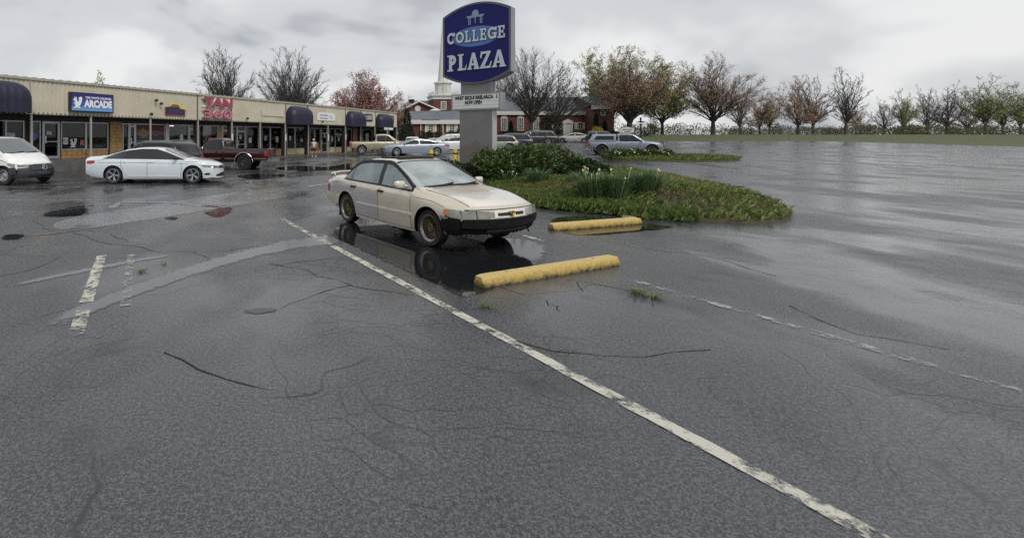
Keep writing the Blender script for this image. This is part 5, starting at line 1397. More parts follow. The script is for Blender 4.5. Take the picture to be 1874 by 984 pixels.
    b = MB(); b.box(-.96, .96, -.24, .24, 2.74, 3.36); mb = b.build('message_cabinet', M_cab, r_)
    MB().box(-.90, .90, -.25, -.242, 2.80, 3.30).build('message_face', mat('letterboard_white', (.66, .68, .66), .4), mb)
    for z in (2.92, 3.05, 3.18): MB().box(-.9, .9, -.254, -.2505, z, z + .008).build('letter_track', mat('track_grey', (.42, .43, .42), .4), mb)
    M_bl = mat('black_letter', (.01, .01, .01), .5)
    o = link('lettering', text_mesh('WHIT ESQUI RRELARCA   I', .185, M_bl, .002, .008, width=1.66), mb); o.location = (.02, -.257, 3.20)
    o = link('lettering', text_mesh('NOW OPEN', .185, M_bl, .002, .008, width=.66), mb); o.location = (-.06, -.257, 3.02)
    b = MB(); b.box(-.635, .635, -.20, .20, -.2, 2.74); cl = b.build('column', M_col, r_)
    b = MB()
    rr = random.Random(2); P = [(-.634, .2)]
    for i in range(25): P.append((-.634 + 1.268 * i / 24, 1.42 + .25 * math.exp(-((i - 12) / 2.2) ** 2) + rr.uniform(-.05, .05)))
    P.append((.634, .2)); b.prism(P, 'y', -.2025, -.2005); b.build('stain', mat('brownish_stain', (.15, .132, .12), .5), cl)
    b = MB(); b.box(.6355, .66, -.19, .19, .1, 2.74); b.build('edge_trim', mat('pale_aluminium', (.50, .50, .48), .4, metal=.4), cl)
pylon()

# yellow bollards
for px, D, ytop, lb in ((789, 19.5, 274, 'yellow bollard behind the gold sedan roof, left of the other'), (833.5, 19, 272, 'yellow bollard close to the sign column')):
    p = onx(px, D); z = EYE + (HOR - ytop) * D / FOC
    r_ = thing('bollard', lb, 'bollard', p, 0, 'yellow bollards by the sign')
    M_bol = mat('yellow_bollard_paint', (.62, .44, .03), .45, var=.12, vscale=6)
    MB().lathe([(.085, -.1), (.085, z - .03), (.07, z - .005), (0, z)], 16, 'z').build('post', M_bol, r_, smooth=40)
    MB().lathe([(.0865, z - .22), (.0865, z - .16)], 16, 'z').build('band', M_black, r_)
# wheel stops
def wheel_stop(a, b_, label):
    a, b_ = Vector(a), Vector(b_); d = b_ - a; L = d.length
    r_ = thing('wheel_stop', label, 'wheel stop', ((a + b_) / 2), math.atan2(d.y, d.x), 'yellow concrete wheel stops')
    b = MB(); n = 40; rr = random.Random(int(L * 1e4)); prof = [(-.09, 0), (-.09, .045), (-.055, .125), (.055, .125), (.09, .045), (.09, 0)]
    rows = []
    for i in range(n + 1):
        u = i / n; x = -L / 2 + L * u; e = min(1, min(u, 1 - u) * L / .06)
        rows.append([(x, y * (.9 + .1 * e) + rr.uniform(-.0015, .0015), max(0, z * (.9 + .1 * e) + rr.uniform(-.0015, .0015))) for y, z in prof])
    b.add([p for q in rows for p in q], [(i * 6 + k, i * 6 + k + 1, (i + 1) * 6 + k + 1, (i + 1) * 6 + k) for i in range(n) for k in range(5)] + [(0, 1, 2, 3, 4, 5), tuple(n * 6 + k for k in range(6))])
    m = MATS.get('stop_paint')
    if not m:
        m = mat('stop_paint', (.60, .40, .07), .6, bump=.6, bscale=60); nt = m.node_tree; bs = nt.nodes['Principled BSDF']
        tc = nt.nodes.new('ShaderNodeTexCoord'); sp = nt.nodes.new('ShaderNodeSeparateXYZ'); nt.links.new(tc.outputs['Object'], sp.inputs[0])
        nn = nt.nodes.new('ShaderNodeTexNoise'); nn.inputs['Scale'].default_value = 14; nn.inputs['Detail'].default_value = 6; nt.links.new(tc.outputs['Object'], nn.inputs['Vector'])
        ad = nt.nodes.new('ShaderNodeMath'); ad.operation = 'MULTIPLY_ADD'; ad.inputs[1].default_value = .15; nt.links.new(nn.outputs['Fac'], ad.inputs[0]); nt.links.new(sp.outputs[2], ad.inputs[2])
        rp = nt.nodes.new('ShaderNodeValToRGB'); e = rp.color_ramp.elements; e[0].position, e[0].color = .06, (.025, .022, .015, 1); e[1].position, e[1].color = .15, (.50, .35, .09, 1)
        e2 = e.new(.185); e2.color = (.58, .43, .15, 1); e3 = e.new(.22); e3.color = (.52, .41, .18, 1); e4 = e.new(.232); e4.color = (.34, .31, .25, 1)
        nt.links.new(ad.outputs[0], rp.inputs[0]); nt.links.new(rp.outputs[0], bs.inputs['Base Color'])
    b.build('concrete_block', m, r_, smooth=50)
    for u in (-.32, .32): MB().lathe([(.012, .118), (.012, .1285), (0, .1285)], 8, 'z', c=(u * L, 0, 0)).build('anchor_pin', mat('rusty_pin', (.09, .05, .03), .7), r_)
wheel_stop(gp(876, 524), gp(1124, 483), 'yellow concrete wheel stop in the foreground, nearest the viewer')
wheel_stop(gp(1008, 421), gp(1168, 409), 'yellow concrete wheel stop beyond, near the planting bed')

# ================================================================ planting bed and plants
BED = [(4.1, 19.6), (3.9, 17.5), (4.5, 14.8), (5.2, 12.4), (5.7, 11.75), (6.25, 11.15), (6.95, 10.5), (8.3, 9.9), (9.8, 10.4), (11.6, 12.8), (13.4, 16.4), (14.2, 19.8), (13.2, 22.0), (10, 22.3), (6.4, 21.6), (4.7, 20.8)]
def inside(poly, x, y):
    c = False
    for i in range(len(poly)):
        (x0, y0), (x1, y1) = poly[i - 1], poly[i]
        if (y0 > y) != (y1 > y) and x < (x1 - x0) * (y - y0) / (y1 - y0) + x0: c = not c
    return c
def edged(poly, x, y):
    best = 9e9; p = Vector((x, y))
    for i in range(len(poly)):
        a, b = Vector(poly[i - 1]), Vector(poly[i]); t = max(0, min(1, (p - a).dot(b - a) / (b - a).length_squared)); best = min(best, (a.lerp(b, t) - p).length)
    return best
def bedz(poly, x, y, hmax=.42): return G(x, y) + (.06 + (hmax - .06) * sstep(0, 2.4, edged(poly, x, y)) if inside(poly, x, y) else -.03)
def bed_mesh(poly, name, m, hmax, kids=True):
    P = [Vector(p) for p in poly]; n = len(P); Q = []
    for i in range(n):
        p0, p1, p2, p3 = P[i - 1], P[i], P[(i + 1) % n], P[(i + 2) % n]
        for k in range(6): t = k / 6; Q.append(0.5 * (2 * p1 + (p2 - p0) * t + (2 * p0 - 5 * p1 + 4 * p2 - p3) * t * t + (3 * p1 - p0 - 3 * p2 + p3) * t ** 3))
    c = sum(Q, Vector((0, 0))) / len(Q); b = MB(); rows = []
    poly2 = [tuple(q) for q in Q]
    for j, s in enumerate((1.0, .995, .96, .9, .8, .68, .54, .4, .2)):
        rows.append([(c + (q - c) * s) for q in Q])
    m_ = len(Q); vs = []
    rr = random.Random(8)
    for j, row in enumerate(rows):
        for q in row:
            d = edged(poly2, q.x, q.y); z = G(q.x, q.y) - .03 if j == 0 else G(q.x, q.y) + .06 + (hmax - .06) * sstep(0, 2.4, d) + rr.uniform(-.02, .02)
            vs.append((q.x, q.y, z))
    vs.append((c.x, c.y, G(c.x, c.y) + hmax))
    b.add(vs, [(j * m_ + i, j * m_ + (i + 1) % m_, (j + 1) * m_ + (i + 1) % m_, (j + 1) * m_ + i) for j in range(len(rows) - 1) for i in range(m_)] + [((len(rows) - 1) * m_ + i, (len(rows) - 1) * m_ + (i + 1) % m_, len(rows) * m_) for i in range(m_)])
    o = b.build(name, m, smooth='all'); tag(o, kind='structure')
    return o, poly2
M_soil = mat('mulch_soil', (.075, .05, .028), .85, col2=(.04, .05, .018), vscale=9, bump=1.0, bscale=30)
bed, BEDP = bed_mesh(BED, 'planting_bed', M_soil, .42)
BED2 = [(19.3, 34.5), (19.8, 32.6), (22, 31.8), (25.5, 32), (28, 33.4), (28, 35.5), (24, 36.2), (21, 36)]
bed2, BEDP2 = bed_mesh(BED2, 'planting_bed', M_soil, .22)
def leaf_mat(name, c1, c2, rough=.45, var=None):
    m = bpy.data.materials.new(name); m.use_nodes = True; nt = m.node_tree; b = nt.nodes['Principled BSDF']
    b.inputs['Roughness'].default_value = rough; b.inputs['Specular IOR Level'].default_value = .35
    gi = nt.nodes.new('ShaderNodeNewGeometry'); r_ = nt.nodes.new('ShaderNodeValToRGB'); e = r_.color_ramp.elements; e[0].color, e[1].color = (*c1, 1), (*c2, 1)
    nt.links.new(gi.outputs['Random Per Island'], r_.inputs[0]); nt.links.new(r_.outputs[0], b.inputs['Base Color'])
    t = nt.nodes.new('ShaderNodeBsdfTranslucent'); nt.links.new(r_.outputs[0], t.inputs[0]); mx = nt.nodes.new('ShaderNodeMixShader'); mx.inputs[0].default_value = .22
    nt.links.new(b.outputs[0], mx.inputs[1]); nt.links.new(t.outputs[0], mx.inputs[2]); nt.links.new(mx.outputs[0], nt.nodes['Material Output'].inputs[0])
    return m
M_shrub = leaf_mat('glossy_shrub_leaf', (.022, .048, .014), (.12, .165, .045), .35)
M_shrub2 = leaf_mat('dark_shrub_leaf', (.014, .028, .012), (.045, .07, .024), .4)
M_grass = leaf_mat('grass_blade', (.06, .108, .022), (.19, .25, .07), .6)
M_dry = leaf_mat('dry_stem', (.16, .125, .05), (.30, .25, .11), .8)
M_daff = leaf_mat('daffodil_leaf', (.05, .11, .04), (.14, .22, .095), .45)
M_fy = mat('yellow_petal', (.62, .58, .30), .5); M_fw = mat('white_petal', (.72, .70, .60), .5); M_twig = mat('twig_bark', (.06, .045, .035), .8)
def leaf_cloud(lobes, n, size, seed, up=.3, shell=.55):
    r = random.Random(seed); b = MB(); tot = sum(l[3] * l[4] * l[5] for l in lobes)
    for cx, cy, cz, rx, ry, rz in lobes:
        for _ in range(int(n * rx * ry * rz / tot)):
            v = Vector((r.gauss(0, 1), r.gauss(0, 1), r.gauss(0, 1))).normalized(); q = shell + (1 - shell) * r.random() ** .6
            q *= 1 + .10 * math.sin(v.x * 7 + seed) * math.cos(v.y * 6 + v.z * 5)
            p = Vector((cx + v.x * rx * q, cy + v.y * ry * q, cz + v.z * rz * q))
            if p.z < cz - rz * .98: continue
            d = (v + Vector((r.gauss(0, .6), r.gauss(0, .6), r.gauss(up, .5)))).normalized(); s_ = size * r.uniform(.6, 1.35)
            a = d.orthogonal().normalized(); a.rotate(Matrix.Rotation(r.uniform(0, 6.28), 3, d)); c = d.cross(a)
            w_ = s_ * .30
            b.add([p, p + d * s_ * .5 + a * w_, p + d * s_, p + d * s_ * .5 - a * w_ + c * w_ * .4], [(0, 1, 2), (0, 2, 3)])
    return b
def shrub(name, label, base, lobes, n, size, seed, m, cat='shrub', group=None):
    r_ = thing(name, label, cat, base, 0, group)
    lc = leaf_cloud(lobes, n, size, seed); rq = random.Random(seed + 1)
    for l in lobes:
        for k in range(max(3, n // 350)):
            v = Vector((rq.gauss(0, .8), rq.gauss(0, .8), abs(rq.gauss(.6, .5)))).normalized(); p0 = Vector((l[0] + v.x * l[3] * .9, l[1] + v.y * l[4] * .9, l[2] + v.z * l[5] * .9)); dr = (v + Vector((0, 0, .8))).normalized(); L = size * rq.uniform(1.2, 2.6)
            for j in range(7):
                p = p0 + dr * L * j / 7; a = dr.orthogonal().normalized(); a.rotate(Matrix.Rotation(j * 2.4 + k, 3, dr)); d = (a + dr * .7).normalized(); c = d.cross(dr).normalized() * size * .24
                lc.add([p, p + d * size * .5 + c, p + d * size, p + d * size * .5 - c], [(0, 1, 2), (0, 2, 3)])
    lc.build('foliage', m, r_, fix=False)
    r = random.Random(seed); b = MB()
    for l in lobes:
        for k in range(7):
            q = Vector((l[0] + r.uniform(-.7, .7) * l[3], l[1] + r.uniform(-.7, .7) * l[4], l[2] + r.uniform(0, .75) * l[5]))
            b.tube([(l[0] * .5 + r.uniform(-.1, .1), l[1] * .5, -.1), (q * .6)[:], q], [.022, .014, .006], 4)
    tag(b.build('stems', M_twig, r_), kind='stuff')
    return r_
def bz(x, y): return bedz(BEDP, x, y)
# big glossy shrub between sign and lawn, its lower skirt, dark hedge at the column foot
p = Vector((6.75, 16.6)); shrub('laurel_shrub', 'large glossy green shrub in the bed right of the sign column', (p.x, p.y, bz(*p)),
    [(-1.1, .1, .38, .75, .7, .48), (-.2, 0, .46, .8, .8, .52), (.7, .1, .52, .8, .7, .52), (1.3, -.3, .32, .62, .6, .40), (-1.2, -.5, .28, .5, .5, .34), (.2, -.6, .26, .8, .5, .34)], 7200, .115, 3, M_shrub)
p = Vector((8.3, 16.3)); shrub('low_shrub', 'low dark shrub spreading at the foot of the large glossy shrub', (p.x, p.y, bz(*p)), [(-.2, -.2, .28, .85, .6, .34), (.5, -.1, .16, .5, .5, .25)], 2000, .10, 5, M_shrub2)
p = Vector((5.15, 17.3)); shrub('hedge_shrub', 'dark hedge shrub at the foot of the grey sign column', (p.x, p.y, bz(*p)), [(-.75, .2, .26, .6, .5, .36), (.25, -.1, .30, .6, .5, .38), (-.3, -.5, .2, .7, .4, .30)], 3200, .10, 9, M_shrub2)
def blades(n, h, spread, seed, droop=.35, wd=.011):
    r = random.Random(seed); b = MB()
    for _ in range(n):
        a = r.uniform(0, 6.28); q = spread * r.random() ** .7; base = Vector((math.cos(a) * q * .45, math.sin(a) * q * .45, 0)); out_ = Vector((math.cos(a), math.sin(a), 0)) * (q * .6 + r.uniform(0, .05)); hh = h * r.uniform(.65, 1.1)
        mid = base + out_ * .45 + Vector((0, 0, hh * .62)); tip = base + out_ * (1 + droop * r.random()) + Vector((0, 0, hh * r.uniform(.75, 1.0))); s = Vector((-math.sin(a + r.uniform(-1, 1)), math.cos(a), 0)) * wd
        b.add([base - s, base + s, mid + s * .9, mid - s * .9, tip], [(0, 1, 2, 3), (3, 2, 4)])
    return b
def flower(b, p, s, up):
    n = Vector((.3, -.9, .3)).normalized(); a = n.orthogonal().normalized(); c = n.cross(a)
    for k in range(6):
        q = R(60 * k); d = a * math.cos(q) + c * math.sin(q); e = a * math.cos(q + .5) + c * math.sin(q + .5); f = a * math.cos(q - .5) + c * math.sin(q - .5)
        b.add([p, p + e * s * .6, p + d * s, p + f * s * .6], [(0, 1, 2, 3)])
def clump(label, px, py, hgt, spread, n, seed, flowers=0, fm=None, group='daffodil clumps in the bed'):
    for D in [10 + .1 * i for i in range(140)]:
        x = (px - PCX) / FOC * D; z = bz(x, D)
        if HOR + (EYE - z) * FOC / D <= py: break
    r_ = thing('daffodil_clump', label, 'plant', (x, D, z - .02), 0, group)
    tag(blades(n, hgt, spread, seed).build('leaves', M_daff, r_, fix=False), kind='stuff')
    r = random.Random(seed)
    for k in range(flowers):
        a = r.uniform(0, 6.28); q = spread * r.uniform(.1, .9); p = Vector((math.cos(a) * q, math.sin(a) * q, hgt * r.uniform(.8, 1.15)))
        b = MB(); b.tube([(p.x * .5, p.y * .5, 0), p + Vector((0, .01, -.01))], .005, 4); flower(b, p, r.uniform(.022, .036), 1)
        o = b.build('bloom', fm or M_fy, r_, fix=False)
clump('upright clump of daffodil leaves in front of the large glossy shrub', 984, 337, .52, .46, 240, 1)
clump('leafy clump with white blooms beside the gold sedan mirror', 927, 334, .36, .36, 110, 2, 6, M_fw)
clump('clump with many pale yellow blooms at the back of the bed', 1076, 338, .44, .62, 360, 3, 7, M_fy)
clump('large dark green daffodil clump in the middle of the bed', 1086, 367, .68, .52, 620, 4, 3, M_fy)
clump('large daffodil clump just right of the middle one', 1127, 366, .70, .52, 620, 5, 3, M_fy)
clump('wide daffodil clump at the right side of the bed', 1178, 352, .60, .58, 520, 6, 2, M_fy)
clump('small clump with one white bloom low in the bed', 1143, 346, .26, .22, 60, 7, 3, M_fw)
# grass and weeds over the bed: uncountable
def ground_cover(poly, name, label, n, seed, zf, mats, hlo, hhi, keep=lambda x, y: 1.0):
    r = random.Random(seed); xs = [p[0] for p in poly]; ys = [p[1] for p in poly]; b = MB(); k = 0; tries = 0
    while k < n and tries < n * 8:
        tries += 1
        x, y = r.uniform(min(xs) - .1, max(xs)), r.uniform(min(ys) - .1, max(ys))
        if not inside(poly, x, y) or r.random() > keep(x, y): continue
        k += 1; z = zf(x, y) - .02
        for _ in range(3):
            a = r.uniform(0, 6.28); h = r.uniform(hlo, hhi); dx, dy = math.cos(a), math.sin(a); ln = r.uniform(.3, 1.1) * h; w_ = r.uniform(.006, .012); ox, oy = r.uniform(-.05, .05), r.uniform(-.05, .05)
            q = Vector((x + ox, y + oy, z)); s = Vector((-dy, dx, 0)) * w_
            b.add([q - s, q + s, q + Vector((dx * ln * .4, dy * ln * .4, h * .7)) + s * .8, q + Vector((dx * ln, dy * ln, h * .85))], [(0, 1, 2, 3)], 0 if r.random() < mats[2](x, y) else 1)
    o = b.build(name, mats[:2], fix=False); tag(o, label, 'grass', kind='stuff')
def mulchy(x, y):
    if math.sin(x * 2.1 + y * .7) * math.sin(y * 1.6 - x) > .72: return .35                                      # bare reddish mulch towards the right-hand end
    return 0.12 if (x > 6.9 and y < 12.9) or x > 10.5 else 1.0
ground_cover(BEDP, 'bed_grass', 'short green and straw coloured grass over the planting bed', 26000, 21, bz, (M_grass, M_dry, lambda x, y: .74 + .22 * math.sin(x * 1.7 + y * 2.3)), .06, .20, mulchy)
ground_cover(BEDP2, 'bed_grass', 'low greenery in the small far bed by the grey pickup', 2500, 22, lambda x, y: bedz(BEDP2, x, y, .22), (M_grass, M_dry, lambda x, y: .9), .08, .3)
# longer grass hanging over the near edge
r = random.Random(61); b = MB(); near = [q for q in BEDP if 4.3 < q[0] < 7.4 and q[1] < 15.2]
for i in range(2600):
    q = Vector(r.choice(near)) + Vector((r.gauss(.12, .16), r.gauss(.16, .16))); z = max(0, bz(q.x, q.y)); a = r.uniform(3.4, 5.6); L = r.uniform(.10, .26); h = r.uniform(.06, .20); d = Vector((math.cos(a) * L, math.sin(a) * L, 0)); p = Vector((q.x, q.y, z)); s_ = Vector((-d.y, d.x, 0)).normalized() * .008
    b.add([p - s_, p + s_, p + d * .5 + Vector((0, 0, h)) + s_ * .8, p + d + Vector((0, 0, h * .5 - z * .4))], [(0, 1, 2, 3)])
tag(b.build('edge_grass', M_grass, fix=False), 'longer grass hanging over the near edge of the planting bed', 'grass', kind='stuff')
# mulch chips
r = random.Random(33); b = MB(); k = 0
while k < 5000:
    x, y = r.uniform(5, 13), r.uniform(9.7, 18)
    if not inside(BEDP, x, y) or mulchy(x, y) > .5: continue
    k += 1; p = Vector((x, y, bz(x, y) + .012)); a = r.uniform(0, 6.28); L = r.uniform(.02, .06); d = Vector((math.cos(a) * L, math.sin(a) * L, r.uniform(-.01, .02))); s = Vector((-math.sin(a), math.cos(a), r.uniform(-.5, .5))) * .008
    b.add([p - d - s, p + d - s, p + d + s, p - d + s], [(0, 1, 2, 3)])
tag(b.build('mulch', leaf_mat('mulch_chip', (.05, .028, .016), (.17, .095, .05), .85), fix=False), 'reddish brown mulch chips at the right end of the bed', 'mulch', kind='stuff')
# broken edge stones
M_rock = mat('dark_wet_stone', (.045, .043, .04), .5, var=.4, vscale=8, bump=.6, bscale=18)
def rock(label, x, y, z, s, seed, m=None, flat=.5):
    r = random.Random(seed); bm = bmesh.new(); bmesh.ops.create_icosphere(bm, subdivisions=2, radius=1)
    for v in bm.verts:
        k = 1 + r.uniform(-.16, .16); v.co = Vector((v.co.x * s * k, v.co.y * s * .65 * k, v.co.z * s * flat * k))
    me = bpy.data.meshes.new('edge_stone'); bm.to_mesh(me); bm.free(); me.materials.append(m or M_rock)
    o = link('edge_stone', me); o.location = (x, y, z); o.rotation_euler = (0, 0, r.uniform(0, 3)); tag(o, label, 'stone', 'stones along the bed edge')
for i, (px, py, s, lb) in enumerate(((1108, 388, .17, 'dark edge stone at the grass corner of the bed'), (1142, 388, .16, 'dark edge stone next along the bed edge to the right'), (1180, 393, .20, 'dark edge stone below the mulch'), (1152, 397, .16, 'pale flat kerb stone between the dark stones and the wheel stop'))):
    p = gp(px, py + 4); rock(lb, p.x, p.y, p.z + .03, s, i, mat('pale_stone', (.24, .20, .15), .6, bump=.5, bscale=20) if 'pale' in lb else None, .28 if 'pale' in lb else .5)
# far bed shrubs with white flowers, by the grey pickup
for i, (px, py, s, lb) in enumerate(((1122, 280, .62, 'leafy flowering shrub hiding the pickup door, leftmost in the small far bed'), (1152, 277, .66, 'middle leafy shrub with white flowers before the grey pickup'), (1182, 280, .62, 'flowering shrub before the front wheel of the grey pickup'), (1210, 280, .6, 'rightmost flowering shrub in the small far bed'))):
    D = 33.6; p = onx(px, D); r_ = shrub('flowering_shrub', lb, (p.x, p.y, p.z + .1), [(-.3, 0, .4 * s, .65 * s * 1.2, .6 * s, .5 * s), (.4, .1, .45 * s, .7 * s * 1.2, .6 * s, .55 * s)], 1300, .11, 40 + i, M_shrub, group='flowering shrubs by the grey pickup')
    b = MB(); r = random.Random(i)
    for k in range(12):
        v = Vector((r.gauss(0, 1), -abs(r.gauss(0, 1)), abs(r.gauss(0, 1)))).normalized(); flower(b, Vector((v.x * .9 * s, v.y * .7 * s, .45 * s + v.z * .5 * s)), .04, 1)
    tag(b.build('blooms', M_fw, r_, fix=False), kind='stuff')
p = gp(1166, 291); r_ = rock('pale lichened boulder at the front of the small far bed', p.x, p.y + .2, p.z + .12, .42, 77, mat('lichen_stone', (.20, .20, .13), .8, var=.4, vscale=6), .5)
# weeds in the cracks
for px, py, n, h, lb in ((1166, 537, 60, .08, 'grass tuft growing from the crack at the lower right'), (1192, 543, 40, .06, 'small grass tuft at the end of the lower right crack'), (887, 562, 30, .05, 'tiny weed in the asphalt below the near wheel stop'), (258, 497, 26, .05, 'tiny weed by the water channel on the left'), (300, 484, 16, .04, 'tiny weed left of the water channel, beyond the other')):
    p = gp(px, py); r_ = thing('grass_tuft', lb, 'weed', p, 0, 'weeds in the asphalt cracks'); blades(n, h, .16 if n > 35 else .08, px, .8, .004).build('leaves', M_grass, r_, fix=False)
# trunk bases for other code
# ================================================================ church behind the lot
M_brick = mat('church_brick', (.155, .05, .036), .8, col2=(.095, .033, .026), vscale=1.6, bump=.3, bscale=14)
M_shingle = mat('slate_shingle', (.105, .12, .14), .55, var=.18, vscale=1.5, bump=.3, bscale=10)
M_cw = mat('church_white_trim', (.62, .61, .57), .5); M_shut = mat('cream_shutter', (.62, .60, .50), .5); M_cglass = mat('church_glass', (.02, .022, .026), .08, spec=.7)
def church():
    D = 92.0; p0 = onx(815, D); root = thing('brick_church', 'red brick church with slate roofs and a tall white steeple behind the sign', 'building', (p0.x, p0.y, p0.z - .4), 0)
    ox, oy, oz = p0.x, p0.y, p0.z - .4
    X = lambda px, D_: (px - PCX) / FOC * D_ - ox
    Z = lambda py, D_: EYE + (HOR - py) * D_ / FOC - oz
    def window(px0, px1, py0, py1, D_, shut=False, arch=False, cols=2, rows=4):
        x0, x1, z0, z1, y = X(px0, D_), X(px1, D_), Z(py1, D_), Z(py0, D_), D_ - oy
        w_ = node('window', root)
        f = MB()
        f.box(x0 - .14, x0, y - .08, y + .05, z0 - .1, z1 + .1); f.box(x1, x1 + .14, y - .081, y + .05, z0 - .1, z1 + .1); f.box(x0, x1, y - .082, y + .05, z0 - .14, z0); f.box(x0, x1, y - .083, y + .05, z1, z1 + .14)
        for i in range(1, cols): xm = x0 + (x1 - x0) * i / cols; f.box(xm - .035, xm + .035, y - .05, y + .02, z0, z1)
        for i in range(1, rows): zm = z0 + (z1 - z0) * i / rows; f.box(x0, x1, y - .051, y + .02, zm - .03, zm + .03)
        if arch:
            c_ = (x0 + x1) / 2; rr = (x1 - x0) / 2
            f.prism([(c_ + (rr + .14) * math.cos(R(a)), z1 + .1 + (rr + .1) * math.sin(R(a))) for a in range(0, 181, 15)], 'y', y - .06, y + .02)
        f.build('frame', M_cw, w_)
        MB().box(x0, x1, y - .02, y + .03, z0, z1).build('pane', M_cglass, w_)
        if shut:
            sw = (x1 - x0) * .62
            for a in (x0 - .2 - sw, x1 + .2): MB().box(a, a + sw, y - .07, y - .004, z0 - .1, z1 + .1).build('shutter', M_shut, w_)
    def gable_roof(px0, px1, pye, De, pyr, Dr, over=.35, name='roof'):
        x0, x1 = X(px0, De) - over, X(px1, De) + over; ye, yr = De - oy - .4, Dr - oy; ze, zr = Z(pye, De), Z(pyr, Dr)
        b = MB(); yb = 2 * yr - ye
        b.add([(x0, ye, ze), (x1, ye, ze), (x1, yr, zr), (x0, yr, zr), (x0, yb, ze), (x1, yb, ze)], [(0, 1, 2, 3), (3, 2, 5, 4)])
        b.add([(x0, ye, ze - .18), (x1, ye, ze - .18), (x1, yb, ze - .18), (x0, yb, ze - .18)], [(0, 1, 2, 3)])
        b.build(name, M_shingle, root)
        for x in (x0 + over, x1 - over):
            MB().add([(x, ye + .5, ze - .1), (x, yr, zr - .12), (x, yb - .5, ze - .1)], [(0, 1, 2)]).build('gable_wall', M_brick, root)
        MB().box(x0, x1, ye - .02, ye + .25, ze - .75, ze - .04).build('cornice', M_cw, root)
    def wall(px0, px1, pyt, D_, dep): MB().box(X(px0, D_), X(px1, D_), D_ - oy, D_ - oy + dep, -1.5, Z(pyt, D_) - .1).build('wall', M_brick, root)
    # nave wing to the right
    wall(868, 1088, 205, 96, 10); gable_roof(868, 1088, 203.5, 96, 178, 101)
    wall(1085, 1124, 196, 93, 11); gable_roof(1085, 1123.5, 193, 93, 177, 98.5)
    for a, c_ in ((918, 927), (948, 957), (977, 985)): window(a, c_, 217, 238, 96, arch=True, cols=3, rows=6)
    window(1058, 1066, 225, 236, 96, shut=True); window(1016, 1023, 225, 236, 96, shut=True)
    x, y, z = X(1103, 93), 93 - oy, Z(207, 93)
    b = MB(); b.tube([(x + .5 * math.cos(q), y - .03, z + .5 * math.sin(q)) for q in [2 * PI * i / 20 for i in range(21)]], .09, 5); b.tube([(x - .5, y - .03, z), (x + .5, y - .03, z)], .04, 4); b.tube([(x, y - .03, z - .5), (x, y - .03, z + .5)], .04, 4); rw = b.build('round_window', M_cw, root)
    b = MB(); b.lathe([(.5, y - .012), (0, y - .014)], 20, 'y', c=(x, 0, z)); b.build('pane', M_cglass, rw)
    # white doorway with pediment
    xa, xb, y = X(1031, 95.6), X(1047.5, 95.6), 95.6 - oy; zt = Z(224, 95.6)
    dn = node('doorway', root)
    MB().box(xa + .2, xb - .2, y, y + .3, -1, zt - .3).build('door', mat('door_white', (.56, .58, .57), .5), dn)
    b = MB(); b.box(xa - .02, xa + .25, y - .12, y + .3, -1, zt - .25); b.box(xb - .25, xb + .02, y - .12, y + .3, -1, zt - .25); b.box(xa - .15, xb + .15, y - .15, y + .3, zt - .25, zt + .1); b.prism([(xa - .2, zt + .1), (xb + .2, zt + .1), ((xa + xb) / 2, zt + .62)], 'y', y - .16, y + .3); b.build('surround', M_cw, dn)
    for i in range(4):
        MB().box(xa + .32 + (xb - xa - .6) * (i % 2) * .5, xa + .22 + (xb - xa - .6) * ((i % 2) * .5 + .42), y - .03, y - .002, .6 + (i // 2) * 1.0, 1.4 + (i // 2) * 1.0).build('door_panel', MATS['door_white'], dn)
    # left wing
    wall(752, 872, 224, 82, 9); gable_roof(740, 872, 219, 82, 203.5, 87)
    MB().box(X(806, 81.7), X(809, 81.7), 81.7 - oy, 82.1 - oy, -1, Z(224, 82)).build('brick_pilaster', M_brick, root)
    for px in (770.5, 811): MB().tube([(X(px, 81.6), 81.8 - oy, -1), (X(px, 81.6), 81.8 - oy, Z(220, 81.6))], .09, 6).build('downpipe', M_cw, root)
    b = MB(); b.add([(X(772, 81.5), 81.5 - oy, Z(219.5, 81.5)), (X(806, 81.5), 81.5 - oy, Z(219.5, 81.5)), (X(788, 84), 84 - oy, Z(210, 84))], [(0, 1, 2)]); b.build('roof_gablet', M_shingle, root)
    window(784.5, 792, 228.5, 240.5, 82, shut=True); window(823.5, 831, 228.5, 240.5, 82, shut=True)
    # gable behind, its roof and vent
    x0, xc, x1 = X(742, 90), X(766, 90), X(800, 90); y = 90 - oy
    b = MB(); b.prism([(x0, -1), (x1, -1), (x1, Z(201, 90)), (xc, Z(187.5, 90)), (x0, Z(200, 90))], 'y', y, y + 6); b.build('gable_wall', M_brick, root)
    b = MB(); b.add([(xc, y - .4, Z(186.5, 90)), (x1 + .5, y - .4, Z(203, 90)), (x1 + .5, y + 9, Z(203, 90)), (xc, y + 9, Z(186.5, 90)), (x0 - .6, y - .4, Z(201.5, 90)), (x0 - .6, y + 9, Z(201.5, 90))], [(0, 1, 2, 3), (0, 3, 5, 4)]); b.build('roof', M_shingle, root)
    b = MB(); b.tube([(x0 - .6, y - .42, Z(201.5, 90)), (xc, y - .42, Z(186.5, 90)), (x1 + .5, y - .42, Z(203, 90))], .16, 4); b.build('raking_cornice', M_cw, root)
    b = MB(); b.add([(x0 - .3, y + 3, Z(197, 93)), (X(795, 93), y + 3, Z(197, 93)), (X(795, 97), y + 8, Z(184.5, 98)), (X(748, 98), y + 8, Z(184.5, 98))], [(0, 1, 2, 3)]); b.build('rear_roof', M_shingle, root)
    b = MB(); b.lathe([(.55, y - .05), (.4, y - .06)], 20, 'y', c=(X(764.5, 90), 0, Z(199, 90))); b.lathe([(.42, y - .03), (0, y - .03)], 20, 'y', c=(X(764.5, 90), 0, Z(199, 90))); b.build('round_louvre', M_cw, root)
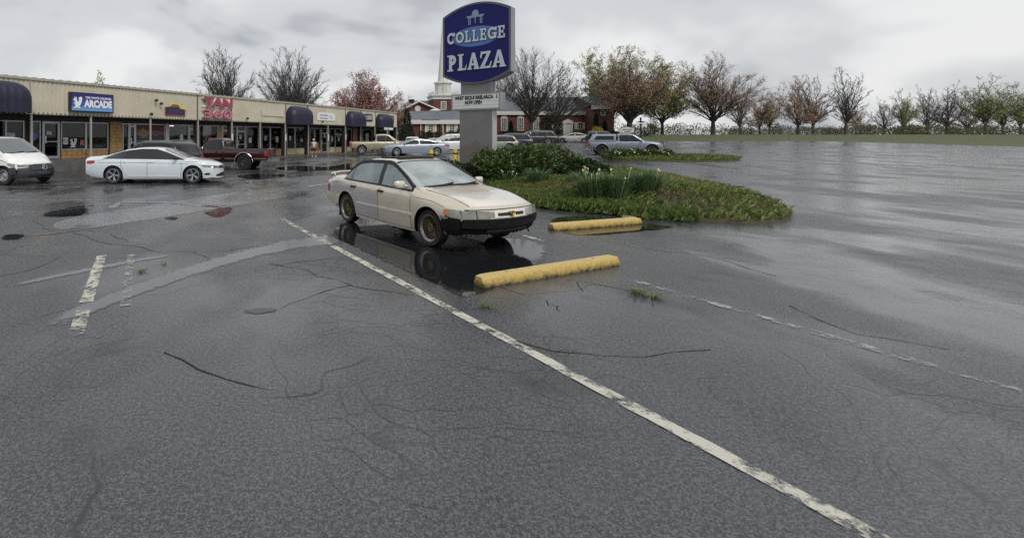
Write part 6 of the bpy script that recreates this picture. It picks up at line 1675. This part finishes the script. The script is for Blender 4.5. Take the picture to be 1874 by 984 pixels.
    b = MB(); b.lathe([(.45, Z(187, 90)), (.45, Z(183, 90)), (.6, Z(182.5, 90)), (.6, Z(180, 90)), (0, Z(180, 90))], 14, 'z', c=(X(758, 90), y + 3, 0)); b.build('chimney', M_black, root)
    b = MB(); b.lathe([(.9, 0), (.7, .18), (.2, .35), (.0, .36)], 14, 'z', c=(X(795, 88), 88 - oy, Z(203, 88))); b.build('bay_roof', M_cw, root)
    # tower and steeple
    tx = 0.0; ty = 2.0; h = 2.3; zb, zc = Z(182, 92), Z(174, 92)
    st = node('steeple', root)
    MB().box(-h, h, ty - h, ty + h, -1, zb).build('tower_wall', M_brick, st)
    wx0, wx1 = X(807, 92), X(815, 92); z0_, z1_ = Z(200, 92), Z(187, 92)
    b = MB(); yy = ty - h; b.box(wx0 - .12, wx1 + .12, yy - .05, yy + .02, z0_ - .12, z1_ + .12); wnd = b.build('tower_window', M_cw, st)
    b = MB()
    for i in range(3):
        for j in range(4): b.box(wx0 + (wx1 - wx0) * i / 3 + .04, wx0 + (wx1 - wx0) * (i + 1) / 3 - .04, yy - .07, yy - .045, z0_ + (z1_ - z0_) * j / 4 + .04, z0_ + (z1_ - z0_) * (j + 1) / 4 - .04)
    tag(b.build('window_panes', M_cglass, st), kind='stuff')
    b = MB(); b.box(-h - .12, h + .12, ty - h - .12, ty + h + .12, zb, zc - .2); b.box(-h - .35, h + .35, ty - h - .35, ty + h + .35, zc - .2, zc); b.build('cornice', M_cw, st)
    zr = Z(168.5, 92); b = MB()
    for sx_ in (-1, 1):
        b.tube([(sx_ * h, ty - h, zr), (sx_ * h, ty + h, zr)], .05, 4); b.tube([(-h, ty + sx_ * h, zr), (h, ty + sx_ * h, zr)], .05, 4)
        for i in range(15):
            q = -h + 2 * h * i / 14; b.tube([(q, ty + sx_ * h, zc), (q, ty + sx_ * h, zr)], .028, 4); b.tube([(sx_ * h, ty + q, zc), (sx_ * h, ty + q, zr)], .028, 4)
    tag(b.build('balustrade', M_cw, st), kind='stuff')
    z2 = Z(152, 92); b = MB(); b.lathe([(1.52, zc), (1.52, z2 - .1), (1.75, z2), (1.75, z2 + .25), (1.15, z2 + .4)], 8, 'z', c=(0, ty, 0)); b.build('belfry', M_cw, st)
    b = MB(); b.prism([(.38 * math.cos(R(a)), zc + 1.45 + .38 * math.sin(R(a))) for a in range(0, 181, 15)] + [(-.38, zc + .5), (.38, zc + .5)], 'y', ty - 1.46, ty - 1.42); b.build('belfry_louvre', mat('louvre_grey', (.40, .41, .41), .6), st)
    b = MB(); zt = Z(30, 92); b.lathe([(1.0, z2 + .3), (.92, z2 + .8), (.05, zt), (0, zt + .2)], 8, 'z', c=(0, ty, 0)); b.build('spire', M_cw, st)
church()
# church notice board and draped cross
D = 80; p = onx(1148, D); r_ = thing('church_notice_board', 'small white scalloped church notice board on the lawn', 'sign', (p.x, p.y, p.z), 0); zc = EYE + (HOR - 238.5) * D / FOC - p.z
b = MB(); b.prism([(-1.05, -.25), (-.7, -.42), (0, -.5), (.7, -.42), (1.05, -.25), (1.05, .25), (.7, .38), (0, .55), (-.7, .38), (-1.05, .25)], 'y', -.06, .06); o = b.build('board', M_cw, r_); o.location = (0, 0, zc)
for t_, z_, s_ in (('METHODIST', .08, .3), ('CHURCH', -.24, .28)): o = link('lettering', text_mesh(t_, s_, M_black, .004, .006), r_); o.location = (0, -.07, zc + z_)
for x in (-.8, .8): MB().box(x - .07, x + .07, -.05, .05, -.3, zc - .2).build('leg', M_black, r_)
D = 78; p = onx(1172.5, D); r_ = thing('draped_cross', 'black wooden cross draped with a white cloth on the church lawn', 'cross', (p.x, p.y, p.z), 0); zt = EYE + (HOR - 215) * D / FOC - p.z
MB().box(-.1, .1, -.08, .08, -.3, zt).build('upright', M_black, r_); MB().box(-.72, .72, -.07, .07, zt - .78, zt - .60).build('crossbar', M_black, r_)
b = MB()
def drape(u, v):
    x = -.78 + 1.56 * u; s = 4 * u * (1 - u); side_ = abs(2 * u - 1) > .62
    zt_ = zt - .52 - .34 * s + (.04 if side_ else 0); L = .16 if not side_ else 1.0
    return Vector((x + (.10 * v * (1 if u > .5 else -1) if side_ else 0), -.13 + .02 * math.sin(u * 40), zt_ - L * v))
b.grid(drape, 26, 5); b.build('white_cloth', mat('drape_white', (.70, .70, .70), .7), r_, smooth='all')

# ================================================================ trees
def grow(seed, H, sp, limbs=26, fork=.16, zc=.52, r0=.2, twig=.03, nt=19, sub=6, tw_len=.25, lean=0.0, inner=.25, low=-.1):
    """a short trunk whose limbs fan out to a rounded crown, each limb set with twigs; returns a mesh builder and the twig tips"""
    r = random.Random(seed); b = MB(); tips = []
    th = H * fork; Rx = sp / 2; C0 = Vector((lean, 0, H * zc)); Rz = H * (1 - zc)
    b.tube([(0, 0, -.4), (0, 0, .15), (lean * .1, 0, th * .6), (lean * .2, 0, th)], [r0 * 1.5, r0 * 1.1, r0 * .95, r0 * .85], 8, cap=False)
    base = Vector((lean * .2, 0, th * .9)); zs_ = [low + (1 - low) * (i + .5) / limbs for i in range(limbs)]; r.shuffle(zs_)
    for k in range(limbs):
        z = zs_[k]; a = k * 2.39996 + r.uniform(-.3, .3); q = math.sqrt(max(0, 1 - z * z)); f = r.uniform(.86, 1.0) if r.random() > inner else r.uniform(.5, .8)
        T = C0 + Vector((Rx * q * math.cos(a) * f, Rx * q * math.sin(a) * f, Rz * z * f)); L = (T - base).length
        c1 = base + Vector((T.x - base.x, T.y - base.y, 0)) * .16 + Vector((0, 0, max(.5, (T.z - base.z)) * .42))
        n = 9; pts, rs_ = [], []
        for i in range(n + 1):
            u = i / n; p = base * (1 - u) ** 2 + c1 * 2 * u * (1 - u) + T * u * u
            if 0 < i: p = p + Vector((r.gauss(0, .012), r.gauss(0, .012), r.gauss(0, .008))) * L
            pts.append(p); rs_.append(max(twig * .7, r0 * .42 * (1 - u) ** .8 * (.6 + .8 * r.random() * .5)))
        b.tube(pts, rs_, 5, cap=False)
        for j in range(nt):
            u = .30 + .70 * (j + r.random()) / nt; i = min(n - 1, int(u * n)); s0 = pts[i].lerp(pts[i + 1], u * n - i); t = (pts[i + 1] - pts[i]).normalized(); o = t.orthogonal().normalized(); o.rotate(Matrix.Rotation(r.uniform(0, 6.28), 3, t))
            g = r.uniform(.45, .85); d = (t * math.cos(g) + o * math.sin(g) + Vector((0, 0, .22))).normalized(); l1 = L * tw_len * (1.15 - .6 * u) * r.uniform(.7, 1.2)
            m1 = s0 + d * l1 * .5; d2 = (d + Vector((r.gauss(0, .16), r.gauss(0, .16), r.gauss(.08, .12)))).normalized(); e1 = m1 + d2 * l1 * .5
            b.tube([s0, m1, e1], [twig * .8, twig * .6, twig * .35], 3, cap=False); tips.append((e1, d2))
            for h_ in range(sub):
                v = r.uniform(.25, .95); s1 = s0.lerp(m1, v * 2) if v < .5 else m1.lerp(e1, v * 2 - 1); o2 = d.orthogonal().normalized(); o2.rotate(Matrix.Rotation(r.uniform(0, 6.28), 3, d)); d3 = (d * .8 + o2 * .7 + Vector((0, 0, .15))).normalized(); l2 = l1 * r.uniform(.3, .55)
                b.tube([s1, s1 + d3 * l2], [twig * .5, twig * .28], 3, cap=False); tips.append((s1 + d3 * l2, d3))
    return b, tips
def bud_cloud(tips, per, size, seed, spread=.18):
    r = random.Random(seed); b = MB()
    for p, d in tips:
        for _ in range(per if r.random() < .9 else 0):
            q = p + Vector((r.gauss(0, spread), r.gauss(0, spread), r.gauss(0, spread))); a = Vector((r.gauss(0, 1), r.gauss(0, 1), r.gauss(0, 1))).normalized(); c = a.orthogonal().normalized() * size * r.uniform(.5, 1.2); e = a.cross(c)
            b.add([q - c, q + e * .6, q + c, q - e * .6], [(0, 1, 2, 3)])
    return b
M_bark = mat('grey_bark', (.085, .076, .072), .9, var=.25, vscale=2); M_barkd = mat('dark_wet_bark', (.062, .054, .050), .9)
def tree(name, label, px, D, top, spx, seed, bark=M_bark, buds=None, per=2, bsize=.10, base=None, group=None, **kw):
    p = onx(px, D) if base is None else Vector(base); H = EYE + (HOR - top) * D / FOC - p.z; sp = spx * D / FOC
    mb, tips = grow(seed, H, sp * .94, **kw)
    r_ = thing(name, label, 'tree', p, 0, group)
    tag(mb.build('branches', bark, r_, smooth='all', fix=False), kind='stuff')
    if buds: tag(bud_cloud(tips, per, bsize, seed).build('crown', buds, r_, fix=False), kind='stuff')
    return r_
M_red = leaf_mat('red_bud', (.34, .15, .13), (.58, .34, .29), .6); M_lime = leaf_mat('spring_leaf', (.22, .27, .08), (.44, .47, .18), .6); M_rust = leaf_mat('rusty_bud', (.34, .19, .12), (.55, .36, .22), .6)
tree('bare_tree', 'bare grey vase-shaped tree above the shops, left of its twin', 414, 62, 89, 112, 1, r0=.26, twig=.031, limbs=72, zc=.57, low=-.5, inner=.32, nt=14, tw_len=.22)
tree('bare_tree', 'wider bare grey tree behind the shops, right of its twin', 532, 60, 94, 156, 2, r0=.30, twig=.031, limbs=100, zc=.55, low=-.5, inner=.32, nt=14, tw_len=.21)
tree('red_maple', 'reddish budding tree behind the far end of the shops', 668, 70, 137, 138, 3, buds=M_red, per=3, bsize=.12, r0=.24, twig=.032, limbs=46, zc=.62, low=-.5)
tree('red_maple', 'smaller pale reddish tree beside the church gable', 731, 76, 168, 46, 4, buds=M_rust, per=2, bsize=.11, r0=.14, twig=.03, limbs=18, nt=10, low=-.4)
tree('church_tree', 'tall bare tree in front of the church, just right of the sign', 972, 84, 84, 160, 5, bark=M_barkd, r0=.38, twig=.036, limbs=34, zc=.54, nt=14, low=-.2)
tree('church_tree', 'dark spreading bare tree leaning across the church roof', 1010, 86, 118, 190, 6, bark=M_barkd, r0=.36, twig=.036, limbs=26, zc=.50, lean=3.0, nt=13, low=-.2)
tree('spring_tree', 'large tree with fresh green leaves right of the church', 1116, 100, 92, 160, 7, bark=M_barkd, buds=M_lime, per=4, bsize=.16, r0=.36, twig=.038, limbs=40, zc=.54, low=-.4)
tree('rusty_tree', 'large dark tree with rusty red buds at the right of the church', 1152, 88, 102, 165, 8, bark=M_barkd, buds=M_rust, per=2, bsize=.12, r0=.5, twig=.038, limbs=40, zc=.56, low=-.3)
tree('bare_tree', 'thin bare tree behind the sign top, left of the church tree', 925, 104, 112, 100, 9, r0=.22, twig=.04, limbs=26, low=-.4)
tree('spring_tree', 'light green tree beyond the draped cross', 1212, 105, 112, 115, 10, bark=M_barkd, buds=M_lime, per=4, bsize=.15, r0=.3, twig=.038, limbs=32, low=-.45)
tree('bare_tree', 'bare brown tree at the right, past the light green tree', 1305, 96, 98, 160, 12, bark=M_barkd, r0=.36, twig=.038, limbs=38, buds=M_rust, per=2, bsize=.10, low=-.4)
# evergreens
def conifer(label, px, D, top, wpx, seed, m, name='conifer'):
    p = onx(px, D); H = EYE + (HOR - top) * D / FOC - p.z; rw = wpx * D / FOC / 2; r = random.Random(seed); b = MB()
    for _ in range(2600):
        u = r.random() ** .7; z = H * (1 - u) ; rr = rw * (u ** .8) * (.55 + .5 * r.random()) * (1 + .2 * math.sin(z * 5)); a = r.uniform(0, 2 * PI); q = Vector((math.cos(a) * rr, math.sin(a) * rr, z + .15)); d = Vector((math.cos(a), math.sin(a), r.uniform(-.5, .4))).normalized(); s = d.orthogonal().normalized() * .06; L = r.uniform(.2, .42)
        b.add([q - s, q + s, q + d * L], [(0, 1, 2)])
    r_ = thing(name, label, 'tree', p, 0); tag(b.build('crown', m, r_, fix=False), kind='stuff'); MB().tube([(0, 0, -.3), (0, 0, H * .9)], [.14, .02], 6).build('trunk', M_barkd, r_)
M_ever = leaf_mat('conifer_needle', (.010, .020, .012), (.035, .055, .03), .6)
conifer('dark pointed conifer between the shops and the church', 745, 66, 199, 26, 1, M_ever); conifer('narrow dark cypress left of the round church window', 1091, 90, 208, 11, 2, M_ever); conifer('second thin cypress right below the round church window', 1107, 90, 222, 7, 3, M_ever)
conifer('thin cypress against the church wall between arched windows', 935, 94, 222, 7, 5, M_ever)
def bush(label, px, D, top, wpx, seed, m, n=900, size=.16, name='bush'):
    p = onx(px, D); H = EYE + (HOR - top) * D / FOC - p.z; rw = wpx * D / FOC / 2
    shrub(name, label, p, [(0, 0, H * .5, rw, rw * .8, H * .52), (rw * .3, -.2, H * .4, rw * .7, rw * .6, H * .4)], n, size, seed, m)
M_mid = leaf_mat('hedge_leaf', (.02, .04, .013), (.06, .09, .03), .5)
bush('rounded dark evergreen bush left of the church door', 1007, 90, 212, 40, 1, M_ever, 2600, .22); bush('dark bush below the conifer at the end of the shops', 735, 62, 226, 22, 2, M_ever, 1500); bush('dark low bush beside the silver SUV, under the conifer', 752, 62, 232, 16, 21, M_ever, 900)
for i, (px, D, top, wd, lb) in enumerate(((772, 79, 240, 12, 'clipped green bush under the first shuttered church window, left'), (786, 79, 240, 12, 'clipped dark bush centred under the first shuttered church window'), (803, 79, 240, 14, 'clipped green bush between the shuttered church windows'), (826, 79, 240, 14, 'clipped dark bush under the second shuttered window'), (842, 78, 234, 16, 'taller dark bush left of the sign column'), (1018, 92, 240, 14, 'low hedge bush left of the church door step'), (1062, 92, 240, 30, 'low hedge under the shuttered window right of the church door'), (942, 93, 241, 60, 'long low hedge below the arched church windows'), (1180, 88, 225, 40, 'mid green bush behind the draped cross'), (1120, 88, 240, 22, 'low bush at the foot of the rusty tree'))):
    bush(lb, px, D, top, wd, 30 + i, M_mid if i % 2 == 0 else M_ever, 700 + wd * 20)
bush('bright yellow forsythia bush in front of the church corner', 1093, 86, 232, 20, 60, leaf_mat('forsythia', (.30, .26, .03), (.55, .45, .06), .6), 900, .14, name='forsythia_bush')
p = onx(184, 75); 
bush('tip of a light green tree over the roof plant box', 182, 60, 137, 22, 61, M_lime, 1500, .25, name='green_treetop')
# wooded skyline beyond the lot: reads as one mass
r = random.Random(50); b = MB()
def wood(n, p0, p1, d0, d1, h0, h1, per):
    for i in range(n):
        px = p0 + (p1 - p0) * (i + r.random()) / n; D = r.uniform(d0, d1); p = onx(px, D); H = r.uniform(h0, h1); rx = H * r.uniform(.28, .42)
        b.tube([(p.x, p.y, p.z - .3), (p.x + r.uniform(-.4, .4), p.y, p.z + H * .7)], [.22, .06], 4, mi=1)
        for k in range(5): a_ = r.uniform(0, 6.28); b.tube([(p.x, p.y, p.z + H * .3), (p.x + math.cos(a_) * rx * .7, p.y + math.sin(a_) * rx * .7, p.z + H * r.uniform(.6, .9))], [.1, .03], 3, mi=1)
        lob = [(p.x, p.y, p.z + H * .6, rx, rx, H * .4)] + [(p.x + r.uniform(-.7, .7) * rx, p.y, p.z + H * r.uniform(.25, .7), rx * .6, rx * .6, H * .26) for _ in range(3)]
        b2 = leaf_cloud(lob, per, .34, r.randrange(9999), .1, .25); b.add(b2.v, b2.f)
        b2 = leaf_cloud([(p.x + r.uniform(-3, 3), p.y - 2, p.z + .5, 2.6, 1.4, 1.1)], int(per * .35), .3, r.randrange(9999), .2, .4); b.add(b2.v, b2.f)
for i in range(210):
    px = 1128 + 1250 * r.random(); D = r.uniform(100, 128); p = onx(px, D); rx = r.uniform(1.2, 3)
    b2 = leaf_cloud([(p.x, p.y, p.z + .6, rx, 1.2, r.uniform(.9, 2.3))], 330, .26, r.randrange(9999), .2, .3); b.add(b2.v, b2.f)
wood(30, -700, 1200, 138, 165, 4, 8, 400)
tag(b.build('distant_trees', [leaf_mat('distant_foliage', (.06, .06, .035), (.19, .185, .105), .7), M_bark], fix=False), 'undergrowth and wooded skyline beyond the church lawn', 'trees', kind='stuff')
ORD = [w_ + v_ for w_ in ('', 'twenty-', 'thirty-') for v_ in ('first', 'second', 'third', 'fourth', 'fifth', 'sixth', 'seventh', 'eighth', 'ninth', 'tenth', 'eleventh', 'twelfth', 'thirteenth', 'fourteenth', 'fifteenth', 'sixteenth', 'seventeenth', 'eighteenth', 'nineteenth', 'twentieth') if w_ == '' or v_ in ('first', 'second', 'third', 'fourth', 'fifth', 'sixth', 'seventh', 'eighth', 'ninth')]
protos = []
for i, (bm_, pr) in enumerate(((None, 0), (M_rust, 1), (M_lime, 1), (None, 0))):
    mb, tips = grow(70 + i, 12, (9, 10, 8, 7)[i], limbs=24, r0=.26, twig=.042, nt=10, low=-.45, zc=(.5, .45, .55, .5)[i])
    protos.append((mb.mesh('branches', M_bark, 'all', False), bud_cloud(tips, 2, .14, i).mesh('crown', bm_, fix=False) if bm_ else None))
for i in range(30):
    px = 1345 + 38 * i + r.uniform(-14, 14); D = r.uniform(96, 132); p = onx(px, D); m0, m1 = protos[r.randrange(4)]
    t_ = thing('roadside_tree', ORD[i] + ' tree from the left in the row along the far right side of the lot', 'tree', p, r.uniform(0, 6.28), 'trees along the far right side of the lot'); q = r.uniform(.62, 1.15); t_.scale = (q * r.uniform(.85, 1.2), q, q)
    tag(link('branches', m0, t_), kind='stuff')
    if m1: tag(link('crown', m1, t_), kind='stuff')

# ================================================================ the person
def skin_mesh(chains, name, m, sub=2):
    vs, es, rad, idx = [], [], [], {}
    for ch in chains:
        prev = None
        for (x, y, z, rx) in ch:
            key = (round(x, 4), round(y, 4), round(z, 4))
            if key not in idx: idx[key] = len(vs); vs.append((x, y, z)); rad.append(rx)
            if prev is not None: es.append((prev, idx[key]))
            prev = idx[key]
    me = bpy.data.meshes.new(name); me.from_pydata(vs, es, []); o = bpy.data.objects.new(name, me); C.objects.link(o)
    md = o.modifiers.new('s', 'SKIN'); sv = me.skin_vertices[0].data
    for i, q in enumerate(rad): sv[i].radius = q if isinstance(q, tuple) else (q, q)
    sv[0].use_root = True; md.use_smooth_shade = True; o.modifiers.new('u', 'SUBSURF').levels = sub
    bpy.context.view_layer.update(); out_ = bpy.data.meshes.new_from_object(o.evaluated_get(bpy.context.evaluated_depsgraph_get()))
    bpy.data.objects.remove(o); out_.materials.clear(); out_.materials.append(m); out_.polygons.foreach_set('use_smooth', [True] * len(out_.polygons))
    return out_
def person():
    g = gp(574, 287.3); k = 1.47 / 1.72
    r_ = thing('person', 'person in white shirt, dark shorts and light cap walking past the shops with a bag', 'person', g, R(-25)); r_.scale = (k, k, k)
    skin = mat('skin', (.42, .25, .18), .55)
    pel = (0, 0, .93, .13)
    body = [[pel, (0, .01, 1.10, .125), (0, .02, 1.30, .15), (0, .02, 1.43, .10), (0, 0, 1.50, .052), (0, -.02, 1.57, .07), (0, -.02, 1.65, .092), (0, -.01, 1.72, .075)],
            [pel, (-.09, -.02, .86, .085), (-.10, -.13, .50, .058), (-.10, -.02, .10, .038), (-.10, -.16, .04, .035)], [pel, (.09, .03, .86, .085), (.10, .10, .50, .058), (.10, .30, .14, .038), (.10, .24, .05, .035)],
            [(0, .02, 1.43, .10), (-.18, .02, 1.41, .055), (-.25, .06, 1.14, .042), (-.25, -.06, .93, .032), (-.25, -.10, .86, .034), (-.25, -.13, .79, .016)], [(0, .02, 1.43, .10), (.18, .02, 1.41, .055), (.25, -.02, 1.14, .042), (.24, -.18, .98, .032), (.23, -.22, .92, .034), (.22, -.26, .86, .016)]]
    link('body', skin_mesh(body, 'body', skin), r_)
    sh = [[(0, 0, .90, .15), (0, .01, 1.08, .148), (0, .02, 1.30, .168), (0, .02, 1.44, .11)], [(0, .02, 1.44, .11), (-.18, .02, 1.415, .075), (-.235, .05, 1.22, .066)], [(0, .02, 1.44, .11), (.18, .02, 1.415, .075), (.235, -.01, 1.22, .066)]]
    link('shirt', skin_mesh(sh, 'shirt', mat('white_shirt', (.60, .62, .66), .8)), r_)
    so = [[(0, 0, .97, .145), (0, 0, .90, .14)], [(0, 0, .90, .14), (-.09, -.03, .80, .11), (-.10, -.12, .54, .092)], [(0, 0, .90, .14), (.09, .03, .80, .11), (.10, .09, .54, .092)]]
    link('shorts', skin_mesh(so, 'shorts', mat('dark_shorts', (.03, .014, .018), .8)), r_)
    b = MB(); b.lathe([(.112, 1.66), (.110, 1.70), (.085, 1.765), (0, 1.79)], 14, 'z', c=(0, -.015, 0)); b.box(-.075, .075, -.21, -.08, 1.662, 1.676); b.build('cap', mat('pale_cap', (.55, .53, .44), .8), r_, smooth=50)
    b = MB()
    for sx_ in (-1, 1): 
        for i, (fx, L) in enumerate(((-.02, .08), (-.007, .09), (.007, .085), (.02, .07))):
            bx_ = sx_ * .25 if sx_ < 0 else .22; by = -.12 if sx_ < 0 else -.25; bz_ = .80 if sx_ < 0 else .87
            b.tube([(bx_, by + fx, bz_), (bx_, by + fx - .02, bz_ - L * .6), (bx_ - sx_ * .015, by + fx - .03, bz_ - L)], [.009, .008, .006], 5)
        b.tube([(bx_, by - .02, bz_ + .04), (bx_ - sx_ * .02, by - .05, bz_ - .01)], [.01, .007], 5)
    tag(b.build('fingers', skin, r_), kind='stuff')
    b = MB(); b.lathe([(.02, -.2), (.13, -.16), (.15, 0), (.12, .15), (.02, .19)], 12, 'z', c=(-.2, .19, 1.05)); b.build('shoulder_bag', mat('black_bag', (.015, .015, .018), .7), r_, smooth='all')
    MB().tube([(-.2, .17, 1.2), (0, .19, 1.46), (.14, -.02, 1.45), (-.05, -.2, 1.2), (-.22, 0, 1.02)], .014, 5).build('bag_strap', MATS['black_bag'], r_)
    for x, y, z, a in ((-.10, -.09, .045, 0), (.10, .27, .055, .5)):
        b = MB(); b.lathe([(0, -.14), (.035, -.12), (.048, -.05), (.042, .05), (.045, .11), (0, .14)], 10, 'y'); o = b.build('shoe', mat('pale_shoe', (.45, .42, .40), .7), r_, smooth='all'); o.location = (x, y, z); o.rotation_euler = (a, 0, 0)
person()
